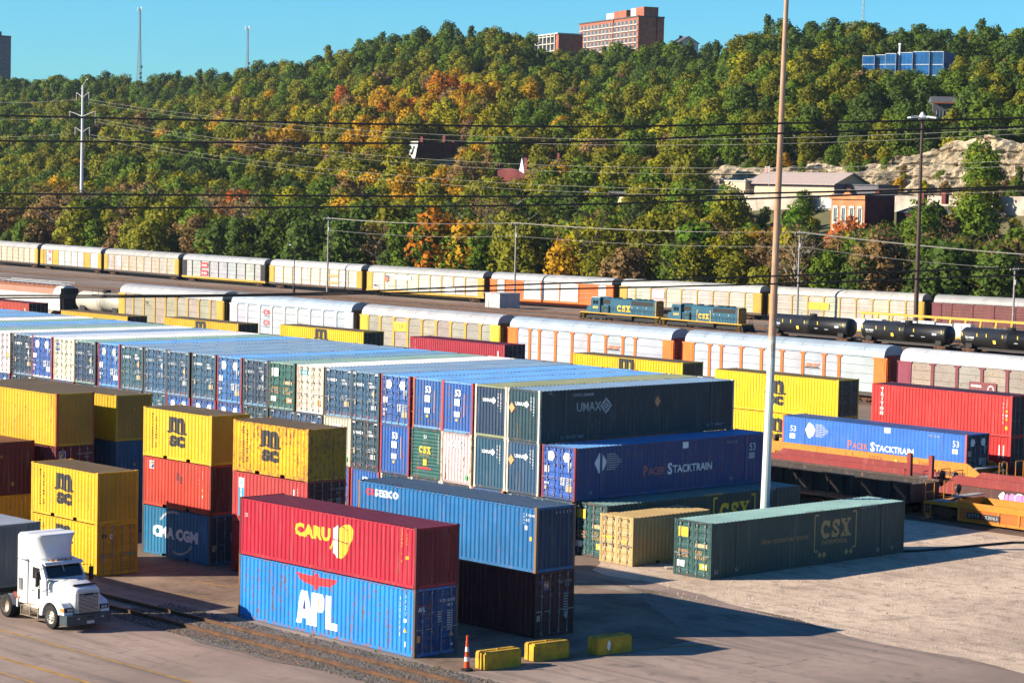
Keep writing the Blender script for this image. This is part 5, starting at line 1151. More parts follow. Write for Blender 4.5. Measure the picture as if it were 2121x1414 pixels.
# ---- blue locomotives
LBLUE = (0.003, 0.098, 0.165); LYEL = (0.66, 0.36, 0.03)
def loco(x, y, rot, num, label, k, boxed, roofc):
    t = thing('diesel_locomotive', label, 'locomotive', (x, y, 0), rot, 'blue diesel locomotives', (k, k, k*0.97))
    bl = dict(color=LBLUE, rust=0.04)
    b = MB(); b.box(-10.0, 10.0, -1.5, 1.5, 1.42, 1.62); link('deck', b.mesh('deck', PAINT), t, color=LYEL, rust=.25)
    b = MB(); b.prism([(-8.9,1.62),(-8.9,2.35),(-8.6,2.75),(-7.35,2.85),(-7.35,1.62)], 'y', -0.95, 0.95); link('short_hood', b.mesh('short_hood', PAINT), t, **bl)
    b = MB(); b.prism([(-7.34,1.62),(-7.34,3.85),(-7.05,4.35),(-4.95,4.35),(-4.95,1.62)], 'y', -1.48, 1.48); cab = link('cab', b.mesh('cab', PAINT), t, **bl)
    b = MB(); b.prism([(-7.12,4.36),(-4.9,4.36),(-4.9,4.46),(-5.2,4.54),(-6.8,4.54),(-7.12,4.44)], 'y', -1.5, 1.5); link('cab_roof', b.mesh('cab_roof', PAINT), cab, color=roofc, rust=.2)
    for xx in (-6.75, -6.05): b = MB(); b.box(xx, xx+0.6, -1.495, -1.44, 3.15, 3.85); b.build('window_pane', GLASS, cab)
    b = MB(); b.box(-7.36, -7.30, -1.25, -0.35, 3.2, 3.9); b.box(-7.36, -7.30, 0.35, 1.25, 3.2, 3.9); b.build('windshield', GLASS, cab)
    link('number', txt(num, 0.42, w=1.4, mat=YELP, bold=.03), cab, (-6.85, -1.49, 2.35))
    b = MB(); b.box(-4.94, 8.5, -0.95, 0.95, 1.62, 4.15); b.prism([(-0.95,4.15),(0.95,4.15),(0.75,4.36),(-0.75,4.36)], 'x', -4.94, 8.5); hood = link('long_hood', b.mesh('long_hood', PAINT), t, **bl)
    for k2 in range(16): pass
    b = MB()
    for k2 in range(15): b.box(-4.6+k2*0.86, -4.6+k2*0.86+0.05, -0.965, -0.93, 1.75, 3.1)
    link('hood_door', b.mesh('hood_door', PAINT), hood, color=(0.01,0.075,0.11))
    GR = M('grille', (0.035,0.033,0.03), 0.8)
    for a, c, z in ((-4.7, -2.9, 3.3), (2.6, 7.9, 3.35)):
        b = MB(); b.box(a, c, -1.0, 1.0, z, 4.12)
        b.build('radiator_grille', GR, hood)
    b = MB(); b.box(-4.85, -3.0, -1.25, -0.94, 1.62, 3.0); link('equipment_box', b.mesh('equipment_box', PAINT), t, color=(0.010,0.075,0.105), rust=.1)
    b = MB(); b.box(8.51, 8.75, -0.96, 0.96, 1.62, 4.25); b.prism([(-0.96,4.25),(0.96,4.25),(0.6,4.45),(-0.6,4.45)], 'x', 8.51, 8.75); link('end_panel', b.mesh('end_panel', PAINT), t, color=(0.45,0.22,0.03), rust=.3)
    for xx in (-1.5, 1.0, 3.4, 4.9, 6.4):
        b = MB(); b.lathe([(0.6,0),(0.6,0.16),(0.5,0.2),(0,0.2)], 'z', 12, c=(xx, 0, 4.36)); b.build('roof_fan', GR, t)
    b = MB(); b.prism([(-1.3,0.55),(1.3,0.55),(1.45,0.8),(1.45,1.41),(-1.45,1.41),(-1.45,0.8)], 'x', -3.2, 3.2); b.build('fuel_tank', DARK, t)
    for xx in (-6.2, 6.2):
        b = MB()
        for s in (-1, 1):
            b.box(xx-2.6, xx+2.6, s*1.08-0.1, s*1.08+0.1, 0.5, 1.0); b.box(xx-2.3, xx+2.3, s*1.08-0.13, s*1.08+0.13, 0.72, 0.9)
        b.box(xx-2.4, xx+2.4, -0.9, 0.9, 0.8, 1.3); g = b.build('bogie', DARK, t)
        for d in (-1.95, 0, 1.95): link('wheelset', m_wheelset(), g, (xx+d, 0, 0.03))
    b = MB()
    for s in (-1, 1):
        for k2 in range(11): b.tube((-4.4+k2*1.38, s*1.45, 1.62), (-4.4+k2*1.38, s*1.45, 2.62), 0.03, n=5)
        b.tube((-4.4, s*1.45, 2.62), (9.4, s*1.45, 2.62), 0.03, n=5)
    for xx in (-9.9, 9.9):
        for yy in (-1.3, -0.6, 0.6, 1.3): b.tube((xx, yy, 1.62), (xx, yy, 2.6), 0.03, n=5)
        b.tube((xx, -1.3, 2.6), (xx, 1.3, 2.6), 0.03, n=5)
    b.build('handrail', DARK, t)
    for xx, s in ((-10.0, -1), (10.0, 1)):
        b = MB(); b.prism([(xx,0.35),(xx+s*0.35,0.3),(xx+s*0.35,0.75),(xx,1.42),(xx-s*0.1,1.42)], 'y', -1.45, 1.45); b.box(*sorted((xx, xx+s*0.7)), -0.15, 0.15, 0.7, 1.0); b.build('pilot', DARK, t)
        b = MB()
        for kk in range(3): b.box(*sorted((xx-s*0.95, xx-s*0.35)), -1.5, -1.1, 0.5+kk*0.32, 0.54+kk*0.32)
        link('step', b.mesh('step', PAINT), t, color=LYEL)
    f = Flat(); slab_csx(f, 0.2, 0, 1.15 if not boxed else 0.9, YELP, 3.4 if not boxed else 2.6)
    if boxed:
        for s, xx in ((1, -0.15), (-1, 3.15)): f.stroke([(xx+s*0.25,1.45),(xx,1.45)],0.1,YELP); f.stroke([(xx,1.45),(xx,-.4)],0.1,YELP); f.stroke([(xx,-.4),(xx+s*.25,-.4)],0.1,YELP)
        for xx in (0.3,0.6,2.3,2.6): f.rect(xx, -.75, .16, .14, YELP)
    for xx in (-3.0, 3.9, 5.3, 7.5): f.rect(xx, 0.85, 0.14, 0.14, WHITE)
    link('logo', f.mesh('logo'), t, (-1.2, -0.985 if False else -1.01, 2.05))
    link('number', txt(num, 0.22, w=0.6, mat=WHITE), t, (8.77, -0.3, 3.6), math.pi/2)
    return t
loco(-249.3, 261.2, -0.03, '4005', 'blue locomotive with large yellow letters on its hood, leading', 0.845, False, (0.45,0.52,0.5))
loco(-231.2, 259.4, -0.06, '2415', 'blue locomotive with small bracketed yellow letters, coupled second', 0.83, True, (0.55,0.42,0.33))
# ---- yellow centre beam flat car with stacked packs
t = thing('centre_beam_car', 'yellow beam flat rail car with white wrapped packs, behind the black tank cars', 'rail car', (-196.5, 269.5, 0), 0.0)
b = MB(); b.box(-14.5, 14.0, -0.3, 0.3, 3.3, 3.6); b.box(-14.5, 14.0, -1.35, 1.35, 0.75, 1.05); link('beam', b.mesh('beam', PAINT), t, color=(0.70,0.40,0.03), rust=.25)
for k in range(12):
    b = MB(); x = -14.2+k*2.5; b.prism([(x,1.05),(x+0.25,1.05),(x+0.6,3.3),(x+0.3,3.3)], 'y', -0.28, -0.1); link('brace', b.mesh('brace', PAINT), t, color=(0.70,0.40,0.03), rust=.2)
bogies(t, (-12, 11.5))
tr_ = random.Random(5)
for k in range(9):
    x0 = -210.6+k*3.0
    if k in (2,): continue
    h_ = tr_.uniform(1.0, 1.9)
    o = MB().box(-1.4, 1.4, -1.0, 0, 0, h_).box(-1.41, -1.3, -1.01, 0.0, 0.01, h_+0.01, 1).box(-0.05, 0.06, -1.01, 0.0, 0.01, h_+0.01, 1).build('lumber_pack', [M('white_wrap', (0.72,0.72,0.72), 0.5, dark=(0.40,0.42,0.44)), M('strap', (0.15,0.15,0.16), 0.6)], None, loc=(x0, 269.2-0.02, 1.05))
    tag(o, f'white wrapped pack on the yellow beam rail car, {ORD[k]} from the locomotive end', 'lumber pack', 'white packs on the beam car')

# ---- well cars, gondola
def rails_post(b, x, y, z0, z1): b.tube((x, y, z0), (x, y, z1), 0.03, n=5)
def wellcar(x0, x1, yc, col, label, zt, zc, group=None, rib=1.25, deck=0.35, platL=2.6, extra=None, rust=0.3, dark=None, platcol=None, ribs=True):
    """x0..x1 well; zt top of side chord, zc underside of the chord"""
    t = thing('well_car', label, 'rail car', ((x0+x1)/2, yc, 0), 0, group); L = x1-x0; W = 1.48
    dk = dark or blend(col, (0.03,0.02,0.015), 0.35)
    for s in (-1, 1):
        b = MB(); ya, yb = sorted((s*W, s*(W-0.16))); b.box(-L/2, L/2, ya, yb, zc, zt); link('top_chord', b.mesh('top_chord', PAINT), t, color=col, rust=rust)
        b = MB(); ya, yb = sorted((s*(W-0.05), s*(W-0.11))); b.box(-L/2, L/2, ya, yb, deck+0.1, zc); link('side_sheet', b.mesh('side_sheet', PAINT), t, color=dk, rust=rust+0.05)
        b = MB(); ya, yb = sorted((s*(W-0.005), s*(W-0.2))); b.box(-L/2, L/2, ya, yb, deck-0.05, deck+0.1); link('bottom_sill', b.mesh('bottom_sill', PAINT), t, color=col, rust=rust+.1)
        if ribs:
            n = int(L/rib)
            for k in range(n+1):
                x = -L/2+0.08+k*(L-0.16)/n
                def mk():
                    q = MB(); q.box(-0.07, 0.07, -0.05, 0.0, deck+0.1, zc); return q.mesh('rib', PAINT)
                o = link('rib', cached(('rib', deck, zc), mk), t, (x, -(W-0.05) if s < 0 else (W-0.05), 0), 0 if s < 0 else math.pi, color=col, rust=rust)
    b = MB()
    for k in range(5): b.box(-L/2+0.4+k*(L-1.2)/4, -L/2+0.8+k*(L-1.2)/4, -W+0.16, W-0.16, deck-0.04, deck)
    link('cross_member', b.mesh('cross_member', PAINT), t, color=dk, rust=rust+.1)
    for s in (-1, 1):
        xa, xb = sorted((s*L/2, s*(L/2+platL)))
        b = MB(); b.box(xa, xb, -W+0.02, W-0.02, 1.02, 1.16); b.box(*sorted((s*L/2, s*(L/2+0.12))), -W+0.16, W-0.16, deck, 1.5)
        b.prism([(s*L/2, 1.16), (s*(L/2+1.4), 1.16), (s*L/2, zt-0.02)], 'y', -W+0.02, -W+0.12); b.prism([(s*L/2, 1.16), (s*(L/2+1.4), 1.16), (s*L/2, zt-0.02)], 'y', W-0.12, W-0.02)
        p = link('end_platform', b.mesh('end_platform', PAINT), t, color=platcol or col, rust=rust)
        b = MB(); xe = s*(L/2+platL-0.1)
        for yy in (-W+0.08, -0.5, 0.5, W-0.08): rails_post(b, xe, yy, 1.16, 2.25)
        b.tube((xe, -W+0.08, 2.25), (xe, -0.5, 2.25), 0.03, n=5); b.tube((xe, 0.5, 2.25), (xe, W-0.08, 2.25), 0.03, n=5); b.tube((xe, -W+.08, 1.7), (xe, -0.5, 1.7), 0.03, n=5)
        b.tube((xe, -W+0.03, 0.4), (xe, -W+0.03, 1.1), 0.025, n=5); b.tube((xe-s*0.45, -W+0.03, 0.4), (xe-s*0.45, -W+0.03, 1.1), 0.025, n=5); b.box(*sorted((xe, xe-s*0.45)), -W, -W+0.12, 0.38, 0.42)
        link('handrail', b.mesh('handrail', PAINT), p, color=platcol or col, rust=.2)
        MB().box(*sorted((s*(L/2+0.25), s*(L/2+2.0))), -W+0.30, -0.25, 1.20, 1.25).build('walkway', M('worn_grating', (.42,.40,.37), .7), p); MB().box(*sorted((s*(L/2+0.1), s*(L/2+.7))), -W+0.06, W-.06, 1.62, 1.68).build('crossover_board', M('worn_grating', (.42,.40,.37), .7), p)
        b = MB(); b.tube((s*(L/2+1.2), -0.9, 1.16), (s*(L/2+1.2), 0.9, 1.5), 0.09, n=6); b.lathe([(0.28,-0.05),(0.28,0.05)], 'x', 10, c=(s*(L/2+1.5), 0.6, 1.9)); b.box(*sorted((s*(L/2+1.45), s*(L/2+1.55))), 0.5, 0.7, 1.16, 1.9)
        b.build('brake_gear', M('greased_iron', (0.06,0.055,0.05), 0.6), p)
    bogies(t, (-L/2-1.25, L/2+1.25)); return t
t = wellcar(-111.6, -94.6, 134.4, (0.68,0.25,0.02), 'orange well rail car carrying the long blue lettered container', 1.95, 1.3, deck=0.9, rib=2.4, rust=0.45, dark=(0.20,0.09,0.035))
link('lettering', Flat().text('DTTX', 0, 0, .26, MAROONP, w=1.2).text('720654', 4.2, 0, .26, MAROONP, w=1.3).rect(2.2,.0,.2,.2,YELP).mesh(), t, (0.2, -1.487, 1.48))
c = container('53', -111.0, 133.1, 0.98, 'B', True, (0.03,0.17,0.62), 'bright blue long container with lettering, seated in the orange rail car', roof=(0.05,0.15,0.36), post=(0.62,0.10,0.08), rust=0.18, endc=(0.02,0.04,0.08))
on_side(c, pacer_side(), 6.0, 1.08, name='logo'); on_end(c, p_pacer_door(1), 0.0, 0.05, doors=True)
f = Flat(); f.text('53', 0, .62, .4, WHITE); f.rect(-.05, .1, .5, .36, WHITE); on_side(c, f.mesh(), 0.75, 1.2)
t = wellcar(-122.0, -108.6, 140.3, (0.62,0.30,0.03), 'yellow well rail car under the stacked yellow containers', 1.3, 0.9, deck=0.3, rust=.4)
t = wellcar(-106.6, -93.4, 140.3, (0.22,0.05,0.04), 'brown well rail car under the stacked red containers', 1.3, 0.9, deck=0.3, rust=.4)
T4 = 139.05
MY = (1.0, 0.60, 0.004)
c = container('40h', -122.9, T4, 0.4, 'B', True, MY, 'bright yellow container in the lower half of the double stack by the light pole', rust=.06, roof=MSCTOP); on_side(c, p_msc(1.6), 5.2, 0.6, name='logo')
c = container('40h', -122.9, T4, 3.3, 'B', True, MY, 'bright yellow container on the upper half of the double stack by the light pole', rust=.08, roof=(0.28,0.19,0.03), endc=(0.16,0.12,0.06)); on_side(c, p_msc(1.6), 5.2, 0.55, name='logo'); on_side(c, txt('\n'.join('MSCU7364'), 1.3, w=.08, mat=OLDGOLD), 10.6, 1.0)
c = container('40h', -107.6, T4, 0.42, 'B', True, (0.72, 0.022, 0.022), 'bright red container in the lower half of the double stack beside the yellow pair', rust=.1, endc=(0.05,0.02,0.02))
on_side(c, Flat().rect(0,0,.08,.9,WHITE).rect(.35,0,.08,.9,WHITE).mesh(), 11.2, 1.4)
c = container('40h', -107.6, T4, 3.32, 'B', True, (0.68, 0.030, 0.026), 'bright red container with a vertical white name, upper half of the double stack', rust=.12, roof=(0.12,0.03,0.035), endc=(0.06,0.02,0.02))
f = Flat(); f.text('\n'.join('TRITON'), 0, 0.2, 2.0, WHITE, w=0.34, bold=.05); on_side(c, f.mesh('logo'), 0.75, 0.45, name='logo')
f = Flat(); f.text('\n'.join('TRHU'), .3, 1.7, .6, WHITE, w=.08); f.text('\n'.join('451892'), 0, .6, 1.5, WHITE, w=.1); f.rect(.26, 1.4, .16, .16, YELP); f.rect(.26, 1.1, .16, .16, WHITE); f.poly([(.24,.85),(.46,.85),(.35,1.05)], YELP); f.rect(.24,.2,.22,.24,YELP); on_side(c, f.mesh(), 11.4, 0.3)
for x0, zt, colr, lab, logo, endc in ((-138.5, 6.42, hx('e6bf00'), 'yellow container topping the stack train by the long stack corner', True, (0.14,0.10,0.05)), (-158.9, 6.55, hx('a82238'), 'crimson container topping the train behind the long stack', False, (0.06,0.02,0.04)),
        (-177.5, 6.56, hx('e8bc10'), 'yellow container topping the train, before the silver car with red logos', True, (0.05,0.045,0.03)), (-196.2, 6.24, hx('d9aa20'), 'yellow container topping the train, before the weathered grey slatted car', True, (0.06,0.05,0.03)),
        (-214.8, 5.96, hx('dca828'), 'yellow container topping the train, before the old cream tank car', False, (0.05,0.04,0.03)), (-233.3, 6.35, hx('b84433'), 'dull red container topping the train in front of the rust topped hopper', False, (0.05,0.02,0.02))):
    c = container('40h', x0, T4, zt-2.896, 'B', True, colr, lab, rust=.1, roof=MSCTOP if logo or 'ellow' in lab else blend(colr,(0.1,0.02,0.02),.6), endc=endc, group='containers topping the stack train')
    if logo: on_side(c, p_msc(1.6), 5.2, 0.95, name='logo')
    on_side(c, txt('\n'.join('MSCU') if logo else '\n'.join('CAIU'), .7, w=.1, mat=BLACKP if logo else WHITE), 0.6 if not logo else .9, 1.9); on_side(c, Flat().rect(0,0,.1,.9,WHITE if not logo else OLDGOLD).mesh(), 11.3, 1.4)
def graffiti(seed, L, h, cols):
    r = random.Random(seed); f = Flat()
    x = 0
    while x < L:
        wv = r.uniform(0.35, .8); pts = []
        for i in range(10):
            a = 2*math.pi*i/10; q = r.uniform(0.6, 1.0); pts.append((x+wv/2+math.cos(a)*wv*0.62*q, min(h, max(0, h/2+math.sin(a)*h*0.6*q))))
        f.poly(pts, r.choice(cols)); f.stroke([p for p in pts]+[pts[0]], 0.05, r.choice([BLACKP, BLACKP, WHITE])); x += wv*0.75
    return f.mesh('graffiti')
MRN = (0.29, 0.028, 0.026)
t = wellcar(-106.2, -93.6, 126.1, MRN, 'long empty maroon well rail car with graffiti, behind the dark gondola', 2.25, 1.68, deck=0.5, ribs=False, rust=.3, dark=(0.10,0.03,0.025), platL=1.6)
link('graffiti', graffiti(3, 6.6, 0.62, [PINKP, WHITE, GREENP, PINKP, GREYP]), t, (-4.2, -1.49, 1.02))
for x in (6.5, 8.2): b = MB(); b.box(x, x+0.28, -1.5, -1.25, 1.0, 3.3); link('corner_guide', b.mesh('corner_guide', PAINT), t, color=MRN, rust=.3)
t = wellcar(-89.6, -76.0, 126.1, MRN, 'long empty maroon well rail car with white and pink graffiti, behind the yellow one', 2.25, 1.68, deck=0.5, ribs=False, rust=.3, dark=(0.10,0.03,0.025), platL=1.6)
link('graffiti', graffiti(8, 7.0, 0.6, [PINKP, FADERED, ORANGEP, GREYP, PINKP]), t, (-3.4, -1.49, 0.98))
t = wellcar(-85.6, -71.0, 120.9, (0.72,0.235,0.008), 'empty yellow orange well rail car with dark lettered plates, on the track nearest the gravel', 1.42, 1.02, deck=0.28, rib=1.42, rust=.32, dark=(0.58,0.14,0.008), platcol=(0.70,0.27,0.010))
f = Flat(); f.rect(0, 0, 1.05, 0.36, BLACKP); f.rect(1.2, 0, 1.15, 0.36, BLACKP); f.text('DTTX', 0.12, 0.08, 0.2, OLDWHITE, w=.8); f.text('53063', 1.32, 0.08, 0.2, OLDWHITE, w=.9); link('lettering', f.mesh(), t, (-6.6, -1.49, 0.48))
t = thing('gondola_car', 'dark open rail car in the shade behind the long stack', 'rail car', (-98.2, 120.9, 0))
b = MB()
for s in (-1, 1): ya, yb = sorted((s*1.5, s*1.42)); b.box(-9.0, 9.0, ya, yb, 0.95, 2.05)
b.box(8.92, 9.0, -1.42, 1.42, 0.95, 2.05); b.box(-9.0, -8.92, -1.42, 1.42, 0.95, 2.05); b.box(-9, 9, -1.42, 1.42, 0.9, 0.98); link('body', b.mesh('body', PAINT), t, color=(0.03,0.022,0.022), rust=.3)
b = MB()
for s in (-1, 1): ya, yb = sorted((s*1.56, s*1.38)); b.box(-9.05, 9.05, ya, yb, 2.05, 2.17)
link('top_rail', b.mesh('top_rail', PAINT), t, color=(0.08,0.05,0.04), rust=.4)
for k in range(15): b = cached('gr', lambda: MB().box(-0.08,0.08,-1.58,-1.5,0.85,2.05).mesh('side_rib', PAINT)); link('side_rib', b, t, (-8.8+k*1.257,0,0), color=(0.03,0.022,0.02), rust=.3)
bogies(t, (-7, 7))
# ------------------------------------------------------------------ buildings on the hill
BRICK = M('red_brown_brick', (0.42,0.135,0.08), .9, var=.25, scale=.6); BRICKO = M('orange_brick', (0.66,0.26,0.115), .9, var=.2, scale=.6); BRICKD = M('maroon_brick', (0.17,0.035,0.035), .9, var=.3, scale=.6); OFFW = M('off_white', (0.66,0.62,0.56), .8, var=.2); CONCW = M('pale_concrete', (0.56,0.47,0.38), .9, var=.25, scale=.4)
ROOFG = M('grey_shingle', (0.10,0.10,0.115), .9); ROOFP = M('pinkish_roof', (0.42,0.33,0.30), .85, var=.15); CREAMW = M('cream_wall', (0.66,0.51,0.34), .85, var=.12); WINB = M('window_blue', (0.05,0.085,0.11), .25, spec=.5); GREYW = M('slate_wall', (0.16,0.15,0.17), .9)
def facade(t, x0, z0, cols, rows, cw, rh, ww, wh, y=-0.02, frame=OFFW, glass=WINB, name='window', fr=.12):
    def mk(): return MB().box(0, ww, -0.06, 0.05, 0, wh).mesh('window', glass)
    def mf():
        b = MB(); b.box(-fr, ww+fr, -.12, .02, -fr*1.4, -.001); b.box(-fr, 0-.001, -.09, .02, 0, wh); b.box(ww+.001, ww+fr, -.09, .02, 0, wh); b.box(ww*.5-.04, ww*.5+.04, -.085, -.061, 0, wh); return b.mesh('window_frame', frame)
    key = (t.name, ww, wh, glass.name, fr)
    a = cached(('win',)+key, mk); f = cached(('winf',)+key, mf)
    for c_ in range(cols):
        for r_ in range(rows):
            w_ = link(name, a, t, (x0+c_*cw, y, z0+r_*rh)); link('window_frame', f, w_)
# brick apartment tower, facade local -Y, long axis along local x (0 = near corner)
t = thing('apartment_building', 'tall orange brick apartment building with balconies on the skyline', 'building', (-723.9, 762.3, 0), R(-21))
zb, zt = 74.0, 96.2; Lb = 63.0
b = MB(); b.box(-Lb, 0, 0, 12.5, zb, zt); b.box(-27, -25.6, -.5, 0, zb, zt+.6); b.build('wall', BRICK, t)
MB().box(-Lb-.2, .2, -.35, 12.7, zt+.001, zt+.5).build('roof', ROOFG, t)
b = MB(); b.box(-30, -17, 2, 9, zt+.5, zt+4.0); b.build('penthouse', BRICK, t); MB().box(-39, -30.1, 2.5, 9, zt+.5, zt+3.6).build('penthouse', OFFW, t)
b = MB(); b.box(2-11, -1, 3, 10, zt+.5, zt+4.6); b.build('penthouse', BRICK, t); MB().box(-14.5, -9.05, 3, 9.5, zt+.5, zt+4.4).build('penthouse', OFFW, t)
MB().box(4, 4.9, 0, .01, zb, zb+.1)
facade(t, -Lb+1.6, zb+.9, 12, 8, 4.0, 2.62, 2.5, 1.75, fr=.2); facade(t, -13.4, zb+.9, 3, 8, 4.5, 2.62, 2.6, 1.75, fr=.2)
for k in range(8): MB().box(-Lb+1, -.6, -.55, -.13, zb+.45+k*2.62, zb+.68+k*2.62).build('balcony_slab', OFFW, t)
MB().box(.001, .25, 8.6, 9.1, zb, zt).build('downpipe', BRICKD, t)
t = thing('apartment_block', 'low block with white columns and open balconies beside the brick tower', 'building', (-755.2, 744.0, -0.8), R(-21))
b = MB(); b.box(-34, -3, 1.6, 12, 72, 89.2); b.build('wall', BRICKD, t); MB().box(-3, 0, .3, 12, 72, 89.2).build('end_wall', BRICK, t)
for k in range(8): MB().box(-34+k*4.3-.3, -34+k*4.3+.35, -.1, 1.59, 72, 89.4).build('column', OFFW, t)
for k in range(5): MB().box(-34.2, -3.2, -.25, 1.7, 75.6+k*3.2, 75.95+k*3.2).build('floor_slab', OFFW, t)
MB().box(-34.4, .2, -.3, 12.3, 89.4, 89.9).build('roof', OFFW, t)
facade(t, -33.4, 73, 7, 5, 4.3, 3.2, 3.0, 2.0, y=1.58, fr=.1)
def gable_house(name, label, cat, x, y, z, rot, L, W, H, Rh, wall, roof, over=.5, wins=None, base=6):
    t = thing(name, label, cat, (x, y, z), rot)
    b = MB(); b.box(-L/2, L/2, -W/2, W/2, -base, H)
    for s in (-1, 1): b.prism([(-W/2, H), (W/2, H), (0, H+Rh)], 'x', s*(L/2-.15)-.15*0, s*L/2)
    b.build('wall', wall, t)
    k = Rh/(W/2)
    for s in (-1, 1):
        b = MB(); b.prism([(s*(W/2+over), H-over*k+.02), (0, H+Rh+.02), (0, H+Rh+.2), (s*(W/2+over), H-over*k+.2)], 'x', -L/2-over, L/2+over); b.build('roof', roof, t)
    if wins: facade(t, -L/2+wins[3], wins[4], wins[0], wins[1], wins[2], 2.6, wins[5], wins[6], y=-W/2-.02)
    return t
t = gable_house('house', 'grey gabled house on the skyline beside the brick tower', 'house', -711.5, 778.5, 82.4, R(-30), 13, 9, 2.6, 2.8, OFFW, ROOFG, wins=(3, 1, 3.6, 1.6, .8, 1.0, 1.3)); MB().box(-5.5, -4.4, -.6, .6, 3, 6.4).build('chimney', BRICKD, t)
# tower block at the city end
t = thing('tower_block', 'dull purple tower block with a pale balcony side, at the skyline end', 'building', (-1223.5, 745.5, 0), R(10))
b = MB(); b.box(-6.5, 0, 0, 11.5, 66, 102); b.build('wall', M('purple_brick', (0.17,0.125,0.145), .9), t); MB().box(-6.7, .2, -.2, 11.7, 102.001, 102.7).build('roof', ROOFG, t); MB().box(-5, -2, 2, 6, 102.7, 105).build('penthouse', ROOFG, t)
for k in range(13): MB().box(-6.4, -.2, -.5, -.001, 68+k*2.65, 69.7+k*2.65).build('balcony', OFFW, t)
def _tw():
    return MB().box(0, .06, 0, 1.1, 0, 1.3).mesh('window', WINB)
for c_ in range(5):
    for r_ in range(13): link('window', cached('tww', _tw), t, (.001, 1.0+c_*2.1, 68+r_*2.65))
# blue glass offices
BG = M('blue_glass', (0.02,0.12,0.34), .15, var=.3, scale=.15, spec=.6); MUL = M('white_mullion', (0.75,0.76,0.78), .5)
t = thing('glass_office', 'blue mirrored glass office with stepped white edges, high on the slope', 'building', (-474.8, 603.3, 55.2), R(16), scale=(.87,.9,.84))
steps = [(0, 4.6, 0, 11.0), (4.6, 8.6, 1.3, 11.4), (8.6, 12.6, 0.6, 11.8), (12.6, 18.4, 1.9, 12.2), (18.4, 24.5, 2.8, 12.6), (24.5, 29.5, 3.6, 12.6)]
for a, c_, yo, h in steps:
    MB().box(a+.01, c_, -yo*.0+yo, 14, 0, h).build('wall', BG, t)
    n = max(2, int((c_-a)/1.3))
    for k in range(n+1): MB().box(a+k*(c_-a)/n-.03, a+k*(c_-a)/n+.03, yo-.05, yo-.001, 0, h).build('mullion', BG if 0 < k < n else MUL, t)
    for zz in (3.6, 7.6, h-.2): MB().box(a, c_-.02, yo-.09, yo-.052, zz, zz+.2).build('floor_band', MUL, t)
MB().box(13.1, 13.7, 1.7, 1.8, 0, 15).box(13.0, 13.9, 1.5, 2.2, 15, 15.6).build('pipe', MUL, t)
t = thing('long_white_building', 'long white roofed building next to the blue glass office', 'building', (-430, 643, 54), R(22)); MB().box(-9, 32, 0, 12, 0, 12.2).build('wall', GREYW, t); b = MB(); b.prism([(-.8,11.8),(12.8,11.8),(6,14.4)], 'x', -9.5, 32.5); b.build('roof', M('white_roof', (.78,.76,.74), .6), t); MB().lathe([(1.0,0),(.8,.5),(0,.7)], 'y', 12, c=(-1, -1.2, 14.6)).build('dish', OFFW, t)
t = thing('low_shop', 'low white building with dark roof units among trees above the rock face', 'building', (-404, 496, 37.2), R(40)); MB().box(-7.5, 7.5, 0, 7, -2, 4.4).build('wall', OFFW, t); MB().box(-7.7, 7.7, -.2, 7.2, 4.401, 4.9).build('roof', ROOFG, t)
for x in (-3.5, 2.5): MB().box(x, x+2.2, 1, 3, 4.9, 6.4).build('roof_unit', GREYW, t)
facade(t, -6.5, .8, 4, 1, 3.4, 3, 1.8, 1.6)
t = thing('motel', 'long low building with an orange eave above the rock face', 'building', (-359, 498, 39.4), R(44)); MB().box(-8, 8, 0, 6, -2, 4.6).build('wall', GREYW, t); b = MB(); b.prism([(-.8,4.6),(6.8,4.6),(3,6.2)], 'x', -8.4, 8.4); b.build('roof', ROOFG, t); MB().box(-8.4, 8.4, -.95, -.81, 4.3, 4.62).build('fascia', M('orange_fascia', (.5,.13,.04)), t); facade(t, -7, .8, 5, 1, 3, 3, 1.5, 1.8)
# warehouse, wall and road
t = gable_house('warehouse', 'cream warehouse with a broad pinkish roof below the rock face', 'warehouse', -359.2, 437.5, 19.2, R(-3), 26.4, 11.5, 3.5, 2.4, CREAMW, ROOFP, over=.9, base=2)
MB().box(-13.1, 13.1, -5.87, -5.77, 2.6, 3.4).build('eave_shadow_strip', GREYW, t); MB().box(13.201, 13.3, -5.7, 5.7, -.3, 3.49).build('end_wall', GREYW, t); MB().box(13.3, 13.4, -2, 1.6, 0, 2.6).build('door', WINB, t)  # dark strip below the eave stands in for its shadow
t = thing('flat_roofed_annex', 'cream flat roofed annex at the end of the warehouse', 'building', (-375.8, 436.5, 19.2)); MB().box(-3.2, 3.2, -6, 5, -1, 3.6).build('wall', CREAMW, t); MB().box(-3.4, 3.4, -6.2, 5.2, 3.601, 3.9).build('roof', OFFW, t)
t = thing('annex', 'dark lean-to annex at the near end of the warehouse', 'building', (-341.2, 438.5, 19.2)); MB().box(-4.5, 4.5, -3.5, 4, -1, 3.2).build('wall', GREYW, t); MB().box(-4.7, 4.7, -3.7, 4.2, 3.201, 3.5).build('roof', ROOFG, t)
t = thing('retaining_wall', 'long pale concrete retaining wall below the warehouse', 'wall')
for k in range(13): MB().box(-343+k*6.2, -343+k*6.2+6.15, 393.2, 393.8, 12, 19.7+k*.08).build('panel', CONCW, t)
MB().box(-320, -312.5, 392.9, 393.15, 17.2, 19.2).build('banner', OFFW, t)
ramp = MB(); ramp.box(-349, -343.2, 392.0, 393.0, 12, 19.2); t2 = ramp.build('low_wall', CONCW); tag(t2, 'short pale wall end beside the tall rusty light pole', 'wall')
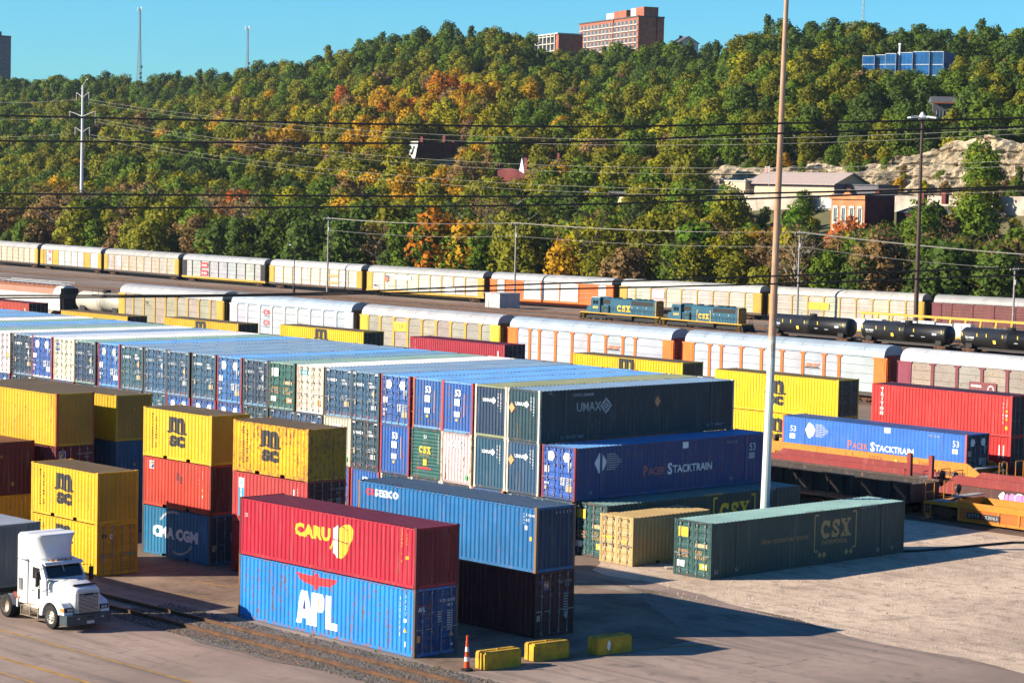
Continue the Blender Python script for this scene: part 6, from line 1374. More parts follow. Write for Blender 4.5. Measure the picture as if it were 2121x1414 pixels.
# orange brick house front and its dark side
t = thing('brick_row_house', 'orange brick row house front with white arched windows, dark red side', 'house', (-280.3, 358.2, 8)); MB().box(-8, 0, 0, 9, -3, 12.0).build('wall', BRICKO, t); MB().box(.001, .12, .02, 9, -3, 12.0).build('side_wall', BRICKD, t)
b = MB(); b.box(-8.25, .25, -.35, -.001, 11.3, 12.1); b.prism([(-5.2,12.1),(-2.8,12.1),(-4,12.9)], 'y', -.35, .3); b.build('cornice', BRICKO, t); MB().box(-8.1, .1, .3, 9, 12.001, 12.3).build('roof', ROOFG, t)
for x in (-7.6, -.7): MB().box(x, x+.9, 4, 5, 12.3, 13.4).build('chimney', BRICKD, t)
facade(t, -7.3, 7.0, 4, 1, 1.95, 4, .75, 2.5, fr=.28); facade(t, -7.3, 2.6, 4, 1, 1.95, 4, .75, 2.5, fr=.28)
for k in range(4):
    for zz in (9.6, 5.2): MB().prism([(-7.6+k*1.95, zz), (-6.25+k*1.95, zz), (-6.4+k*1.95, zz+.45), (-7.45+k*1.95, zz+.45)], 'y', -.16, -.02).build('window_hood', OFFW, t)
t = thing('dark_row_house', 'dark red low row house behind the orange brick front', 'house', (-271, 368, 8)); MB().box(-7, 7, -3, 9, -3, 9.0).build('wall', M('shaded_brick', (0.06,0.018,0.018), .9), t); MB().prism([(-3.4,9.001),(9.4,9.001),(3,10.4)], 'x', -7.2, 7.2).build('roof', ROOFG, t)  # brick darkened, the row's deep shade is put into its colour
for x in (-5, 0, 4.6): MB().box(x, x+.9, 1.5, 2.6, 10.8, 13.0).build('chimney', BRICKD, t)
# old houses half way up
t = thing('mansard_house', 'red house with a white mansard dormer and dark side, among autumn trees', 'house', (-553.5, 485, 18.6), R(-6), scale=(1.3,1.3,1.3))
MB().box(-5.0, 0, 0, 12, -3, 8.0).build('wall', M('lit_red_wall', (.42,.06,.05), .85), t); MB().box(.001, .12, .02, 12, -3, 8).build('side_wall', BRICKD, t)  # front wall in a sunlit red, side wall in a darker shaded one
b = MB(); b.add([(-5,0,8),(0.12,0,8),(.12,12,8),(-5,12,8),(-4.3,1.3,11.6),(-.5,1.3,11.6),(-.5,11,11.6),(-4.3,11,11.6)], [(0,1,5,4),(1,2,6,5),(2,3,7,6),(3,0,4,7),(4,5,6,7)]); b.build('mansard_roof', BRICKD, t)
b = MB(); b.add([(-5,-.1,7.9),(.1,-.1,7.9),(-.55,1.2,11.7),(-4.3,1.2,11.7),(-5,.2,7.9),(.1,.2,7.9),(-.55,1.5,11.7),(-4.3,1.5,11.7)], [(0,1,2,3),(4,7,6,5),(0,4,5,1),(3,2,6,7),(0,3,7,4),(1,5,6,2)]); b.build('dormer_front', OFFW, t)
for x in (-3.6, -2.0): b = MB(); b.add([(x,-.06+.08,8.6),(x+.8,.02,8.6),(x+.8,.82,10.9),(x,.82,10.9)], [(0,1,2,3)]); MB().add([(x,.05,8.5),(x+.8,.05,8.5),(x+.8,.76,10.6),(x,.76,10.6),(x,.3,8.5),(x+.8,.3,8.5),(x+.8,1.0,10.6),(x,1.0,10.6)],[(0,1,2,3),(0,4,5,1),(3,2,6,7),(0,3,7,4),(1,5,6,2)]).build('dormer_window', WINB, t)
MB().box(-5.3, .4, -.4, -.11, 7.5, 7.9).build('cornice', OFFW, t)
for y, h in ((2.0, 12.8), (8.5, 13.2), (11.2, 12.0)): MB().box(-.9, .1, y, y+1.0, 9, h).build('chimney', BRICKD, t)
t = gable_house('house', 'grey roofed house just behind the one with the mansard dormer', 'house', -561, 500, 24, R(-4), 11, 8, 6, 3.2, GREYW, ROOFG)
t = thing('terrace_house', 'dark maroon brick house with a curved gable and tall chimneys', 'house', (-478, 456, 13.6), R(-2), scale=(1.2,1.2,1.2))
b = MB(); pr = [(-7.5,-3),(7.5,-3),(7.5,8.4),(2,8.8)]+[(2-9.5*i/10, 8.8+1.2*math.sin(math.pi*i/10)) for i in range(1,10)]+[(-7.5,8.8)]; b.prism(pr, 'y', 0, .5); b.box(-7.4, 7.4, .51, 9, -3, 8.3); b.build('wall', BRICKD, t)
for x, h in ((-7.4, 11), (2.0, 12.4), (6.6, 12.2)): MB().box(x, x+.95, .6, 1.7, 8, h).box(x-.02, x+.2, .58, .6, 8, h).build('chimney', BRICKD, t)
t = gable_house('house', 'grey roofed house with a white front gable, behind the maroon one', 'house', -481, 469, 19, R(-2), 17, 8, 5.4, 3.6, OFFW, ROOFG)
b = MB(); b.prism([(-4.6,4.0),(-1.4,4.0),(-3.0,9.6)], 'y', -5.2, -1.0); b.build('front_gable', M('white_gable', (.8,.79,.77)), t); MB().box(6.6, 7.5, -.6, .6, 7, 11).build('chimney', BRICKD, t); MB().box(-7.4, -6.5, -.6, .6, 7, 11).build('chimney', BRICKD, t)
t = thing('low_cream_building', 'low cream flat building half hidden by trees at the road level', 'building', (-385, 398, 13)); MB().box(-9, 9, 0, 7, -2, 6.4).build('wall', CREAMW, t); MB().box(-9.2, 9.2, -.2, 7.2, 6.401, 6.8).build('roof', ROOFG, t); facade(t, -8, 2.6, 5, 1, 3.5, 3, 1.4, 1.6)
t = thing('transmitter_hut', 'long white hut at the foot of the tall lattice tower', 'building', (-1028.7, 710.8, 66.4), R(46)); MB().box(-4.4, 4.4, 0, 5, -3, 2.2).build('wall', M('white_wall', (.82,.8,.76)), t); MB().box(-4.5, 4.5, -.1, 5.1, 2.201, 2.4).build('roof', OFFW, t)
for x in (-3, -1, 1, 3): MB().box(x-.4, x+.4, -.05, 0, .3, 1.5).build('window', WINB, t)

# ------------------------------------------------------------------ masts, poles, wires
def lattice(x, y, z0, h, w0, w1, n, label, mat, dishes=True, rad=.09):
    t = thing('lattice_tower', label, 'radio tower', (x, y, z0)); b = MB(); nn = n
    P = lambda i, c: Vector((math.cos(c)*lerpw(i), math.sin(c)*lerpw(i), h*i/nn))
    lerpw = lambda i: w0+(w1-w0)*min(1, (i/nn)/.75)
    cs = [R(90), R(210), R(330)]
    for c in cs: b.path([P(i, c) for i in range(nn+1)], rad*1.5, 5)
    b.build('leg', mat, t)
    b = MB()
    for i in range(nn):
        for k in range(3): b.tube(P(i, cs[k]), P(i+1, cs[(k+1)%3]), rad, n=4, caps=False); b.tube(P(i+1, cs[k]), P(i+1, cs[(k+1)%3]), rad, n=4, caps=False)
    b.build('bracing', mat, t)
    if dishes:
        for zz, a in ((.17,.9),(.22,-1),(.3,.2),(.1,1.4)): MB().lathe([(0,0),(.7,.25),(.8,.4)], 'x', 10, c=(w0*.9*math.cos(a), 0, h*zz)).build('dish', OFFW, t)
    b = MB()
    for k in range(3): b.box(math.cos(k*2.1)*1.3-.15, math.cos(k*2.1)*1.3+.15, math.sin(k*2.1)*1.3-.1, math.sin(k*2.1)*1.3+.1, h-1.2, h+1.0); b.tube((0,0,h-.2), (math.cos(k*2.1)*1.3, math.sin(k*2.1)*1.3, h-.2), .06, n=4)
    b.build('antenna', MUL, t)
TWR = M('tower_steel', (.30,.30,.33), .5, .3)
lattice(-1040.8, 719.8, 66, 43, 1.7, .45, 22, 'tall lattice radio tower with dishes, above the long white hut', TWR)
lattice(-1002, 760.5, 74, 26.4, 1.05, .45, 14, 'shorter lattice radio tower on the ridge', TWR, rad=.07)
lattice(-687.5, 873, 72, 42, 1.2, .5, 16, 'faint lattice radio tower far behind the ridge', M('pale_tower', (.55,.55,.58), .6), False, .06)
GALV = M('galvanised_pole', (0.52,0.52,0.53), .55, .25, var=.15)
t = thing('power_pole', 'tall tapering white steel power pole with insulator arms', 'power pole', (-475.4, 313, 0))
b = MB(); b.tube((0,0,0), (0,0,41.6), .54, .27, 10); b.build('pole', M('white_steel', (.66,.64,.66), .5, .1, var=.1), t)
b = MB()
for z, dx in ((40,2.6),(35.6,5.3),(31.9,3.0)): b.path([(0,0,z-1.2),(dx*.55,0,z-.5),(dx,0,z)], [.09,.08,.06], 6); b.path([(0,0,z-1.2),(-dx*.55,0,z-.5),(-dx,0,z)], [.09,.08,.06], 6)
b.path([(0,0,41.6),(1.5,0,43),(2.2,0,43)], .09, 5); b.build('cross_arm', GALV, t)
for z, dx in ((40,2.6),(35.6,5.3),(31.9,3.0)):
    for s in (-1, 1):
        b = MB(); b.lathe([(.04,0),(.13,-.15),(.06,-.3),(.13,-.45),(.06,-.6),(.13,-.75),(.06,-.9),(.13,-1.05),(.06,-1.2),(.13,-1.4),(.03,-1.7),(.05,-3.0 if s > 0 else -1.9)], 'z', 8, c=(s*dx,0,z)); b.build('insulator', OFFW, t)
def cable(name, label, cat, pts, rad, mat, group=None):
    o = MB().path(pts, rad, 5).build(name, mat); return tag(o, label, cat, group)
def sagged(p, q, sag, n=36): p, q = Vector(p), Vector(q); return [p.lerp(q, i/n)-Vector((0,0,4*sag*(i/n)*(1-i/n))) for i in range(n+1)]
WIREM = M('aluminium_wire', (0.30,0.28,0.25), .6, .2); CABM = M('black_cable', (.008,.008,.009), .6)
for i, (a, b_, s, lab) in enumerate([((-472.8,313,38.3),(-193.5,304.2,31.3),5.2,'topmost'),((-470.1,313,33.9),(-193.4,304.4,26.6),5.6,'middle'),((-472.4,313,30.2),(-193.3,304.5,22.7),5.4,'lowest')]):
    cable('power_line', f'thin pale power line sagging from the tall white pole, {lab} of three', 'power line', sagged(a, b_, s), .026, WIREM, 'wires from the white pole')
    cable('power_line', f'thin pale twin line just under the {lab} one from the white pole', 'power line', [p-Vector((0,0,.7)) for p in sagged(a, b_, s+.35)], .022, WIREM, 'wires from the white pole')
for a, b_, lab in [((-478,313,38.4),(-567.4,332.4,40.3),'topmost'),((-480.7,313,34.2),(-567.4,332.4,36.1),'middle'),((-478.4,313,30.6),(-567.4,332.4,31.0),'lowest')]:
    cable('power_line', f'thin power line leaving the white pole towards the city, {lab} of three', 'power line', sagged(a, b_, .8, 12), .028, WIREM, 'wires from the white pole')
POLEW = M('grey_pole_wood', (0.36,0.32,0.29), .85, var=.2)
UP = [(-339.85,277,13.95,0,'utility pole standing nearest the white power pole'),(-291.7,278.5,14.3,0,'utility pole beside the white equipment shed'),(-235.4,285,14.4,0,'utility pole behind the first black tank car'),(-198.7,289,10.3,0,'utility pole farthest from the white power pole')]
for x, y, h, _z, lab in UP:
    t = thing('utility_pole', lab, 'utility pole', (x, y, 0), group='utility poles along the far train')
    MB().tube((0,0,-.1), (.05,0,h), .19, .12, 8).build('pole', POLEW, t)
    MB().box(-.07, .07, -1.1, 1.1, h-.55, h-.42).build('cross_arm', POLEW, t)
    b = MB(); b.tube((.3,-.1,h-2.6),(.3,-.1,h-1.9),.16,n=8); b.build('transformer', GALV, t)
    for yy in (-1, -.35, .35, 1): MB().lathe([(.05,0),(.09,.1),(.04,.2),(0,.25)], 'z', 6, c=(0,yy,h-.42)).build('insulator', OFFW, t)
up = [(-420,279,14.0,14.5-2.3)]+[(x, y, h-.2, h-2.4) for x, y, h, *_ in UP[:3]]+[(-192.1,291,11.9,10.0)]
for i in range(1, len(up)-1):
    a, c_ = up[i], up[i+1]
    for k, dy in enumerate((-1, -.35, 1)):
        cable('utility_wire', f'upper utility wire, strand {["outer","middle","inner"][k]}, in the {ORD[i-1]} span along the far train', 'wire', sagged((a[0], a[1]+dy, a[2]), (c_[0], c_[1]+dy, c_[2]), i < 3 and .55 or .3), .026, WIREM, 'utility wires')
    cable('utility_wire', f'lower single utility wire in the {ORD[i-1]} span along the far train', 'wire', sagged((a[0], a[1], a[3]), (c_[0], c_[1], c_[3]), .6), .026, WIREM, 'utility wires')
# tall leaning light pole in the yard
_t = NT('weathered_mast'); MAST = _t.m; _v = _t.vec('Object', jitter=False); _sx = _t.n('SeparateXYZ'); _t.l(_v, _sx.inputs[0]); _n = _t.noise(_v, 2.2, 4); _vs = _t.vec('Object', scale=(3,3,.25), jitter=False); _n2 = _t.noise(_vs, 1.0, 3)
_f = _t.math('MULTIPLY', _t.ramp(_t.math('ADD', _sx.outputs['Z'], _t.math('MULTIPLY', _n, 5.0)), 13.5, 14.6), 1.0, True); _f = _t.math('MAXIMUM', _f, _t.ramp(_n2, .60, .68)); _g = _t.math('MULTIPLY', _f, _t.math('ADD', .6, _t.math('MULTIPLY', _n2, .6)), True)
_c = _t.mix(_g, (0.50,0.54,0.50), _t.mix(_n, (0.16,0.075,0.035), (0.40,0.19,0.075))); _t.l(_c, _t.b.inputs['Base Color']); _t.b.inputs['Roughness'].default_value = .6
t = thing('light_mast', 'very tall rusty topped pale light pole rising beside the green containers', 'light pole', (-85.6, 101.3, 0)); t.rotation_euler = (-.010, .008, 0)
MB().tube((0,0,-.1), (0,0,33), .265, .115, 14).build('pole', MAST, t); MB().lathe([(.5,0),(.5,.06),(.42,.08),(.36,.35),(0,.36)], 'z', 14).build('base_flange', GALV, t)
b = MB()
for k in range(4): a = k*math.pi/2+.3; b.tube((0,0,32.6), (math.cos(a)*1.4, math.sin(a)*1.4, 32.8), .05, n=5); b.box(math.cos(a)*1.4-.35, math.cos(a)*1.4+.35, math.sin(a)*1.4-.25, math.sin(a)*1.4+.25, 32.7, 33.0)
b.build('lamp_head', GALV, t)
BRN2 = M('brown_mast_paint', (0.085,0.045,0.035), .6)
t = thing('lamp_mast', 'tall dark brown lamp mast with a ring of white lamps', 'light pole', (-206.2, 276, 0)); MB().tube((0,0,-.1), (0,0,31), .36, .2, 10).build('pole', BRN2, t)
for k in range(6):
    a = k*math.pi/3+.2; b = MB(); b.tube((0,0,31), (math.cos(a)*1.0, math.sin(a)*1.0, 31.25), .06, n=5); b.prism([(-.3,-.18),(.45,-.12),(.45,.05),(-.3,.12)], 'y', -.22, .22); 
    o = b.build('lamp', OFFW, t)
    o2 = MB().prism([(.75,31.15),(2.2,31.05),(2.25,31.22),(.9,31.42)], 'y', -.3, .3).build('lamp', M('lamp_white', (.75,.76,.78), .4), t, rot=a)
    bpy.data.objects.remove(o)
MB().lathe([(.5,30.8),(.55,31.3),(.2,31.9),(0,32.0)], 'z', 10).build('hub', OFFW, t)
t = thing('yard_light', 'thin dark yard light post in front of the light grey rail car', 'light pole', (-337, 267, 0)); MB().tube((0,0,-.1),(0,0,8.2),.11,.07,8).build('pole', DARK, t); MB().path([(0,0,8.2),(-.2,0,8.7),(-1.0,0,8.9)], .05, 5).build('arm', DARK, t); MB().box(-1.5,-.9,-.15,.15,8.82,8.96).build('lamp', GALV, t); MB().tube((0,0,0),(0,0,1.6),.22,n=8).build('base', DARK, t)
t = thing('flag_pole', 'white flag pole with a faded red striped flag by the warehouse', 'flag pole', (-338.3, 398.7, 18)); MB().tube((0,0,0),(0,0,8.2),.07,.04,6).build('pole', OFFW, t)
b = MB(); f_ = [(0.05+.16*i, .12*math.sin(i*.9)) for i in range(9)]
for k in range(6): b.strip([(-p[0], p[1]) for p in f_], 'z', 6.6+k*.22, 6.6+k*.22+.22, k % 2)
b.build('flag', [M('flag_red', (.45,.05,.06)), OFFW], t)
for i, (x, y, z, h, lab) in enumerate([(-728.3,685.2,68,12,'slender street pole on the ridge, beside the low balcony block'),(-721,684.5,68,11,'slender street pole on the ridge, next to another one'),(-684,659.3,60,11.5,'street lamp post between trees below the low balcony block'),(-516.5,646.5,56,17.8,'white pole among dark trees near the blue glass office'),(-706,684,68,12,'street lamp on the ridge just before the low balcony block')]):
    t = thing('street_pole', lab, 'street pole', (x, y, z)); MB().tube((0,0,-2),(0,0,h),.16,.11,6).build('pole', GALV if i != 3 else OFFW, t)
    if i in (2, 4): MB().path([(0,0,h-.6),(.8,.6,h+.1),(1.8,1.2,h)], .08, 5).build('lamp_arm', GALV, t)
    elif i != 3: MB().box(-1.1,1.1,-.08,.08,h-.6,h-.45).build('cross_arm', POLEW, t)
# thick black cables close to the viewpoint, strung along the viaduct
CB = [([(-54.62,32.56,21.31),(-45.05,42.6,21.33),(-40.31,47.57,21.56),(-35.14,52.99,21.89)],'highest'),([(-56.38,33.62,20.67),(-46.49,43.98,20.94),(-41.6,49.11,21.35),(-36.27,54.7,21.74)],'second highest'),([(-58.13,34.68,19.25),(-47.83,45.48,19.51),(-42.87,50.68,19.77),(-37.36,56.46,20.16)],'third from the top'),([(-59.89,35.73,18.81),(-49.28,46.86,19.25),(-44.17,52.22,19.63),(-38.49,58.17,20.15)],'fourth from the top'),([(-52.83,31.54,16.73),(-47.63,36.99,16.94),(-43.45,41.38,17.31),(-38.93,46.12,17.68),(-33.91,51.38,18.11)],'second lowest'),([(-53.71,32.06,16.61),(-48.43,37.61,16.86),(-44.17,42.07,17.14),(-39.57,46.89,17.45),(-34.47,52.24,17.88)],'lowest')]
for pts, lab in CB:
    P_ = [Vector(p) for p in pts]; d0 = (P_[0]-P_[1]).normalized()*6; d1 = (P_[-1]-P_[-2]).normalized()*6; P_ = [P_[0]+d0]+P_+[P_[-1]+d1]; out = []
    for i in range(1, len(P_)-2):
        for k in range(12):
            u = k/12; a, b_, c_, e = P_[i-1:i+3]; out.append(.5*((2*b_)+(c_-a)*u+(2*a-5*b_+4*c_-e)*u*u+(3*b_-a-3*c_+e)*u**3))
    cable('overhead_cable', f'thick black overhead cable across the whole view, {lab} of six', 'cable', [P_[0]]+out+[P_[-2], P_[-1]], .027 if 'low' not in lab else .022, CABM, 'black overhead cables')

# ------------------------------------------------------------------ small things in the yard
t = thing('equipment_shed', 'small white equipment shed between the two long trains', 'shed', (-287.3, 271.6, 0)); MB().box(-1.75, 1.75, -2.3, 2.3, 0, 2.5).build('wall', M('dull_white_steel', (.55,.54,.53), .6), t); MB().box(-1.85, 1.85, -2.4, 2.4, 2.501, 2.62).build('roof', GALV, t); MB().box(-.9, -.84, -2.34, -2.301, .2, 1.4).build('door_seam', DARK, t); MB().box(1.751, 1.80, -.5, .5, .1, 2.1).build('door', GALV, t)
BY = M('yellow_block_paint', (0.64,0.37,0.012), .75, var=.3, dark=(0.36,0.19,0.03)); 
def blockmesh():
    b = MB(); h, w, L = .74, .33, .96
    prof = [(-w,0),(-w,h-.06),(-w+.05,h),(-.09,h),(-.07,h-.07),(.07,h-.07),(.09,h),(w-.05,h),(w,h-.06),(w,0)]
    b.prism(prof, 'y', -L+.05, L-.05)
    for s in (-1, 1):
        y0, y1 = sorted((s*(L-.05), s*L))
        b.prism([(-w+.02,.02),(-w+.02,h-.08),(-.09,h-.03),(-.09,.02)], 'y', y0, y1); b.prism([(.09,.02),(.09,h-.03),(w-.02,h-.08),(w-.02,.02)], 'y', y0, y1)
    return b.mesh('block', BY)
for (x, y, a, lab) in [(-70.9,67.25,-.10,'yellow concrete block nearest the orange cone'),(-71.0,70.15,-.10,'middle yellow concrete block of the row of three'),(-70.3,73.25,-.12,'yellow concrete block farthest from the cone, with a white blotch')]:
    t = thing('concrete_block', lab, 'concrete block', (x, y, 0), a, 'yellow concrete blocks'); link('block', cached('blk', blockmesh), t)
    b = MB(); b.path([(0,-.12,.66),(0,-.07,.78),(0,.07,.78),(0,.12,.66)], .02, 6); b.build('lifting_loop', BY, t)
    if 'blotch' in lab: link('paint_patch', Flat().poly([(0,.2),(.08,.05),(.16,.1),(.2,.35),(.14,.52),(.04,.45)], WHITE).mesh('paint_patch'), t, (.334,-.42,0.1), math.pi/2)
t = thing('traffic_cone', 'tall orange and white traffic cone with a handle, beside the ballast', 'traffic cone', (-71.2, 65.75, 0))
b = MB(); b.lathe([(.26,0),(.26,.05),(.19,.09),(.15,.11)], 'z', 8); b.build('base', RUBBER, t)
CO = M('cone_orange', (.68,.07,.015), .5, var=.15); CW = M('cone_white', (.80,.79,.76), .5, var=.15)
r_ = lambda z: .135-.075*(z/1.1)
for i, (a, c_, m_) in enumerate([(.10,.38,CO),(.38,.56,CW),(.56,.78,CO),(.78,.98,CW),(.98,1.16,CO)]): MB().lathe([(r_(a),a+.001),(r_(c_),c_)], 'z', 14).build('band', m_, t)
MB().lathe([(.066,1.161),(.05,1.22),(.045,1.4),(.055,1.44),(0,1.46)], 'z', 10).build('handle', CO, t)
o = MB().box(-.55,.55,-.3,.3,0,.06).build('plank', M('pale_board', (.5,.44,.36), .9), None, loc=(-84.2, 92.6, 0.0), rot=.9); tag(o, 'pale weathered board lying on the gravel beside the tan container', 'board')
o = MB().path([(-81.0,106.4,.05),(-80.2,108.2,.05),(-79.4,112.5,.06),(-78.9,115.6,.05),(-77.0,117.6,.06),(-71,120.4,.05)], .07, 6).build('hose', CABM); tag(o, 'black hose snaking over the gravel behind the green container', 'hose')

# ------------------------------------------------------------------ white truck with a container on its chassis
TW = M('truck_white', (0.80,0.80,0.79), .35, var=.06, spec=.5); TGREY = M('truck_bumper', (0.045,0.065,0.075), .45, spec=.4); ALU = M('tank_alu', (0.50,0.42,0.32), .4, .6, var=.35); AMBER = flat_print('amber_lens', (.75,.20,.02)); LENS = M('lamp_lens', (.45,.50,.55), .1, .2)
t = thing('semi_truck', 'white day cab semi truck with a tall roof fairing', 'truck', (-87.55, 58.35, 0))
def side(b, poly, y0, y1): return b.prism(poly, 'y', y0, y1)
b = MB(); b.box(-7.6, -.5, -.48, -.38, .62, .92); b.box(-7.6, -.5, .38, .48, .62, .92); b.box(-5.8, -5.5, -.38, .38, .65, .9); b.box(-1.3, -1.0, -.38, .38, .65, .9); b.build('chassis', DARK, t)
def loft(b, secs):
    """secs: list of closed rings of equal length"""
    n = len(secs[0]); vs = [p for s in secs for p in s]
    fs = [(i*n+j, i*n+(j+1)%n, (i+1)*n+(j+1)%n, (i+1)*n+j) for i in range(len(secs)-1) for j in range(n)]
    fs += [tuple(range(n))[::-1], tuple(range((len(secs)-1)*n, len(secs)*n))]; b.add(vs, fs); return b
def ring(x, w, z0, z1, r=.12):
    return [(x,-w,z0),(x,-w,z1-r),(x,-w+r*.35,z1-r*.3),(x,-w+r,z1),(x,w-r,z1),(x,w-r*.35,z1-r*.3),(x,w,z1-r),(x,w,z0)]
b = MB(); loft(b, [ring(-.22,.60,.78,1.80,.16), ring(-.30,.64,.75,1.88,.18), ring(-1.2,.80,.80,2.02,.2), ring(-2.12,.98,.85,2.10,.2)]); hood = b.build('hood', TW, t, True)
for p in hood.data.polygons: p.use_smooth = len(p.vertices) == 4
b = MB(); b.box(-.25, -.17, -.50, .50, .80, 1.62); b.build('grille', M('grille_dark', (.03,.035,.05), .4, .3), hood)
for k in range(13): MB().box(-.17, -.15, -.49, .49, .83+k*.06, .855+k*.06).build('grille_bar', CHROME, hood)
b = MB(); b.box(-.21, -.155, -.56, -.501, .78, 1.66); b.box(-.21, -.155, .501, .56, .78, 1.66); b.box(-.21, -.155, -.56, .56, 1.661, 1.72); b.build('grille_surround', CHROME, hood)
MB().box(-.165, -.14, -.22, .22, 1.56, 1.64).build('badge', DARK, hood)
b = MB(); b.add([(-.62,-.55,1.945),(-.62,.55,1.945),(-.50,.60,2.03),(-.50,-.60,2.03),(-.55,-.55,1.93),(-.55,.55,1.93),(-.44,.60,2.02),(-.44,-.60,2.02)], [(0,1,2,3),(4,7,6,5),(0,3,7,4),(1,5,6,2),(2,6,7,3)]); b.build('bug_deflector', M('smoked_plastic', (.06,.025,.022), .3), hood)
for s in (-1, 1):
    # fender with wheel arch
    arch = [(-1.40+.66*math.cos(a), .52+.66*math.sin(a)) for a in [R(180-i*15) for i in range(12)]]
    poly = [(-2.15,.5)]+arch+[(-.74,.72),(-.30,.74),(-.34,1.05),(-.55,1.22),(-1.0,1.36),(-1.7,1.40),(-2.2,1.25),(-2.3,.5)]
    y0, y1 = sorted((s*1.17, s*.72)); b = MB(); b.prism(poly, 'y', y0, y1); b.build('fender', TW, t)
    b = MB(); b.box(-.56, -.285, *sorted((s*1.12, s*.72)), .86, 1.06); b.build('headlight_housing', DARK, t)
    for q in (.80, .96): MB().box(-.284, -.26, *sorted((s*q-.07, s*q+.07)), .90, 1.02).build('headlight', LENS, t)
    MB().box(-.62, -.32, *sorted((s*1.13, s*1.185)), .87, 1.04).build('turn_signal', AMBER, t)
b = MB(); b.prism([(0,-.95),(.0,.95),(-.12,1.14),(-.62,1.19),(-.62,-1.19),(-.12,-1.14)], 'z', .30, .74); b.build('bumper', TGREY, t); MB().box(.001, .03, -.18, .18, .34, .46).build('licence_plate', OFFW, t); MB().box(.001,.02,-.16,.16,.60,.68).build('tow_slot', DARK, t)
for s in (-1,1): MB().box(.001,.02,s*.62-.07,s*.62+.07,.55,.62).build('fog_light', LENS, t)
# cab
b = MB(); loft(b, [[(-1.98,-1.02,.85),(-1.98,-1.02,2.05),(-1.98,1.02,2.05),(-1.98,1.02,.85)], [(-2.0,-1.03,.85),(-2.0,-1.03,2.08),(-2.0,1.03,2.08),(-2.0,1.03,.85)], [(-2.42,-1.02,.85),(-2.42,-1.0,2.78),(-2.42,1.0,2.78),(-2.42,1.02,.85)], [(-3.42,-1.02,.85),(-3.42,-1.0,2.88),(-3.42,1.0,2.88),(-3.42,1.02,.85)]]); cab_ = b.build('cab', TW, t)
b = MB(); b.add([(-2.005,-.90,2.12),(-2.005,.90,2.12),(-2.36,.88,2.68),(-2.36,-.88,2.68)], [(0,1,2,3)]); o = b.build('windshield', GLASS, cab_); o.location = (.035, 0, .015)
b = MB(); b.tube((-1.985,0,2.12),(-2.34,0,2.70),.02,n=5); b.build('windshield_pillar', TW, cab_)
b = MB(); b.prism([(-1.93,2.02),(-1.78,2.06),(-2.0,2.12)], 'y', -.98, .98); b.build('cowl', TW, cab_)
b = MB(); b.prism([(-2.20,2.79),(-2.1,2.70),(-2.12,2.66),(-2.5,2.80)], 'y', -.98, .98); b.build('visor', TW, cab_)
for s in (-1, 1):
    yy = s*1.035; y0, y1 = sorted((s*1.021, s*1.034))
    MB().prism([(-2.22,.95),(-2.22,2.05),(-2.45,2.60),(-3.2,2.62),(-3.2,.95)], 'y', y0, y1).build('door', TW, cab_); 
    y0, y1 = sorted((s*1.035, s*1.045)); MB().prism([(-2.34,2.02),(-2.52,2.52),(-3.06,2.54),(-3.06,2.02)], 'y', y0, y1).build('side_window', GLASS, cab_); MB().box(-2.62,-2.44,y0,y1,1.15,1.62).build('lower_window', GLASS, cab_); MB().box(-3.08,-2.95,y0,y1+.03*(s>0),1.45,1.50).build('door_handle', DARK, cab_)
    b = MB(); b.path([(-2.25,s*1.03,2.55),(-2.1,s*1.38,2.55),(-2.1,s*1.38,1.75),(-2.25,s*1.05,1.7)], .018, 5); b.build('mirror_bracket', DARK, t); MB().box(-2.14,-2.04,*sorted((s*1.30,s*1.48)),1.85,2.45).build('mirror', DARK, t)
    b = MB(); b.path([(-2.3,s*1.04,1.5),(-1.6,s*1.1,1.75)], .012, 4); b.lathe([(0,0),(.1,.02),(0,.06)], 'x', 8, c=(-2.6, s*1.12, 1.78)); b.build('round_mirror', DARK, t)
# extender behind the cab and roof fairing
b = MB(); loft(b, [ring(-3.44,1.06,.85,3.86,.16), ring(-3.60,1.13,.85,3.96,.18), ring(-4.08,1.16,.85,3.96,.16)]); o = b.build('side_extender', TW, t)
MB().box(-4.085,-3.43,-1.175,1.175,2.78,2.80).build('seam', DARK, t)
for zz, a in ((1.55,'intake_screen'),): MB().box(-3.98,-3.72,-1.185,-1.165,1.42,1.95).build('intake_screen', M('screen', (.25,.25,.25), .5, .4), t)
MB().box(-4.02,-3.9,-1.2,-1.17,1.02,1.10).build('marker_light', AMBER, t)
b = MB(); S = []
for i in range(9):
    u = i/8; zz = 2.80+u*1.16; xf = -2.52-.42*u**1.5*1.0+(.38*u**3); wv = .70+.34*u
    S.append([(xf-.02,-wv*.55,zz),(xf-.10,-wv*.86,zz),(xf-.42,-wv,zz),(-3.43,-1.04,zz),(-3.43,1.04,zz),(xf-.42,wv,zz),(xf-.10,wv*.86,zz),(xf-.02,wv*.55,zz)])
loft(b, S); o = b.build('roof_fairing', TW, t, True)
for p in o.data.polygons: p.use_smooth = len(p.vertices) == 4
for yy in (-.5, -.25, 0, .25, .5): MB().lathe([(.05,0),(.05,.06),(0,.08)], 'z', 8, c=(-2.36, yy, 2.80)).build('cab_light', AMBER, t)
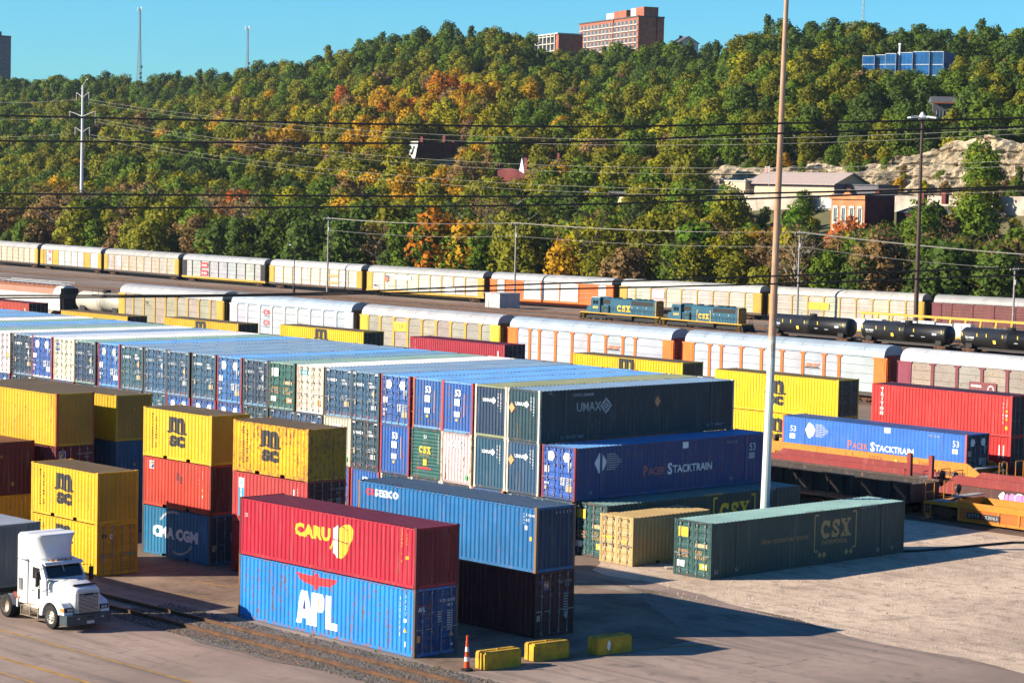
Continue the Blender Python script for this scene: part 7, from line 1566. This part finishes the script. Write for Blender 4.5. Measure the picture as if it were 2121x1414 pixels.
for s in (-1, 1):
    b = MB(); b.lathe([(0,-3.78),(.26,-3.76),(.30,-3.70),(.30,-3.12),(.305,-3.10),(.305,-3.06),(.30,-3.04),(.30,-2.52),(.26,-2.46),(0,-2.44)], 'x', 16, c=(0, s*.82, .66)); b.build('fuel_tank', ALU, t, True)
    b = MB(); b.box(-3.85,-2.42,*sorted((s*1.0,s*1.16)),.30,.34); b.box(-3.85,-2.42,*sorted((s*1.08,s*1.16)),.70,.76); 
    for x in (-3.85,-3.1,-2.46): b.box(x,x+.05,*sorted((s*1.09,s*1.15)),.3,.74)
    b.build('step', ALU, t); MB().box(-4.12,-4.0,*sorted((s*1.0,s*1.2)),.62,1.0).build('bracket', GALV, t)
def wheel(x, y, s, front=True):
    b = MB(); b.lathe([(.30,-.13),(.44,-.14),(.50,-.12),(.52,-.08),(.52,.08),(.50,.12),(.44,.14),(.30,.13)], 'y', 24, c=(0,0,0), cap=False); w_ = b.build('wheel', RUBBER, t, True, loc=(x, y, .52))
    b = MB(); d = .09 if front else -.02
    b.lathe([(0,s*(d+.02)),(.10,s*(d+.02)),(.12,s*d),(.22,s*(d-.02)),(.26,s*(d-.05)),(.30,s*.10),(.31,s*.135),(.29,s*.02),(.0,s*.0)], 'y', 18)
    b.build('rim', M('rim_alu', (.62,.57,.48), .45, .15) if front else M('rim_tan', (.50,.40,.30), .5, .2), w_, True)
    for k in range(8): a = k*math.pi/4; MB().tube((math.cos(a)*.17, s*(d-.02), math.sin(a)*.17), (math.cos(a)*.17, s*(d+.03), math.sin(a)*.17), .022, n=5).build('wheel_nut', DARK, w_)
for s in (-1, 1):
    wheel(-1.40, s*1.02, s); wheel(-5.05, s*1.05, s, False); wheel(-5.05, s*.72, s, False)
    b = MB(); pr = [(-5.05+.62*math.cos(R(a)), .52+.62*math.sin(R(a))) for a in range(10, 80, 10)]; b.strip(pr, 'y', *sorted((s*.6, s*1.2))); b.build('mud_guard', GALV, t)
b = MB(); b.box(-5.6,-4.5,-.45,.45,.93,1.02); b.lathe([(.5,0),(.5,.10)], 'z', 16, c=(-5.05,0,1.02)); b.build('fifth_wheel', DARK, t)
b = MB(); b.box(-4.75,-4.3,-.95,-.3,.95,1.18); b.build('deck_box', M('red_box', (.30,.05,.04)), t); b = MB(); b.path([(-4.12,-.3,1.9),(-4.6,-.35,1.3),(-5.3,-.3,1.45)], .03, 6); b.path([(-4.12,.3,1.9),(-4.6,.3,1.35),(-5.3,.25,1.45)], .03, 6); b.build('air_line', DARK, t)
t = thing('container_chassis', 'dark skeletal trailer chassis under the grey container', 'trailer', (-99.6, 58.3, 0)); b = MB(); b.box(-6.2, 6.3, -.42, -.26, .86, 1.14); b.box(-6.2, 6.3, .26, .42, .86, 1.14)
for x in (-6.2, -3, 0, 3, 6.1): b.box(x, x+.16, -1.2, 1.2, 1.0, 1.145)
b.build('frame', DARK, t); 
for s in (-1, 1): MB().box(2.6, 2.75, s*.9-.07, s*.9+.07, 0, 1.0).build('landing_leg', DARK, t)
for x in (-4.9, -3.7):
    for s in (-1, 1): b = MB(); b.lathe([(.2,-.2),(.5,-.2),(.52,-.1),(.52,.1),(.5,.2),(.2,.2)], 'y', 18, c=(x, s*.95, .52)); b.build('wheel', RUBBER, t)
c = container('40h', -105.6, 57.05, 1.15, 'B', False, (0.16,0.19,0.22), 'grey container riding on the chassis behind the white truck', roof=(0.50,0.52,0.55), rust=.12, endc=(0.09,0.115,0.145))

# ------------------------------------------------------------------ air: the far ridge fades a little
hz = MB().box(-1800, 280, -80, 1520, -1.0, 125.0).build('haze', None if False else PAINT); hz.data.materials.clear()
hm = bpy.data.materials.new('pale_air'); hm.use_nodes = True; hn = hm.node_tree; hn.nodes.clear(); ho = hn.nodes.new('ShaderNodeOutputMaterial'); hv = hn.nodes.new('ShaderNodeVolumePrincipled')
hv.inputs['Color'].default_value = (0.75, 0.86, 1.0, 1); hv.inputs['Density'].default_value = 0.000035; hv.inputs['Anisotropy'].default_value = 0.3; hn.links.new(hv.outputs[0], ho.inputs['Volume']); hz.data.materials.append(hm); hz['kind'] = 'stuff'
